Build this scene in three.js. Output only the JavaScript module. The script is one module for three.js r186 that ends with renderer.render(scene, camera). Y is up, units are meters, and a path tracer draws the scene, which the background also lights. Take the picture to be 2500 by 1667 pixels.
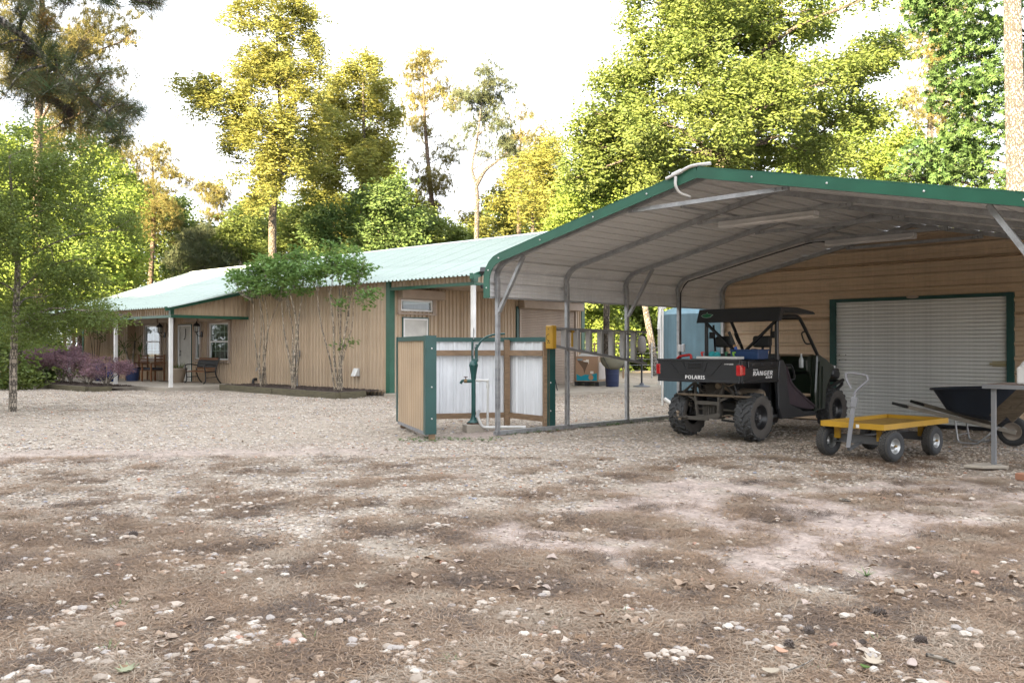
import * as THREE from 'three';
import { mergeGeometries } from 'three/addons/utils/BufferGeometryUtils.js';
import { RoundedBoxGeometry } from 'three/addons/geometries/RoundedBoxGeometry.js';
import { FontLoader } from 'three/addons/loaders/FontLoader.js';
import { TextGeometry } from 'three/addons/geometries/TextGeometry.js';
import { createNoise2D, createNoise3D, createNoise4D } from 'simplex-noise';

const scene = new THREE.Scene();
// ---------------------------------------------------------------- camera, sky, sun, exposure
const EYE = 1.32, FOC = 2110, HOR = 847;              // eye height; focal length and horizon of the photograph in its own pixels
const camera = new THREE.PerspectiveCamera(2 * Math.atan(833.5 / FOC) * 180 / Math.PI, 1.5, 0.1, 600);
camera.position.set(0, EYE, 0);
camera.lookAt(0, EYE + (HOR - 833.5) / FOC * 100, -100);
const SUN_AZ = -138 * Math.PI / 180, SUN_EL = 20 * Math.PI / 180;
const sunDir = new THREE.Vector3(Math.sin(SUN_AZ) * Math.cos(SUN_EL), Math.sin(SUN_EL), -Math.cos(SUN_AZ) * Math.cos(SUN_EL));
{
  const W = 256, H = 128, data = new Float32Array(W * H * 4), d = new THREE.Vector3();
  for (let j = 0; j < H; j++) for (let i = 0; i < W; i++) {
    const ph = ((i + 0.5) / W - 0.5) * 2 * Math.PI, th = ((j + 0.5) / H - 0.5) * Math.PI;
    d.set(Math.cos(ph) * Math.cos(th), Math.sin(th), Math.sin(ph) * Math.cos(th));
    const c = Math.max(0, d.dot(sunDir)), glow = 0.55 * Math.pow(c, 6) + 0.9 * Math.pow(c, 60);
    const up = Math.max(0, d.y), k = (j * W + i) * 4;
    data[k] = 0.262 - 0.015 * up + glow * 0.26; data[k + 1] = 0.27 - 0.01 * up + glow * 0.22; data[k + 2] = 0.29 + glow * 0.14; data[k + 3] = 1;
  }
  const sky = new THREE.DataTexture(data, W, H, THREE.RGBAFormat, THREE.FloatType);
  sky.mapping = THREE.EquirectangularReflectionMapping; sky.magFilter = THREE.LinearFilter; sky.minFilter = THREE.LinearFilter; sky.needsUpdate = true;
  scene.background = sky; scene.environment = sky;
}
const sun = new THREE.DirectionalLight(new THREE.Color(1, 0.80, 0.50), 5.0);
sun.position.copy(sunDir).multiplyScalar(120); sun.target.position.set(0, 0, -20); sun.castShadow = true;
sun.shadow.mapSize.set(4096, 4096); sun.shadow.radius = 1.5;
Object.assign(sun.shadow.camera, { left: -60, right: 60, top: 60, bottom: -60, near: 1, far: 260 });
scene.add(sun, sun.target);
const renderer = new THREE.WebGLRenderer({ antialias: true });
renderer.toneMapping = THREE.LinearToneMapping; renderer.toneMappingExposure = 11.5;
renderer.shadowMap.enabled = true;

// ---------------------------------------------------------------- helpers
const V = (x, y, z) => new THREE.Vector3(x, y, z), { PI, sin, cos, abs, min, max, floor, sqrt, hypot } = Math;
const D = PI / 180;
function RNG(s) { return () => { s = (s + 0x6d2b79f5) | 0; let t = Math.imul(s ^ (s >>> 15), 1 | s); t = (t + Math.imul(t ^ (t >>> 7), 61 | t)) ^ t; return ((t ^ (t >>> 14)) >>> 0) / 4294967296; }; }
const R0 = RNG(7);
const n2 = createNoise2D(RNG(11)), n3 = createNoise3D(RNG(12));
const fbm = (x, y, o = 4) => { let a = 0, w = 0.5, s = 0; for (let i = 0; i < o; i++) { a += w * n2(x, y); s += w; x = x * 2.03 + 7.1; y = y * 2.03 + 3.7; w *= 0.5; } return a / s; };
const clamp = (x, a = 0, b = 1) => x < a ? a : x > b ? b : x, lerp = (a, b, t) => a + (b - a) * t, smooth = (a, b, x) => { const t = clamp((x - a) / (b - a)); return t * t * (3 - 2 * t); };
const rgb = (r, g, b) => new THREE.Color().setRGB(r, g, b);
// a point of the photograph at a depth, and on the ground
const atDepth = (px, py, z) => V((px - 1250) / FOC * z, EYE - (py - HOR) / FOC * z, -z);
const onGround = (px, py) => { const z = FOC * EYE / (py - HOR); return V((px - 1250) / FOC * z, 0, -z); };
// frames: origin and turn about y
const frame = (x, z, turn) => ({ o: V(x, 0, z), turn, at(a, b, c) { return V(a, b, c).applyAxisAngle(V(0, 1, 0), this.turn).add(this.o); } });
const HOUSE = frame(-3.34, -23.6, -41.1 * D), CAR = frame(-0.214, -12.93, -46.6 * D);

function clean(g) {                                        // non-indexed, position + normal + uv in metres (box projection), optional colour
  if (g.index) g = g.toNonIndexed();
  for (const k of Object.keys(g.attributes)) if (!['position', 'normal', 'uv', 'color'].includes(k)) g.deleteAttribute(k);
  if (!g.attributes.normal) g.computeVertexNormals();
  g.morphAttributes = {}; g.groups = [];
  return g;
}
function metreUV(g) {
  const p = g.attributes.position, uv = new Float32Array(p.count * 2), a = V(), b = V(), c = V();
  for (let i = 0; i < p.count; i += 3) {
    a.fromBufferAttribute(p, i); b.fromBufferAttribute(p, i + 1); c.fromBufferAttribute(p, i + 2);
    const n = b.clone().sub(a).cross(c.clone().sub(a)), x = abs(n.x), y = abs(n.y), z = abs(n.z);
    for (const [k, v] of [[0, a], [1, b], [2, c]]) {
      const j = (i + k) * 2;
      if (y >= x && y >= z) { uv[j] = v.x; uv[j + 1] = v.z; } else if (x >= z) { uv[j] = v.z; uv[j + 1] = v.y; } else { uv[j] = v.x; uv[j + 1] = v.y; }
    }
  }
  g.setAttribute('uv', new THREE.BufferAttribute(uv, 2));
  return g;
}
function join(list, keepUV) {
  const gs = (Array.isArray(list) ? list.flat(4) : [list]).filter(Boolean).map(clean).map(g => keepUV ? g : metreUV(g));
  return gs.length === 1 ? gs[0] : mergeGeometries(gs);
}
const used = new Map();
const numbered = n => { const k = used.get(n) ?? 0; used.set(n, k + 1); return k ? `${n}_${String(k).padStart(3, '0')}` : n; };
function mesh(name, list, mat, parent, keepUV) {
  const m = new THREE.Mesh(list.isBufferGeometry && list.userData.ready ? list : join(list, keepUV), mat);
  m.name = name; m.castShadow = m.receiveShadow = true; (parent ?? scene).add(m);
  if (!parent) m.name = numbered(name);
  return m;
}
const ready = g => { g.userData.ready = true; return g; };
function tag(o, label, category, group, kind) { Object.assign(o.userData, { label, category }); if (group) o.userData.group = group; if (kind) o.userData.kind = kind; return o; }
function thing(name, label, category, pos = V(0, 0, 0), turn = 0, group) {
  const o = new THREE.Group(); o.name = numbered(name); scene.add(o); o.position.copy(pos); o.rotation.y = turn;
  return tag(o, label, category, group);
}
function structure(name, list, mat, keepUV) { const m = mesh(name, list, mat, null, keepUV); m.userData.kind = 'structure'; return m; }
function copyOf(o, label, pos, turn) { const c = o.clone(); c.name = numbered(o.name.replace(/_\d{3}$/, '')); c.userData = { ...o.userData, label }; scene.add(c); if (pos) c.position.copy(pos); if (turn !== undefined) c.rotation.y = turn; return c; }
// shapes
const bx = (w, h, d, x = 0, y = 0, z = 0, rx = 0, ry = 0, rz = 0) => { const g = new THREE.BoxGeometry(w, h, d); if (rx) g.rotateX(rx); if (rz) g.rotateZ(rz); if (ry) g.rotateY(ry); return g.translate(x, y, z); };
const rb = (w, h, d, r, x = 0, y = 0, z = 0, rx = 0, ry = 0, rz = 0, s = 2) => { const g = new RoundedBoxGeometry(w, h, d, s, min(r, w / 2.01, h / 2.01, d / 2.01)); if (rx) g.rotateX(rx); if (rz) g.rotateZ(rz); if (ry) g.rotateY(ry); return g.translate(x, y, z); };
const span = (x0, x1, y0, y1, z0, z1) => bx(abs(x1 - x0), abs(y1 - y0), abs(z1 - z0), (x0 + x1) / 2, (y0 + y1) / 2, (z0 + z1) / 2);
const cy = (r0, r1, h, n = 12, x = 0, y = 0, z = 0) => new THREE.CylinderGeometry(r1, r0, h, n).translate(x, y, z);
const cyX = (r, l, n, x, y, z) => new THREE.CylinderGeometry(r, r, l, n).rotateZ(PI / 2).translate(x, y, z);
const cyZ = (r, l, n, x, y, z) => new THREE.CylinderGeometry(r, r, l, n).rotateX(PI / 2).translate(x, y, z);
const sph = (r, x, y, z, n = 10) => new THREE.SphereGeometry(r, n, max(6, n * 0.7 | 0)).translate(x, y, z);
const lathe = (pts, n = 20) => new THREE.LatheGeometry(pts.map(p => new THREE.Vector2(p[0], p[1])), n);
const arr = p => p.isVector3 ? p : V(...p);
function bar(p, q, w, h = w, roll = 0) {                    // a box from p to q
  p = arr(p); q = arr(q); const d = q.clone().sub(p), l = d.length(), g = new THREE.BoxGeometry(w, h, l); if (roll) g.rotateZ(roll);
  const m = new THREE.Matrix4().lookAt(q, p, abs(d.y) / l > 0.99 ? V(1, 0, 0) : V(0, 1, 0)); g.applyMatrix4(m); const c = p.clone().add(q).multiplyScalar(0.5); return g.translate(c.x, c.y, c.z);
}
const rod = (p, q, r0, r1 = r0, n = 8) => { p = arr(p); q = arr(q); const d = q.clone().sub(p), g = new THREE.CylinderGeometry(r1, r0, d.length(), n); g.applyQuaternion(new THREE.Quaternion().setFromUnitVectors(V(0, 1, 0), d.clone().normalize())); const c = p.clone().add(q).multiplyScalar(0.5); return g.translate(c.x, c.y, c.z); };
const tube = (pts, r, n = 8, seg = 0, tension = 0.5) => new THREE.TubeGeometry(new THREE.CatmullRomCurve3(pts.map(arr), false, 'catmullrom', tension), seg || pts.length * 5, r, n);
function limb(pts, radii, n = 7) {                           // tapered tube along points
  const c = new THREE.CatmullRomCurve3(pts.map(arr)), seg = max(3, (pts.length - 1) * 3), fr = c.computeFrenetFrames(seg, false), P = [], I = [], N = [];
  for (let i = 0; i <= seg; i++) {
    const t = i / seg, o = c.getPoint(t), k = t * (radii.length - 1), a = min(radii.length - 2, floor(k)), r = lerp(radii[a], radii[a + 1], k - a);
    for (let j = 0; j <= n; j++) { const w = j / n * 2 * PI, d = fr.normals[i].clone().multiplyScalar(cos(w)).add(fr.binormals[i].clone().multiplyScalar(sin(w))); P.push(o.x + d.x * r, o.y + d.y * r, o.z + d.z * r); N.push(d.x, d.y, d.z); }
  }
  for (let i = 0; i < seg; i++) for (let j = 0; j < n; j++) { const a = i * (n + 1) + j, b = a + n + 1; I.push(a, a + 1, b, b, a + 1, b + 1); }
  const g = new THREE.BufferGeometry(); g.setAttribute('position', new THREE.Float32BufferAttribute(P, 3)); g.setAttribute('normal', new THREE.Float32BufferAttribute(N, 3)); g.setIndex(I); return g;
}
function poly(pts, depth, bevel = 0) {                       // extruded outline in xy, centred on z = 0
  const s = new THREE.Shape(pts.map(p => new THREE.Vector2(p[0], p[1])));
  return new THREE.ExtrudeGeometry(s, { depth: depth - 2 * bevel, bevelEnabled: bevel > 0, bevelSize: bevel, bevelThickness: bevel, bevelSegments: 1, bevelOffset: -bevel, curveSegments: 6 }).translate(0, 0, -(depth - 2 * bevel) / 2);
}
function quads(rows) {                                       // rows of points -> flat shaded sheet
  const P = [];
  for (let i = 0; i + 1 < rows.length; i++) for (let j = 0; j + 1 < rows[i].length; j++) {
    const a = rows[i][j], b = rows[i][j + 1], c = rows[i + 1][j], d = rows[i + 1][j + 1];
    P.push(...a, ...b, ...d, ...a, ...d, ...c);
  }
  const g = new THREE.BufferGeometry(); g.setAttribute('position', new THREE.Float32BufferAttribute(P, 3)); g.computeVertexNormals(); return g;
}
// ribbed metal sheet: profile across u, ribs at multiples of the pitch
function ribProfile(u0, u1, pitch, h, base, top, minor = 0) {
  const out = [[u0, 0]], add = (u, o) => { if (u > u0 + 1e-4 && u < u1 - 1e-4) out.push([u, o]); };
  for (let k = floor(u0 / pitch) - 1; k * pitch < u1 + pitch; k++) {
    const c = k * pitch; add(c - base / 2, 0); add(c - top / 2, h); add(c + top / 2, h); add(c + base / 2, 0);
    for (let q = 1; q <= minor; q++) { const m = c + base / 2 + (pitch - base) * q / (minor + 1), w = 0.011; add(m - w, 0); add(m, h * 0.22); add(m + w, 0); }
  }
  out.push([u1, 0]); out.sort((a, b) => a[0] - b[0]);
  return out;
}
function ribSheet(u0, u1, lo, hi, put, o) {                  // lo/hi: functions of u; put(u, v, offset) -> [x, y, z]
  const pr = ribProfile(u0, u1, o.pitch, o.h, o.base, o.top, o.minor);
  const f = t => typeof t === 'function' ? t : () => t; lo = f(lo); hi = f(hi);
  return quads([pr.map(([u, s]) => put(u, lo(u), s)), pr.map(([u, s]) => put(u, hi(u), s))]);
}
// ---------------------------------------------------------------- textures
function tex(size, f, srgb = true, rep = 1, h = size) {
  const d = new Uint8Array(size * h * 4);
  for (let y = 0; y < h; y++) for (let x = 0; x < size; x++) { const c = f(x / size, y / h, x, y), k = (y * size + x) * 4; if (typeof c === 'number') d[k] = d[k + 1] = d[k + 2] = clamp(c) * 255; else { d[k] = clamp(c[0]) * 255; d[k + 1] = clamp(c[1]) * 255; d[k + 2] = clamp(c[2]) * 255; } d[k + 3] = 255; }
  const t = new THREE.DataTexture(d, size, h); t.wrapS = t.wrapT = THREE.RepeatWrapping; t.magFilter = THREE.LinearFilter; t.minFilter = THREE.LinearMipmapLinearFilter; t.generateMipmaps = true;
  if (srgb) t.colorSpace = THREE.SRGBColorSpace; t.repeat.set(1 / rep, 1 / rep); t.needsUpdate = true; return t;
}
const n4 = createNoise4D(RNG(13));
const tile2 = (u, v, fu, fv, o = 4) => {                      // seamless noise, fu and fv features across the tile
  const a = u * 2 * PI, b = v * 2 * PI; let s = 0, w = 0.5, t = 0, p = fu / (2 * PI), q = fv / (2 * PI);
  for (let i = 0; i < o; i++) { s += w * n4(cos(a) * p + 11 * i, sin(a) * p + 5 * i, cos(b) * q + 3 * i, sin(b) * q); t += w; w *= 0.5; p *= 2; q *= 2; }
  return s / t;
};
const tile = (u, v, f, o = 4) => tile2(u, v, f, f, o);
const dirtT = tex(512, (u, v) => 0.90 + 0.10 * tile(u, v, 5, 5) - 0.12 * smooth(0.35, 0.8, tile(u + 0.3, v + 0.7, 3, 5)), true, 2.3);
const streakT = tex(512, (u, v) => 0.92 + 0.07 * tile(u, v, 4, 4) + 0.06 * tile2(u, v, 40, 3, 3), true, 2.6);
const galvT = tex(512, (u, v) => { const a = floor(4.99 * (0.5 + 0.5 * tile(u, v, 46, 2))) / 5; return 0.74 + 0.16 * a + 0.14 * tile(u, v, 6, 3); }, true, 0.8);
const fineB = tex(256, (u, v) => 0.5 + 0.5 * tile(u, v, 40, 3), false, 0.35);
const woodT = tex(512, (u, v) => { const g = tile2(u + 0.01 * tile(u, v, 3, 2), v, 5, 60, 4), k = tile2(u, v, 2, 8, 3); const b = 0.72 + 0.16 * g + 0.14 * k; return [b * 1.0, b * 0.96, b * 0.9]; }, true, 0.7);
const barkT = tex(512, (u, v) => { const a = 1 - abs(tile2(u, v, 18, 7, 4)) * 1.6; return 0.95 - 0.55 * smooth(0.55, 1, a) + 0.12 * tile(u, v, 40, 3); }, true, 0.9);
const barkB = tex(512, (u, v) => 1 - smooth(0.55, 1, 1 - abs(tile2(u, v, 18, 7, 4)) * 1.6), false, 0.9);
const concT = tex(512, (u, v) => { const b = 0.88 + 0.10 * tile(u, v, 6, 5) + 0.05 * tile(u, v, 90, 2); return [b, b * 0.985, b * 0.96]; }, true, 3);
const M = (o) => new THREE.MeshStandardMaterial({ side: THREE.DoubleSide, roughness: 0.6, ...o });
const MP = (o) => new THREE.MeshPhysicalMaterial({ side: THREE.DoubleSide, roughness: 0.6, ...o });
const mat = {
  tan: M({ color: rgb(0.56, 0.425, 0.29), roughness: 0.42, map: streakT }),
  tanTrim: M({ color: rgb(0.47, 0.37, 0.29), roughness: 0.45, map: dirtT }),
  tan2: M({ color: rgb(0.66, 0.50, 0.345), roughness: 0.38, map: streakT }),
  green: M({ color: rgb(0.024, 0.125, 0.075), roughness: 0.4, map: dirtT }),
  greenDark: M({ color: rgb(0.018, 0.085, 0.075), roughness: 0.4, map: dirtT }),
  greenRoof: M({ color: rgb(0.41, 0.49, 0.44), roughness: 0.38, map: streakT }),
  white: M({ color: rgb(0.82, 0.845, 0.865), roughness: 0.42, map: streakT }),
  whitePaint: M({ color: rgb(0.78, 0.77, 0.74), roughness: 0.5, map: dirtT }),
  frameWhite: M({ color: rgb(0.78, 0.78, 0.77), roughness: 0.4 }),
  galv: M({ color: rgb(0.60, 0.61, 0.62), roughness: 0.46, metalness: 0.55, map: galvT }),
  galvDark: M({ color: rgb(0.40, 0.41, 0.43), roughness: 0.5, metalness: 0.5, map: galvT }),
  rollDoor: M({ color: rgb(0.82, 0.83, 0.80), roughness: 0.42, map: streakT }),
  panelUnder: M({ color: rgb(0.76, 0.755, 0.745), roughness: 0.45, metalness: 0.1, map: streakT }),
  glass: MP({ color: rgb(0.9, 0.95, 0.93), roughness: 0.03, transmission: 1, thickness: 0 }),
  dark: M({ color: rgb(0.02, 0.02, 0.02), roughness: 0.8 }),
  black: M({ color: rgb(0.018, 0.019, 0.021), roughness: 0.45 }),
  blackPlastic: M({ color: rgb(0.03, 0.032, 0.035), roughness: 0.42, map: dirtT, bumpMap: fineB, bumpScale: 0.0012 }),
  rubber: M({ color: rgb(0.042, 0.044, 0.046), roughness: 0.72, map: dirtT }),
  steel: M({ color: rgb(0.42, 0.42, 0.43), roughness: 0.4, metalness: 0.8, map: dirtT }),
  wood: M({ color: rgb(0.45, 0.325, 0.22), roughness: 0.8, map: woodT }),
  woodGrey: M({ color: rgb(0.25, 0.215, 0.165), roughness: 0.85, map: woodT }),
  timber: M({ color: rgb(0.20, 0.19, 0.13), roughness: 0.9, map: woodT }),
  concrete: M({ color: rgb(0.46, 0.42, 0.365), roughness: 0.9, map: concT }),
  pvc: M({ color: rgb(0.74, 0.73, 0.69), roughness: 0.35, map: dirtT }),
  yellow: M({ color: rgb(0.55, 0.31, 0.02), roughness: 0.45, map: dirtT }),
  pumpGreen: M({ color: rgb(0.012, 0.085, 0.075), roughness: 0.32, map: dirtT }),
};
// ---------------------------------------------------------------- house
const RIB = { pitch: 0.1524, h: 0.038, base: 0.078, top: 0.03, minor: 0 };
const house = thing('house', 'long tan ribbed metal house with pale green metal roof and covered porches', 'house', HOUSE.o, HOUSE.turn);
const HW = { x0: -18.8, x1: 0, d: 8.8, eave: 3.15, rz: -4.4, ry: 4.71 };
const roofY = z => z > -4.4 ? lerp(HW.ry, 3.09, (z - HW.rz) / (0.25 - HW.rz)) : lerp(HW.ry, 3.09, (HW.rz - z) / 4.65);
function wallPanels(parent, u0, u1, top, openings, put, m, step = 0.9144) {
  const cuts = new Set([u0, u1]); for (let k = Math.ceil(u0 / step); k * step < u1; k++) cuts.add(k * step);
  for (const o of openings) { cuts.add(o[0]); cuts.add(o[1]); }
  const c = [...cuts].filter(x => x >= u0 - 1e-6 && x <= u1 + 1e-6).sort((a, b) => a - b);
  for (let i = 0; i + 1 < c.length; i++) {
    const a = c[i], b = c[i + 1]; if (b - a < 0.012) continue;
    const o = openings.filter(q => q[0] <= a + 1e-6 && q[1] >= b - 1e-6).sort((p, q) => p[2] - q[2]);
    let y = 0; const bands = [];
    for (const q of o) { if (q[2] - y > 0.02) bands.push([y, q[2]]); y = q[3]; }
    bands.push([y, top]);
    for (const [p, q] of bands) mesh('wall_panel', ribSheet(a, b, p, q, put, RIB), m, parent);
  }
}
// openings: x0, x1, y0, y1
const WIN2 = [-9.36, -8.13, 0.88, 2.13], SIDE_R = [-10.28, -10.0, 0.9, 2.1], DOOR = [-11.5, -10.6, 0.1, 2.1], SIDE_L = [-12.2, -11.95, 0.9, 2.1], WIN1 = [-14.05, -12.86, 0.9, 2.13];
wallPanels(house, -14.9, 0, HW.eave, [WIN2, SIDE_R, DOOR, SIDE_L, WIN1], (u, v, s) => [u, v, s], mat.tan);
wallPanels(house, -18.8, -14.9, 2.75, [], (u, v, s) => [u, v, s + 0.3], mat.tan);
mesh('wall_panel', [quads([[[-14.9, 0, 0], [-14.9, 0, 0.3]], [[-14.9, 2.75, 0], [-14.9, 2.75, 0.3]]])], mat.tan, house);
// gable wall (u runs back from the corner), and the hidden back and left walls
const GD = [0.46, 1.38, 0.1, 2.12], GW = [0.36, 1.56, 2.32, 2.64], GS = [5.36, 8.4, 0.08, 2.6];
wallPanels(house, 0, 8.8, u => roofY(-u) - 0.06, [GD, GW, GS], (u, v, s) => [s, v, -u], mat.tan);
mesh('wall_panel', [span(-18.8, 0, 0, 3.1, -8.8, -8.76), poly([[-8.8, 0], [0, 0], [0, 3.1], [-4.4, 4.6], [-8.8, 3.1]], 0.04).rotateY(-PI / 2).translate(-18.78, 0, 0)], mat.tan, house);
mesh('foundation', [span(-18.82, 0.05, -0.1, 0.07, -8.8, 0.015)], mat.concrete, house);
// trim
mesh('corner_trim', [span(-0.10, 0.056, 0.02, 3.12, 0.041, 0.056), span(0.041, 0.056, 0.02, 3.12, -0.13, 0.0405)], mat.green, house);
mesh('corner_trim', [span(-0.02, 0.056, 0.02, 3.12, -8.9, -8.72)], mat.green, house);
mesh('corner_trim', [span(-18.88, -18.74, 0.02, 2.75, 0.341, 0.36), span(-18.85, -18.83, 0.02, 2.75, 0, 0.345)], mat.green, house);
// roof: panels run from ridge to eave
for (let k = -21; k < 4; k++) {
  const a = max(-18.75, k * 0.9144), b = min(3.42, (k + 1) * 0.9144); if (b - a < 0.1) continue;
  const lean = b < -6.4, z1 = lean ? -0.25 : 0.30, sl = (3.09 - HW.ry) / 4.65;
  const y = z => HW.ry + (z - HW.rz) * sl;
  mesh('roof_panel', ribSheet(a, b, HW.rz, z1, (u, v, s) => [u, y(v) + s, v], RIB), mat.greenRoof, house);
  if (lean) mesh('porch_roof_panel', ribSheet(a, b, -0.28, 3.0, (u, v, s) => [u, lerp(y(-0.28) + 0.01, 2.49, (v + 0.28) / 3.28) + s, v], RIB), mat.greenRoof, house);
}
mesh('rear_roof', [quads([[[-18.75, HW.ry, HW.rz], [3.42, HW.ry, HW.rz]], [[-18.75, 3.09, -9.05], [3.42, 3.09, -9.05]]])], mat.greenRoof, house);
mesh('ridge_cap', [quads([[[-18.77, HW.ry - 0.035, HW.rz + 0.2], [3.45, HW.ry - 0.035, HW.rz + 0.2]], [[-18.77, HW.ry + 0.045, HW.rz], [3.45, HW.ry + 0.045, HW.rz]], [[-18.77, HW.ry - 0.035, HW.rz - 0.2], [3.45, HW.ry - 0.035, HW.rz - 0.2]]])], M({ color: rgb(0.62, 0.68, 0.66), roughness: 0.4 }), house);
// right gable end: rake fascia, beam, gable fill, posts
const X1 = 3.15;
mesh('rake_trim', [bar([X1 + 0.29, 3.035, 0.32], [X1 + 0.29, 4.66, HW.rz], 0.03, 0.13), bar([X1 + 0.29, 3.035, -9.1], [X1 + 0.29, 4.66, HW.rz], 0.03, 0.13), bx(0.1, 0.14, 0.02, X1 + 0.25, 3.06, 0.33)], mat.green, house);
mesh('rake_trim', [bar([-18.77, 3.05, 0.1], [-18.77, 4.66, HW.rz], 0.03, 0.12), bar([-18.77, 3.1, 0.1], [-18.77, 2.47, 3.02], 0.03, 0.12)], mat.green, house);
for (let k = 0; k < 4; k++) mesh('fascia_panel', ribSheet(k * 0.79, min(X1, (k + 1) * 0.79), 2.93, 3.10, (u, v, s) => [u, v, s], RIB), mat.tan, house);
mesh('porch_beam', [span(0.05, X1 + 0.06, 2.86, 2.94, -0.05, 0.045)], mat.green, house);
mesh('porch_beam', [span(X1 - 0.04, X1 + 0.06, 2.86, 2.93, -8.8, -0.055)], mat.green, house);
mesh('corner_cap', [span(X1 - 0.02, X1 + 0.075, 2.945, 3.06, -0.1, 0.06)], mat.green, house);
for (let k = 0; k < 9; k++) { const a = k * 0.978, b = a + 0.978; mesh('gable_panel', ribSheet(a, b, 2.94, u => roofY(-u) - 0.07, (u, v, s) => [X1 + s, v, -u], RIB), mat.tan, house); }
mesh('porch_ceiling', [quads([[[0.05, 2.99, -8.8], [X1, 2.99, -8.8]], [[0.05, 2.99, -0.06], [X1, 2.99, -0.06]]])], mat.tanTrim, house);
for (const z of [0, -8.8]) mesh('porch_post', [rb(0.1, 2.78, 0.1, 0.008, X1, 1.47, z)], mat.whitePaint, house);
// left porch
mesh('rake_trim', [bar([-6.62, 3.16, -0.02], [-6.62, 2.45, 3.03], 0.03, 0.13), bar([-6.62, 3.1, 0.0], [-6.42, 3.1, 0.31], 0.02, 0.1)], mat.green, house);
for (let k = 0; k < 3; k++) { const a = 0.045 + k * 0.86, b = a + 0.86; mesh('gable_panel', ribSheet(a, b, 2.29, u => lerp(3.12, 2.53, u / 2.7), (u, v, s) => [-6.95 + s, v, u], RIB), mat.tan, house); }
mesh('porch_beam', [span(-7.0, -6.91, 2.21, 2.30, 0.05, 2.62)], mat.green, house);
mesh('porch_beam', [span(-18.6, -6.9, 2.21, 2.29, 2.625, 2.70)], mat.green, house);
mesh('corner_cap', [span(-7.02, -6.90, 2.305, 2.52, 2.6, 2.715)], mat.green, house);
for (let k = 0; k < 13; k++) { const a = -18.6 + k * 0.9; mesh('fascia_panel', ribSheet(a, a + 0.9, 2.29, 2.53, (u, v, s) => [u, v, 2.66 + s], RIB), mat.tan, house); }
mesh('porch_ceiling', [quads([[[-18.6, 2.48, 0.05], [-7, 2.48, 0.05]], [[-18.6, 2.42, 2.62], [-7, 2.42, 2.62]]])], mat.tanTrim, house);
for (const x of [-7.0, -10.7, -14.4, -18.1]) mesh('porch_post', [rb(0.1, 2.12, 0.1, 0.008, x, 1.15, 2.65)], mat.whitePaint, house);
// windows, doors, shutter boxes
const roomM = M({ color: rgb(0.5, 0.47, 0.42), roughness: 0.9 }), blindM = M({ color: rgb(0.42, 0.40, 0.36), roughness: 0.7 });
function windowIn(o, put, grid, dbl) {                       // put(u, v, w): u along the wall, w outwards
  const w = new THREE.Group(); w.name = 'window'; house.add(w);
  const S = (a, b, c, d, e, f) => { const p = put(a, c, e), q = put(b, d, f); return span(p[0], q[0], p[1], q[1], p[2], q[2]); }, [a, b, c, d] = o, t = 0.045;
  mesh('frame', [S(a, a + t, c, d, -0.03, 0.045), S(b - t, b, c, d, -0.03, 0.045), S(a + t, b - t, c, c + t, -0.03, 0.045), S(a + t, b - t, d - t, d, -0.03, 0.045), dbl && S(a + t, b - t, (c + d) / 2 - 0.025, (c + d) / 2 + 0.025, -0.02, 0.03)], mat.frameWhite, w);
  mesh('casing', [S(a - 0.11, a - 0.005, c - 0.07, d + 0.07, 0.04, 0.065)], mat.tanTrim, w); mesh('casing', [S(b + 0.005, b + 0.11, c - 0.07, d + 0.07, 0.04, 0.065)], mat.tanTrim, w); mesh('casing', [S(a - 0.004, b + 0.004, d + 0.005, d + 0.07, 0.04, 0.062)], mat.tanTrim, w);
  mesh('green_edge', [S(a - 0.02, a - 0.002, c - 0.02, d + 0.02, -0.03, 0.04)], mat.greenDark, w); mesh('green_edge', [S(b + 0.002, b + 0.02, c - 0.02, d + 0.02, -0.03, 0.04)], mat.greenDark, w);
  mesh('sill', [S(a - 0.13, b + 0.13, c - 0.1, c - 0.045, 0.04, 0.1)], mat.tanTrim, w);
  const pane = (p, q, r, s) => mesh('pane', [S(p, q, r, s, 0.0, 0.004)], mat.glass, w);
  if (dbl) { pane(a + t, b - t, c + t, (c + d) / 2 - 0.025); pane(a + t, b - t, (c + d) / 2 + 0.025, d - t); } else pane(a + t, b - t, c + t, d - t);
  if (grid) {
    const bars = []; for (let k = 1; k < 4; k++) { const u = lerp(a + t, b - t, k / 4); bars.push(S(u - 0.008, u + 0.008, c + t, d - t, -0.012, -0.004)); }
    for (const v of [0.25, 0.75]) { const y = lerp(c, d, v); bars.push(S(a + t, b - t, y - 0.008, y + 0.008, -0.020, -0.0125)); }
    mesh('muntin', bars, mat.frameWhite, w);
    const sl = []; for (let y = c + 0.06; y < d - 0.05; y += 0.045) { const p = put((a + b) / 2, y, -0.1); sl.push(put === frontPut ? bx(b - a - 0.12, 0.003, 0.036, p[0], p[1], p[2], 0.55) : bx(0.036, 0.003, b - a - 0.12, p[0], p[1], p[2])); }
    mesh('blind', sl, blindM, w);
  }
  mesh('room_behind', [S(a - 0.25, b + 0.6, c - 0.8, d + 0.4, -2.4, -2.37)], roomM, w);
  return w;
}
const frontPut = (u, v, w) => [u, v, w], sidePut = (u, v, w) => [w, v, -u];
windowIn(WIN2, frontPut, true, true); windowIn(WIN1, frontPut, true, true); windowIn(SIDE_R, frontPut, false, false); windowIn(SIDE_L, frontPut, false, false); windowIn(GW, sidePut, false, false);
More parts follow.
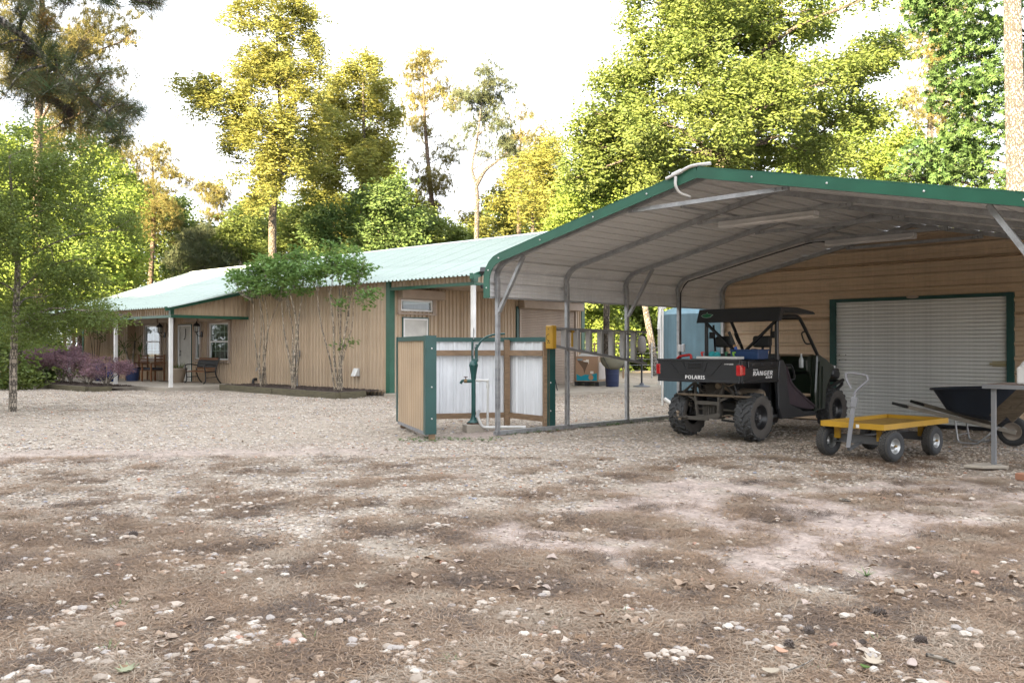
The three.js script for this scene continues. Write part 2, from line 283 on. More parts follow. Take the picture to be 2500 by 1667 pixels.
function shutterBox(a, b, y0, y1, put, dep = 0.2) {
  const p = put(a, y0, 0.067), q = put(b, y1, dep + 0.05), g = rb(abs(q[0] - p[0]), y1 - y0, abs(q[2] - p[2]), 0.03, (p[0] + q[0]) / 2, (y0 + y1) / 2, (p[2] + q[2]) / 2);
  mesh('shutter_box', [g], mat.tanTrim, house);
}
shutterBox(-9.75, -8.0, 2.19, 2.41, frontPut); shutterBox(-10.75, -9.85, 2.19, 2.41, frontPut); shutterBox(-14.55, -12.7, 2.19, 2.45, frontPut); shutterBox(-12.6, -11.7, 2.19, 2.45, frontPut);
shutterBox(0.22, 1.86, 2.655, 2.92, sidePut, 0.24); shutterBox(5.3, 8.5, 2.55, 2.82, sidePut, 0.28);
function doorIn(o, put, withGlass) {
  const w = new THREE.Group(); w.name = 'door'; house.add(w); const [a, b, c, d] = o;
  const S = (a, b, c, d, e, f) => { const p = put(a, c, e), q = put(b, d, f); return span(p[0], q[0], p[1], q[1], p[2], q[2]); };
  mesh('leaf', [S(a + 0.05, b - 0.05, c, d - 0.05, -0.02, 0.012)], M({ color: rgb(0.72, 0.71, 0.66), roughness: 0.5, map: dirtT }), w);
  mesh('frame', [S(a, a + 0.045, c, d, -0.04, 0.05), S(b - 0.045, b, c, d, -0.04, 0.05), S(a + 0.046, b - 0.046, d - 0.045, d, -0.04, 0.05)], mat.frameWhite, w);
  mesh('green_edge', [S(a - 0.035, a - 0.001, c, d + 0.035, -0.03, 0.045), S(b + 0.001, b + 0.035, c, d + 0.035, -0.03, 0.045), S(a, b, d + 0.001, d + 0.035, -0.03, 0.042)], mat.greenDark, w);
  const h = put(a + 0.13, 1.03, 0.05), k = put(a + 0.13, 1.17, 0.03);
  mesh('handle', [sph(0.032, ...h), sph(0.026, ...k), bx(0.02, 0.02, 0.02, ...put(a + 0.13, 1.03, 0.02))], mat.steel, w);
  return w;
}
doorIn(GD, sidePut);
{ const d = doorIn(DOOR, frontPut); mesh('door_hook', [tube([[-11.0, 1.98, 0.03], [-11.02, 1.7, 0.035], [-11.06, 1.6, 0.04], [-11.12, 1.6, 0.04]], 0.012, 6)], mat.black, d); }
{ // tan roller shutter in the gable wall
  const w = new THREE.Group(); w.name = 'roller_shutter'; house.add(w);
  const n = 46, sh = 2.5 / n, g = ready(join([quads([[[0.03, 0, -5.45], [0.03, 0, -8.32]], [[0.045, sh * 0.25, -5.45], [0.045, sh * 0.25, -8.32]], [[0.045, sh * 0.75, -5.45], [0.045, sh * 0.75, -8.32]], [[0.03, sh * 0.98, -5.45], [0.03, sh * 0.98, -8.32]]])]));
  for (let i = 0; i < n; i++) { const s = mesh('slat', g, mat.tanTrim, w); s.position.y = 0.08 + i * sh; }
  mesh('guide_rail', [span(0.032, 0.09, 0.08, 2.58, -5.44, -5.36)], mat.tanTrim, w); mesh('guide_rail', [span(0.032, 0.09, 0.08, 2.58, -8.4, -8.33)], mat.tanTrim, w);
  mesh('green_edge', [span(0.032, 0.07, 0.08, 2.62, -5.35, -5.24)], mat.greenDark, w);
}
// flood light on the corner, electrical fittings on the front wall
{
  const f = new THREE.Group(); f.name = 'flood_light'; house.add(f);
  mesh('lamp_head', [rb(0.2, 0.15, 0.11, 0.02, X1 + 0.42, 3.2, 0.05, -0.5, 0.5)], mat.black, f);
  mesh('bracket', [rod([X1 + 0.3, 3.08, 0.02], [X1 + 0.4, 3.16, 0.04], 0.02)], mat.black, f);
  const s = new THREE.Group(); s.name = 'sensor'; house.add(s); mesh('dome', [sph(0.05, X1 + 0.12, 2.83, -0.2), cy(0.05, 0.05, 0.04, 10, X1 + 0.12, 2.85, -0.2)], mat.black, s);
  const e = new THREE.Group(); e.name = 'electrical_box'; house.add(e);
  mesh('case', [rb(0.26, 0.2, 0.12, 0.012, -4.2, 1.12, 0.1)], M({ color: rgb(0.36, 0.38, 0.38), roughness: 0.5, map: dirtT }), e);
  mesh('conduit', [rod([-4.2, 0.1, 0.06], [-4.2, 1.02, 0.07], 0.022)], mat.galv, e);
  const v = new THREE.Group(); v.name = 'dryer_vent'; house.add(v);
  mesh('hood', [poly([[0, 0], [0.16, 0], [0.05, 0.22], [0, 0.22]], 0.2).rotateY(-PI / 2).translate(-1.36, 0.5, 0.03)], mat.pvc, v);
  const p = new THREE.Group(); p.name = 'drain_pipe'; house.add(p);
  mesh('pipe', [tube([[-6.5, 0.28, 0.0], [-6.5, 0.28, 0.09], [-6.5, 0.24, 0.13], [-6.5, 0.02, 0.15]], 0.045, 8)], mat.black, p);
  const q = new THREE.Group(); q.name = 'wall_tap'; house.add(q);
  mesh('spout', [tube([[-6.35, 0.6, 0.0], [-6.35, 0.6, 0.1], [-6.35, 0.55, 0.13]], 0.018, 6), rod([-6.4, 0.64, 0.08], [-6.3, 0.64, 0.08], 0.012)], mat.steel, q);
}
// lanterns by the door
function lantern(x, label) {
  const t = thing('wall_lantern', label, 'lantern', HOUSE.at(x, 1.78, 0.04), HOUSE.turn, 'lanterns on the porch wall');
  mesh('back_plate', [rb(0.11, 0.2, 0.03, 0.02, 0, -0.02, 0.012)], mat.black, t);
  mesh('arm', [tube([[0, -0.04, 0.02], [0, -0.09, 0.1], [0, 0.0, 0.2], [0, 0.04, 0.2]], 0.014, 6)], mat.black, t);
  mesh('cage', [lathe([[0.05, 0.05], [0.075, 0.07], [0.1, 0.26], [0.135, 0.28], [0.09, 0.33], [0.03, 0.38], [0.012, 0.44], [0, 0.44]], 6).translate(0, 0, 0.2), ...[0, 1, 2, 3, 4, 5].map(k => rod([0.078 * cos(k * PI / 3), 0.07, 0.2 + 0.078 * sin(k * PI / 3)], [0.102 * cos(k * PI / 3), 0.27, 0.2 + 0.102 * sin(k * PI / 3)], 0.008))].slice(1).concat([lathe([[0.105, 0.262], [0.14, 0.28], [0.09, 0.34], [0.03, 0.38], [0.012, 0.44], [0.001, 0.44]], 6).translate(0, 0, 0.2), lathe([[0.001, 0.03], [0.05, 0.05], [0.085, 0.072], [0.001, 0.072]], 6).translate(0, 0, 0.2)]), mat.black, t);
  mesh('glass', [cy(0.07, 0.09, 0.19, 6, 0, 0.165, 0.2)], M({ color: rgb(0.6, 0.6, 0.55), roughness: 0.3 }), t);
}
lantern(-9.86, 'black wall lantern between the front door and the right porch window'); lantern(-12.5, 'black wall lantern beside the porch window behind the spiky plant');
// slabs
structure('concrete_porch', [span(-18.7, -6.75, -0.1, 0.1, 0.02, 2.95).rotateY(HOUSE.turn).translate(HOUSE.o.x, 0, HOUSE.o.z)], mat.concrete);
structure('concrete_slab', [span(0.06, 3.5, -0.1, 0.06, -9.6, 0.25).rotateY(HOUSE.turn).translate(HOUSE.o.x, 0, HOUSE.o.z)], mat.concrete);
// ---------------------------------------------------------------- carport
const carport = thing('carport', 'open steel carport with grey ribbed roof and dark green edge trim', 'carport', CAR.o, CAR.turn);
const CW = 7.32, SP = 1.524;
const half = [[-0.065, 2.05], [-0.065, 2.31], [-0.055, 2.39], [-0.02, 2.475], [0.04, 2.55], [0.12, 2.605], [0.22, 2.64], [3.66, 3.385]];
const roofPath = [...half, ...half.slice(0, -1).reverse().map(([x, y]) => [CW - x, y])];
const cum = [0]; for (let i = 1; i < roofPath.length; i++) cum.push(cum[i - 1] + hypot(roofPath[i][0] - roofPath[i - 1][0], roofPath[i][1] - roofPath[i - 1][1]));
const ARC = cum[cum.length - 1];
function onPath(u) {
  let i = 0; while (i < cum.length - 2 && cum[i + 1] < u) i++;
  const t = (u - cum[i]) / (cum[i + 1] - cum[i]), a = roofPath[i], b = roofPath[i + 1], l = cum[i + 1] - cum[i];
  return [lerp(a[0], b[0], t), lerp(a[1], b[1], t), -(b[1] - a[1]) / l, (b[0] - a[0]) / l];
}
const HRIB = { pitch: 0.2286, h: 0.042, base: 0.052, top: 0.04, minor: 2 };
for (let k = 0, n = Math.ceil(ARC / 0.9144); k < n; k++) {
  const a = k * ARC / n, b = (k + 1) * ARC / n, pr = ribProfile(a, b, ARC / n / 4, HRIB.h, HRIB.base, HRIB.top, 2), pts = [];
  for (const c of cum) if (c > a + 1e-3 && c < b - 1e-3) { let j = pr.findIndex(p => p[0] > c); const p = pr[j - 1], q = pr[j]; pr.splice(j, 0, [c, lerp(p[1], q[1], (c - p[0]) / max(1e-4, q[0] - p[0]))]); }
  const put = ([u, s], z) => { const [x, y, nx, ny] = onPath(u); return [x + nx * s, y + ny * s, z]; };
  mesh('roof_panel', [quads([pr.map(p => put(p, 0.16)), pr.map(p => put(p, -6.13))])], mat.panelUnder, carport);
}
function offsetPath(path, o) { return path.map(([x, y], i) => { const a = path[max(0, i - 1)], b = path[min(path.length - 1, i + 1)], l = hypot(b[0] - a[0], b[1] - a[1]); return [x - (b[1] - a[1]) / l * o, y + (b[0] - a[0]) / l * o]; }); }
const band = (path, o0, o1, depth, z) => poly([...offsetPath(path, o0), ...offsetPath(path, o1).reverse()], depth).translate(0, 0, z);
// green edge trim: a face in front and a lip over the sheet, one piece a side
for (const [side, path] of [[0, roofPath.slice(0, 8)], [1, roofPath.slice(7)]]) {
  mesh('edge_trim', [band(path, -0.075, 0.045, 0.012, 0.172), band(path, 0.046, 0.058, 0.1, 0.13)], mat.green, carport);
  const scr = []; for (const u of [0.15, 0.42, 0.72, 1.6, 2.6, 3.5]) { const [x, y, nx, ny] = onPath(side ? ARC - u : u); scr.push(sph(0.012, x - nx * 0.012, y - ny * 0.012, 0.181, 6)); }
  mesh('screw', scr, mat.whitePaint, carport);
}
mesh('top_flashing', [quads([[[2.9, 3.275, 0.165], [2.9, 3.275, -6.1]], [[3.66, 3.45, 0.165], [3.66, 3.45, -6.1]], [[4.9, 3.185, 0.165], [4.9, 3.185, -6.1]]])], M({ color: rgb(0.55, 0.57, 0.58), roughness: 0.35, metalness: 0.3, map: streakT }), carport);
// steel bows: posts, rafters, ties, braces, rails
const inner = offsetPath(half, -0.035), tw = 0.062;
const bowL = inner.filter(p => p[1] > 2.28);
for (let k = 0; k < 5; k++) {
  const z = -k * SP - (k === 4 ? -0.06 : 0);
  for (const m of [0, 1]) {
    const X = x => m ? CW - x : x;
    mesh('post', [rb(tw, 2.31, tw, 0.006, X(-0.0), 1.165, z)], mat.galv, carport);
    const path = [[-0.0, 2.26], ...bowL.slice(1)].map(p => [X(p[0]), p[1]]);
    mesh('rafter', [band(m ? path.slice().reverse() : path, -tw / 2, tw / 2, tw * 0.98, z)], mat.galv, carport);
    if (k === 0 || k === 2) mesh('knee_brace', [bar([X(0.035), 1.85, z + 0.002], [X(0.56), 2.64, z + 0.002], 0.05, 0.05)], mat.galv, carport);
  }
  mesh('roof_tie', [span(2.55, CW - 2.55, 3.03, 3.08, z + 0.028, z + 0.075)], mat.galv, carport);
  mesh('bolt', [-1, 1].flatMap(s => [0.04, 0.12].map(o => sph(0.014, CW / 2 + s * (1.08 - o), 3.055, z + 0.078, 6))), mat.steel, carport);
}
for (const x of [0, CW]) mesh('base_rail', [span(x - 0.031, x + 0.031, 0.005, 0.066, -6.08, 0.06)], mat.galv, carport);
mesh('cable', [tube([[0.05, 0.2, -4.56], [0.05, 2.2, -4.56], [0.08, 2.36, -4.55], [0.2, 2.5, -4.54], [0.45, 2.57, -4.52], [2.5, 3.0, -4.52], [2.95, 3.0, -4.5]], 0.013, 6, 40)], mat.black, carport);
mesh('conduit', [rod([3.1, 3.09, -0.3], [3.4, 3.09, -5.5], 0.016)], mat.galv, carport);
{ // white conduit and fitting over the front peak
  const g = new THREE.Group(); g.name = 'peak_conduit'; carport.add(g);
  mesh('pipe', [tube([[3.24, 3.355, 0.2], [3.42, 3.40, 0.2], [3.6, 3.455, 0.19], [3.82, 3.465, 0.12]], 0.02, 8), tube([[3.38, 3.36, 0.2], [3.38, 3.25, 0.2], [3.40, 3.17, 0.14], [3.46, 3.13, 0.02]], 0.018, 8)], mat.pvc, g);
  mesh('fitting', [rb(0.15, 0.05, 0.05, 0.015, 3.4, 3.40, 0.2, 0, 0, 0.25)], mat.pvc, g);
}
{ const g = new THREE.Group(); g.name = 'outlet_box'; carport.add(g); mesh('box', [rb(0.07, 0.13, 0.09, 0.01, 0.07, 1.3, -4.53)], mat.whitePaint, g); mesh('cover', [rb(0.075, 0.15, 0.04, 0.02, 0.145, 1.3, -4.5)], M({ color: rgb(0.55, 0.56, 0.58), roughness: 0.25 }), g); }
function stripLight(z, label) {
  const t = thing('strip_light', label, 'light fitting', CAR.at(3.62, 2.98, z), CAR.turn, 'strip lights under the carport roof');
  mesh('housing', [rb(1.4, 0.055, 0.12, 0.008, 0, 0.02, 0)], M({ color: rgb(0.72, 0.71, 0.7), roughness: 0.4, map: dirtT }), t);
  mesh('diffuser', [rb(1.38, 0.03, 0.17, 0.012, 0, -0.022, 0)], M({ color: rgb(0.86, 0.84, 0.82), roughness: 0.5, map: dirtT }), t);
}
stripLight(-SP + 0.06, 'long white strip light under the carport roof, nearer to its front edge'); stripLight(-3 * SP + 0.06, 'long white strip light under the carport roof, nearer to the tan gable wall');
// ---------------------------------------------------------------- shed behind the carport
const shed = thing('metal_shed', 'tan horizontal ribbed metal shed wall with a wide roller door', 'shed', CAR.at(0, 0, -6.1), CAR.turn);
{
  const DX0 = 2.24, DX1 = 5.15, DY = 2.14, xl = y => y < 2.32 ? 0 : y < 2.6 ? lerp(0.0, 0.17, ((y - 2.32) / 0.28) ** 2) : min(3.655, 0.17 + (y - 2.6) / 0.215);
  const yTop = 3.345;
  for (let a = 0; a < yTop; a += 0.9144) {
    const b = min(yTop, a + 0.9144);
    const piece = (p, q, f0, f1) => { if (q - p < 0.02) return; const pr = ribProfile(p, q, 0.2286, 0.04, 0.085, 0.03, 1).flatMap((x, i, all) => i && x[0] > 2.3 ? [[(x[0] + all[i - 1][0]) / 2, (x[1] + all[i - 1][1]) / 2], x] : [x]); mesh('wall_panel', [quads([pr.map(([y, s]) => [f0(y), y, s]), pr.map(([y, s]) => [f1(y), y, s])])], mat.tan2, shed); };
    if (a < DY) { piece(a, min(b, DY), () => 0, () => DX0); piece(a, min(b, DY), () => DX1, () => CW); if (b > DY) piece(DY, b, xl, y => CW - xl(y)); } else piece(a, b, xl, y => CW - xl(y));
  }
  mesh('side_wall', [span(0.0, 0.02, 0, 2.3, -6.4, -0.005), span(CW - 0.02, CW, 0, 2.3, -6.4, -0.005), span(0, CW, 0, 3.4, -6.42, -6.4)], mat.tan, shed);
  const rp = offsetPath(roofPath, -0.01);
  mesh('shed_roof', [quads([rp.map(([x, y]) => [x, y, -0.04]), rp.map(([x, y]) => [x, y, -6.5])])], mat.panelUnder, shed);
  mesh('corner_trim', [span(-0.06, 0.03, 0.02, 2.05, 0.043, 0.06), span(-0.06, -0.045, 0.02, 2.05, -0.1, 0.0425)], mat.green, shed);
  mesh('roof_edge', [band(roofPath.slice(0, 8), -0.03, -0.012, 0.05, 0.035), band(roofPath.slice(7), -0.03, -0.012, 0.05, 0.035)], mat.black, shed);
  const screws = []; for (const x of [0.9, 2.1, 3.66, 5.3, 6.4]) for (let y = 2.25; y < 2.5 + 0.2 * min(x, CW - x); y += 0.2286) screws.push(sph(0.011, x, y, 0.006, 5));
  mesh('screw', screws, mat.steel, shed);
  const d = new THREE.Group(); d.name = 'roller_door'; shed.add(d);
  const n = 34, sh = (DY - 0.05) / n, gg = ready(join([quads([[[DX0 + 0.07, 0, 0.0], [DX1 - 0.07, 0, 0.0]], [[DX0 + 0.07, sh * 0.12, 0.02], [DX1 - 0.07, sh * 0.12, 0.02]], [[DX0 + 0.07, sh * 0.86, 0.023], [DX1 - 0.07, sh * 0.86, 0.023]], [[DX0 + 0.07, sh * 0.99, 0.0], [DX1 - 0.07, sh * 0.99, 0.0]]])]));
  for (let i = 0; i < n; i++) mesh('slat', gg, mat.rollDoor, d).position.set(0, 0.05 + i * sh, -0.02);
  mesh('bottom_seal', [span(DX0 + 0.07, DX1 - 0.07, 0.0, 0.05, -0.03, 0.005)], mat.black, d);
  mesh('door_frame', [span(DX0 - 0.035, DX0 + 0.07, 0, DY + 0.03, -0.03, 0.05), span(DX1 - 0.07, DX1 + 0.035, 0, DY + 0.03, -0.03, 0.05), span(DX0 + 0.071, DX1 - 0.071, DY - 0.03, DY + 0.029, -0.03, 0.048)], mat.greenDark, d);
  mesh('name_plate', [new THREE.CylinderGeometry(0.1, 0.1, 0.01, 20).rotateX(PI / 2).scale(1, 0.26, 1).translate(3.66, DY + 0.015, 0.056)], M({ color: rgb(0.42, 0.33, 0.28), roughness: 0.4 }), d);
  mesh('latch', [rb(0.24, 0.035, 0.02, 0.004, DX1 - 0.2, 1.05, 0.015), rb(0.2, 0.02, 0.03, 0.004, DX1 - 0.18, 1.085, 0.018), rb(0.2, 0.015, 0.02, 0.004, DX1 - 0.18, 1.02, 0.016)], M({ color: rgb(0.5, 0.45, 0.28), roughness: 0.35, metalness: 0.6 }), d);
  for (const [x, y] of [[2.36, 1.18], [2.48, 1.18], [2.36, 1.09], [2.48, 1.09]]) mesh('bolt', [sph(0.011, x, y, 0.0, 5)], mat.dark, d);
}
// ---------------------------------------------------------------- screen round the well pump
const scr = thing('pump_screen', 'three sided ribbed metal screen with dark green trim around the hand pump', 'fence');
{
  const A = V(-1.18, 0, -12.3), B = V(-1.85, 0, -14.25), Dd = V(-0.05, 0, -14.72), E = V(0.61, 0, -13.82), top = 1.48, lo = 0.1;
  const SR = { pitch: 0.2286, h: 0.02, base: 0.07, top: 0.03, minor: 2 };
  const side = (P, Q, inside, lowP, n, mFace, trimM) => {
    const d = Q.clone().sub(P), L = d.length(); d.normalize(); const nn = V(-d.z, 0, d.x).multiplyScalar(inside);   // towards the inside
    const at = (u, y, w) => V(P.x + d.x * u + nn.x * w, y, P.z + d.z * u + nn.z * w), ang = Math.atan2(-d.z, d.x);
    const box = (u0, u1, y0, y1, w0, w1) => { const c = at((u0 + u1) / 2, (y0 + y1) / 2, (w0 + w1) / 2); return bx(u1 - u0, y1 - y0, w1 - w0, 0, 0, 0, 0, ang, 0).translate(c.x, c.y, c.z); };
    for (let k = 0; k < n; k++) {
      const a = 0.03 + k * (L - 0.06) / n, b = 0.03 + (k + 1) * (L - 0.06) / n;
      mesh('inner_sheet', ribSheet(a, b, lowP, top - 0.02, (u, y, s) => { const q = at(u, y, 0.014 + s); return [q.x, q.y, q.z]; }, SR), mat.white, scr);
      mesh('outer_sheet', ribSheet(a, b, lowP, top - 0.02, (u, y, s) => { const q = at(u, y, -0.014 - s * 1.3); return [q.x, q.y, q.z]; }, { ...SR, pitch: 0.1524, base: 0.085, minor: 0 }), mat.tan, scr);
    }
    mesh('top_trim', [box(0, L, top - 0.07, top, -0.05, 0.05)], trimM, scr);
    return { L, box, at };
  };
  const w = mat.wood;
  const s1 = side(A, B, 1, 0.1, 2, 0, mat.greenDark), s2 = side(B, Dd, 1, 0.2, 3, 0, mat.greenDark), s3 = side(Dd, E, 1, 0.16, 2, 0, mat.greenDark);
  mesh('bottom_trim', [s1.box(0.07, s1.L - 0.05, 0.06, 0.105, -0.045, 0.0)], mat.galvDark, scr);
  mesh('end_trim', [s1.box(-0.012, 0.10, 0.08, top + 0.004, -0.062, -0.046), s1.box(-0.03, -0.013, 0.08, top + 0.004, -0.062, 0.10)], mat.greenDark, scr);
  mesh('end_trim', [s1.box(s1.L - 0.07, s1.L + 0.012, 0.1, top + 0.003, -0.062, -0.047)], mat.greenDark, scr);
  mesh('end_trim', [s3.box(s3.L - 0.045, s3.L - 0.03, 0.08, top + 0.004, 0.05, 0.06), s3.box(s3.L + 0.001, s3.L + 0.012, 0.06, top + 0.004, -0.1, 0.06)], mat.greenDark, scr);
  mesh('screw', [0.3, 0.75, 1.3].flatMap(y => [sph(0.012, ...s1.at(-0.033, y, 0.03).toArray(), 6), sph(0.012, ...s3.at(s3.L + 0.014, y, 0).toArray(), 6)]), mat.whitePaint, scr);
  for (const [p, h] of [[s1.at(0.03, 0, 0.045), 1.42], [s1.at(s1.L - 0.06, 0, 0.045), 1.42], [s2.at(s2.L - 0.06, 0, 0.085), 1.44], [s3.at(s3.L - 0.045, 0, 0.05), 1.4]]) mesh('wood_post', [bx(0.09, h + 0.1, 0.09, p.x, h / 2 - 0.05, p.z, 0, 0.2)], mat.wood, scr);
  for (const y of [1.22, 0.17]) { mesh('wood_rail', [s2.box(0.02, s2.L - 0.1, y - 0.045, y + 0.045, 0.05, 0.088)], w, scr); mesh('wood_rail', [s3.box(0.1, s3.L - 0.09, y - 0.045, y + 0.045, 0.05, 0.088)], w, scr); mesh('wood_rail', [s1.box(0.1, s1.L - 0.1, y - 0.045, y + 0.045, 0.05, 0.088)], w, scr); }
}
// ---------------------------------------------------------------- hand pump
const PP = onGround(1156, 1050);
{
  const p = thing('hand_pump', 'tall dark green cast iron hand pump standing inside the metal screen', 'pump', PP, 0);
  const G = mat.pumpGreen, rust = M({ color: rgb(0.10, 0.05, 0.03), roughness: 0.8, map: dirtT });
  mesh('concrete_base', [rb(0.3, 0.16, 0.3, 0.02, 0, 0.02, 0, 0, 0.3)], mat.concrete, p);
  mesh('flange', [cy(0.11, 0.11, 0.022, 20, 0, 0.111, 0)], rust, p);
  mesh('foot', [lathe([[0.10, 0.122], [0.10, 0.135], [0.062, 0.155], [0.04, 0.21], [0.035, 0.24]], 18)], G, p);
  mesh('standpipe', [cy(0.035, 0.035, 0.62, 16, 0, 0.52, 0)], G, p);
  mesh('barrel', [lathe([[0.036, 0.8], [0.042, 0.83], [0.045, 0.88], [0.066, 1.0], [0.073, 1.02], [0.073, 1.035], [0.058, 1.08], [0.035, 1.105], [0.02, 1.11]], 20)], G, p);
  mesh('bearing_head', [rb(0.05, 0.24, 0.04, 0.01, 0.045, 1.2, 0), rb(0.11, 0.05, 0.05, 0.012, 0.02, 1.11, 0), cyZ(0.035, 0.05, 12, 0.05, 1.33, 0), rb(0.03, 0.32, 0.045, 0.008, -0.02, 1.25, 0)], G, p);
  mesh('piston_rod', [rod([-0.005, 1.1, 0], [0.004, 1.62, 0], 0.0075)], mat.steel, p);
  mesh('rod_guide', [cy(0.022, 0.026, 0.035, 10, -0.002, 1.42, 0)], G, p);
  mesh('linkage', [tube([[-0.005, 1.18, 0.03], [0.0, 1.28, 0.035], [0.04, 1.345, 0.03]], 0.01, 6)], mat.steel, p);
  mesh('handle', [tube([[0.03, 1.34, 0], [0.075, 1.34, 0], [0.12, 1.41, 0], [0.2, 1.475, 0], [0.34, 1.52, 0], [0.5, 1.53, 0]], 0.016, 8)], G, p);
  const t = new THREE.Group(); t.name = 'spigot'; p.add(t);
  mesh('valve_body', [cyX(0.028, 0.09, 12, -0.065, 0.78, 0), sph(0.032, 0, 0.78, 0, 12)], G, t);
  mesh('brass_valve', [cyX(0.03, 0.05, 12, -0.125, 0.78, 0)], M({ color: rgb(0.2, 0.13, 0.06), roughness: 0.4, metalness: 0.6 }), t);
  mesh('spout', [tube([[-0.14, 0.79, 0], [-0.18, 0.78, 0], [-0.205, 0.74, 0]], 0.022, 8)], G, t);
  mesh('hand_wheel', [new THREE.TorusGeometry(0.028, 0.007, 6, 14).rotateX(PI / 2).translate(-0.125, 0.845, 0), rod([-0.125, 0.79, 0], [-0.125, 0.85, 0], 0.007), bx(0.055, 0.008, 0.01, -0.125, 0.845, 0)], rust, t);
  const w = new THREE.Group(); w.name = 'white_pipe'; p.add(w);
  mesh('pipe', [tube([[0.03, 0.79, 0], [0.17, 0.79, 0], [0.215, 0.785, 0], [0.228, 0.75, 0], [0.228, 0.6, 0], [0.222, -0.02, 0.0]], 0.019, 10, 40, 0.1)], mat.pvc, w);
  mesh('coupling', [cyX(0.026, 0.05, 12, 0.1, 0.79, 0), sph(0.027, 0.22, 0.785, 0, 10), cy(0.025, 0.025, 0.06, 12, 0.227, 0.7, 0)], mat.pvc, w);
  const b = thing('conduit_run', 'grey electrical conduit with switch box lying at the foot of the hand pump', 'conduit', PP, 0);
  mesh('switch_box', [rb(0.05, 0.13, 0.05, 0.01, 0.075, 0.27, 0.12, 0, 0, -0.35)], M({ color: rgb(0.5, 0.52, 0.52), roughness: 0.4, map: dirtT }), b);
  mesh('pipe', [tube([[0.06, 0.32, 0.12], [0.09, 0.18, 0.12], [0.14, 0.08, 0.12], [0.22, 0.055, 0.12], [0.5, 0.06, 0.12], [0.83, 0.06, 0.15]], 0.024, 8, 40)], mat.pvc, b);
}
// ---------------------------------------------------------------- step ladder hung along the carport posts
{
  const t = thing('step_ladder', 'grey aluminium step ladder with yellow top cap hung sideways along carport posts', 'ladder', CAR.at(0.11, 0, -1.0), CAR.turn);
  const al = M({ color: rgb(0.24, 0.235, 0.23), roughness: 0.5, metalness: 0.1, map: streakT }), L = 2.42, alStep = M({ color: rgb(0.50, 0.485, 0.46), roughness: 0.55, map: streakT });
  const yT = z => lerp(1.615, 1.58, -z / L), yB = z => lerp(1.345, 1.03, -z / L);
  mesh('side_rail', [bar([0, yT(-0.1), -0.1], [0, yT(-L), -L], 0.08, 0.032)], al, t);
  mesh('side_rail', [bar([0, yB(-0.1), -0.1], [0, yB(-L), -L], 0.08, 0.032)], al, t);
  mesh('rear_rail', [bar([-0.06, yT(-0.1) - 0.02, -0.1], [-0.06, yT(-L) - 0.04, -L + 0.1], 0.025, 0.03), bar([-0.06, yB(-0.1) + 0.02, -0.1], [-0.06, yB(-L) + 0.04, -L + 0.1], 0.025, 0.03)], al, t);
  for (let k = 0; k < 7; k++) { const z = -0.32 - k * 0.292; mesh('step', [span(-0.045, 0.045, yB(z) + 0.012, yT(z) - 0.012, z - 0.012, z + 0.012), ...[-0.035, -0.012, 0.011, 0.034].map(x => span(x - 0.004, x + 0.004, yB(z) + 0.012, yT(z) - 0.012, z + 0.0122, z + 0.017))], alStep, t); mesh('step_lip', [span(0.0455, 0.052, yB(z) + 0.013, yT(z) - 0.013, z - 0.045, z - 0.0125)], al, t); }
  mesh('foot_brace', [bar([0, yT(-L), -L], [0, yT(-L + 0.3) - 0.1, -L + 0.25], 0.02, 0.012), bar([0, yB(-L), -L], [0, yB(-L + 0.3) + 0.1, -L + 0.25], 0.02, 0.012)], al, t);
  mesh('top_cap', [rb(0.15, 0.37, 0.11, 0.02, -0.015, 1.475, -0.05)], mat.yellow, t);
  mesh('cap_hole', [...[[0, 1.6], [-0.02, 1.385], [0.015, 1.385], [0, 1.41]].map(([x, y]) => new THREE.CylinderGeometry(0.009, 0.009, 0.004, 8).rotateX(PI / 2).translate(x - 0.015, y, 0.0065)), new THREE.TorusGeometry(0.05, 0.006, 4, 14, PI * 1.2).rotateZ(1.2).translate(-0.015, 1.47, 0.004)], mat.dark, t);
  mesh('tray', [rb(0.13, 0.26, 0.03, 0.01, -0.04, 1.45, -0.62), rb(0.05, 0.03, 0.12, 0.01, -0.04, 1.57, -0.6)], mat.yellow, t);
  mesh('hanger', [rod([-0.08, 1.62, -0.56], [0.05, 1.60, -0.56], 0.008), rod([-0.08, 1.62, -2.08], [0.05, 1.56, -2.08], 0.008)], mat.black, t);
}
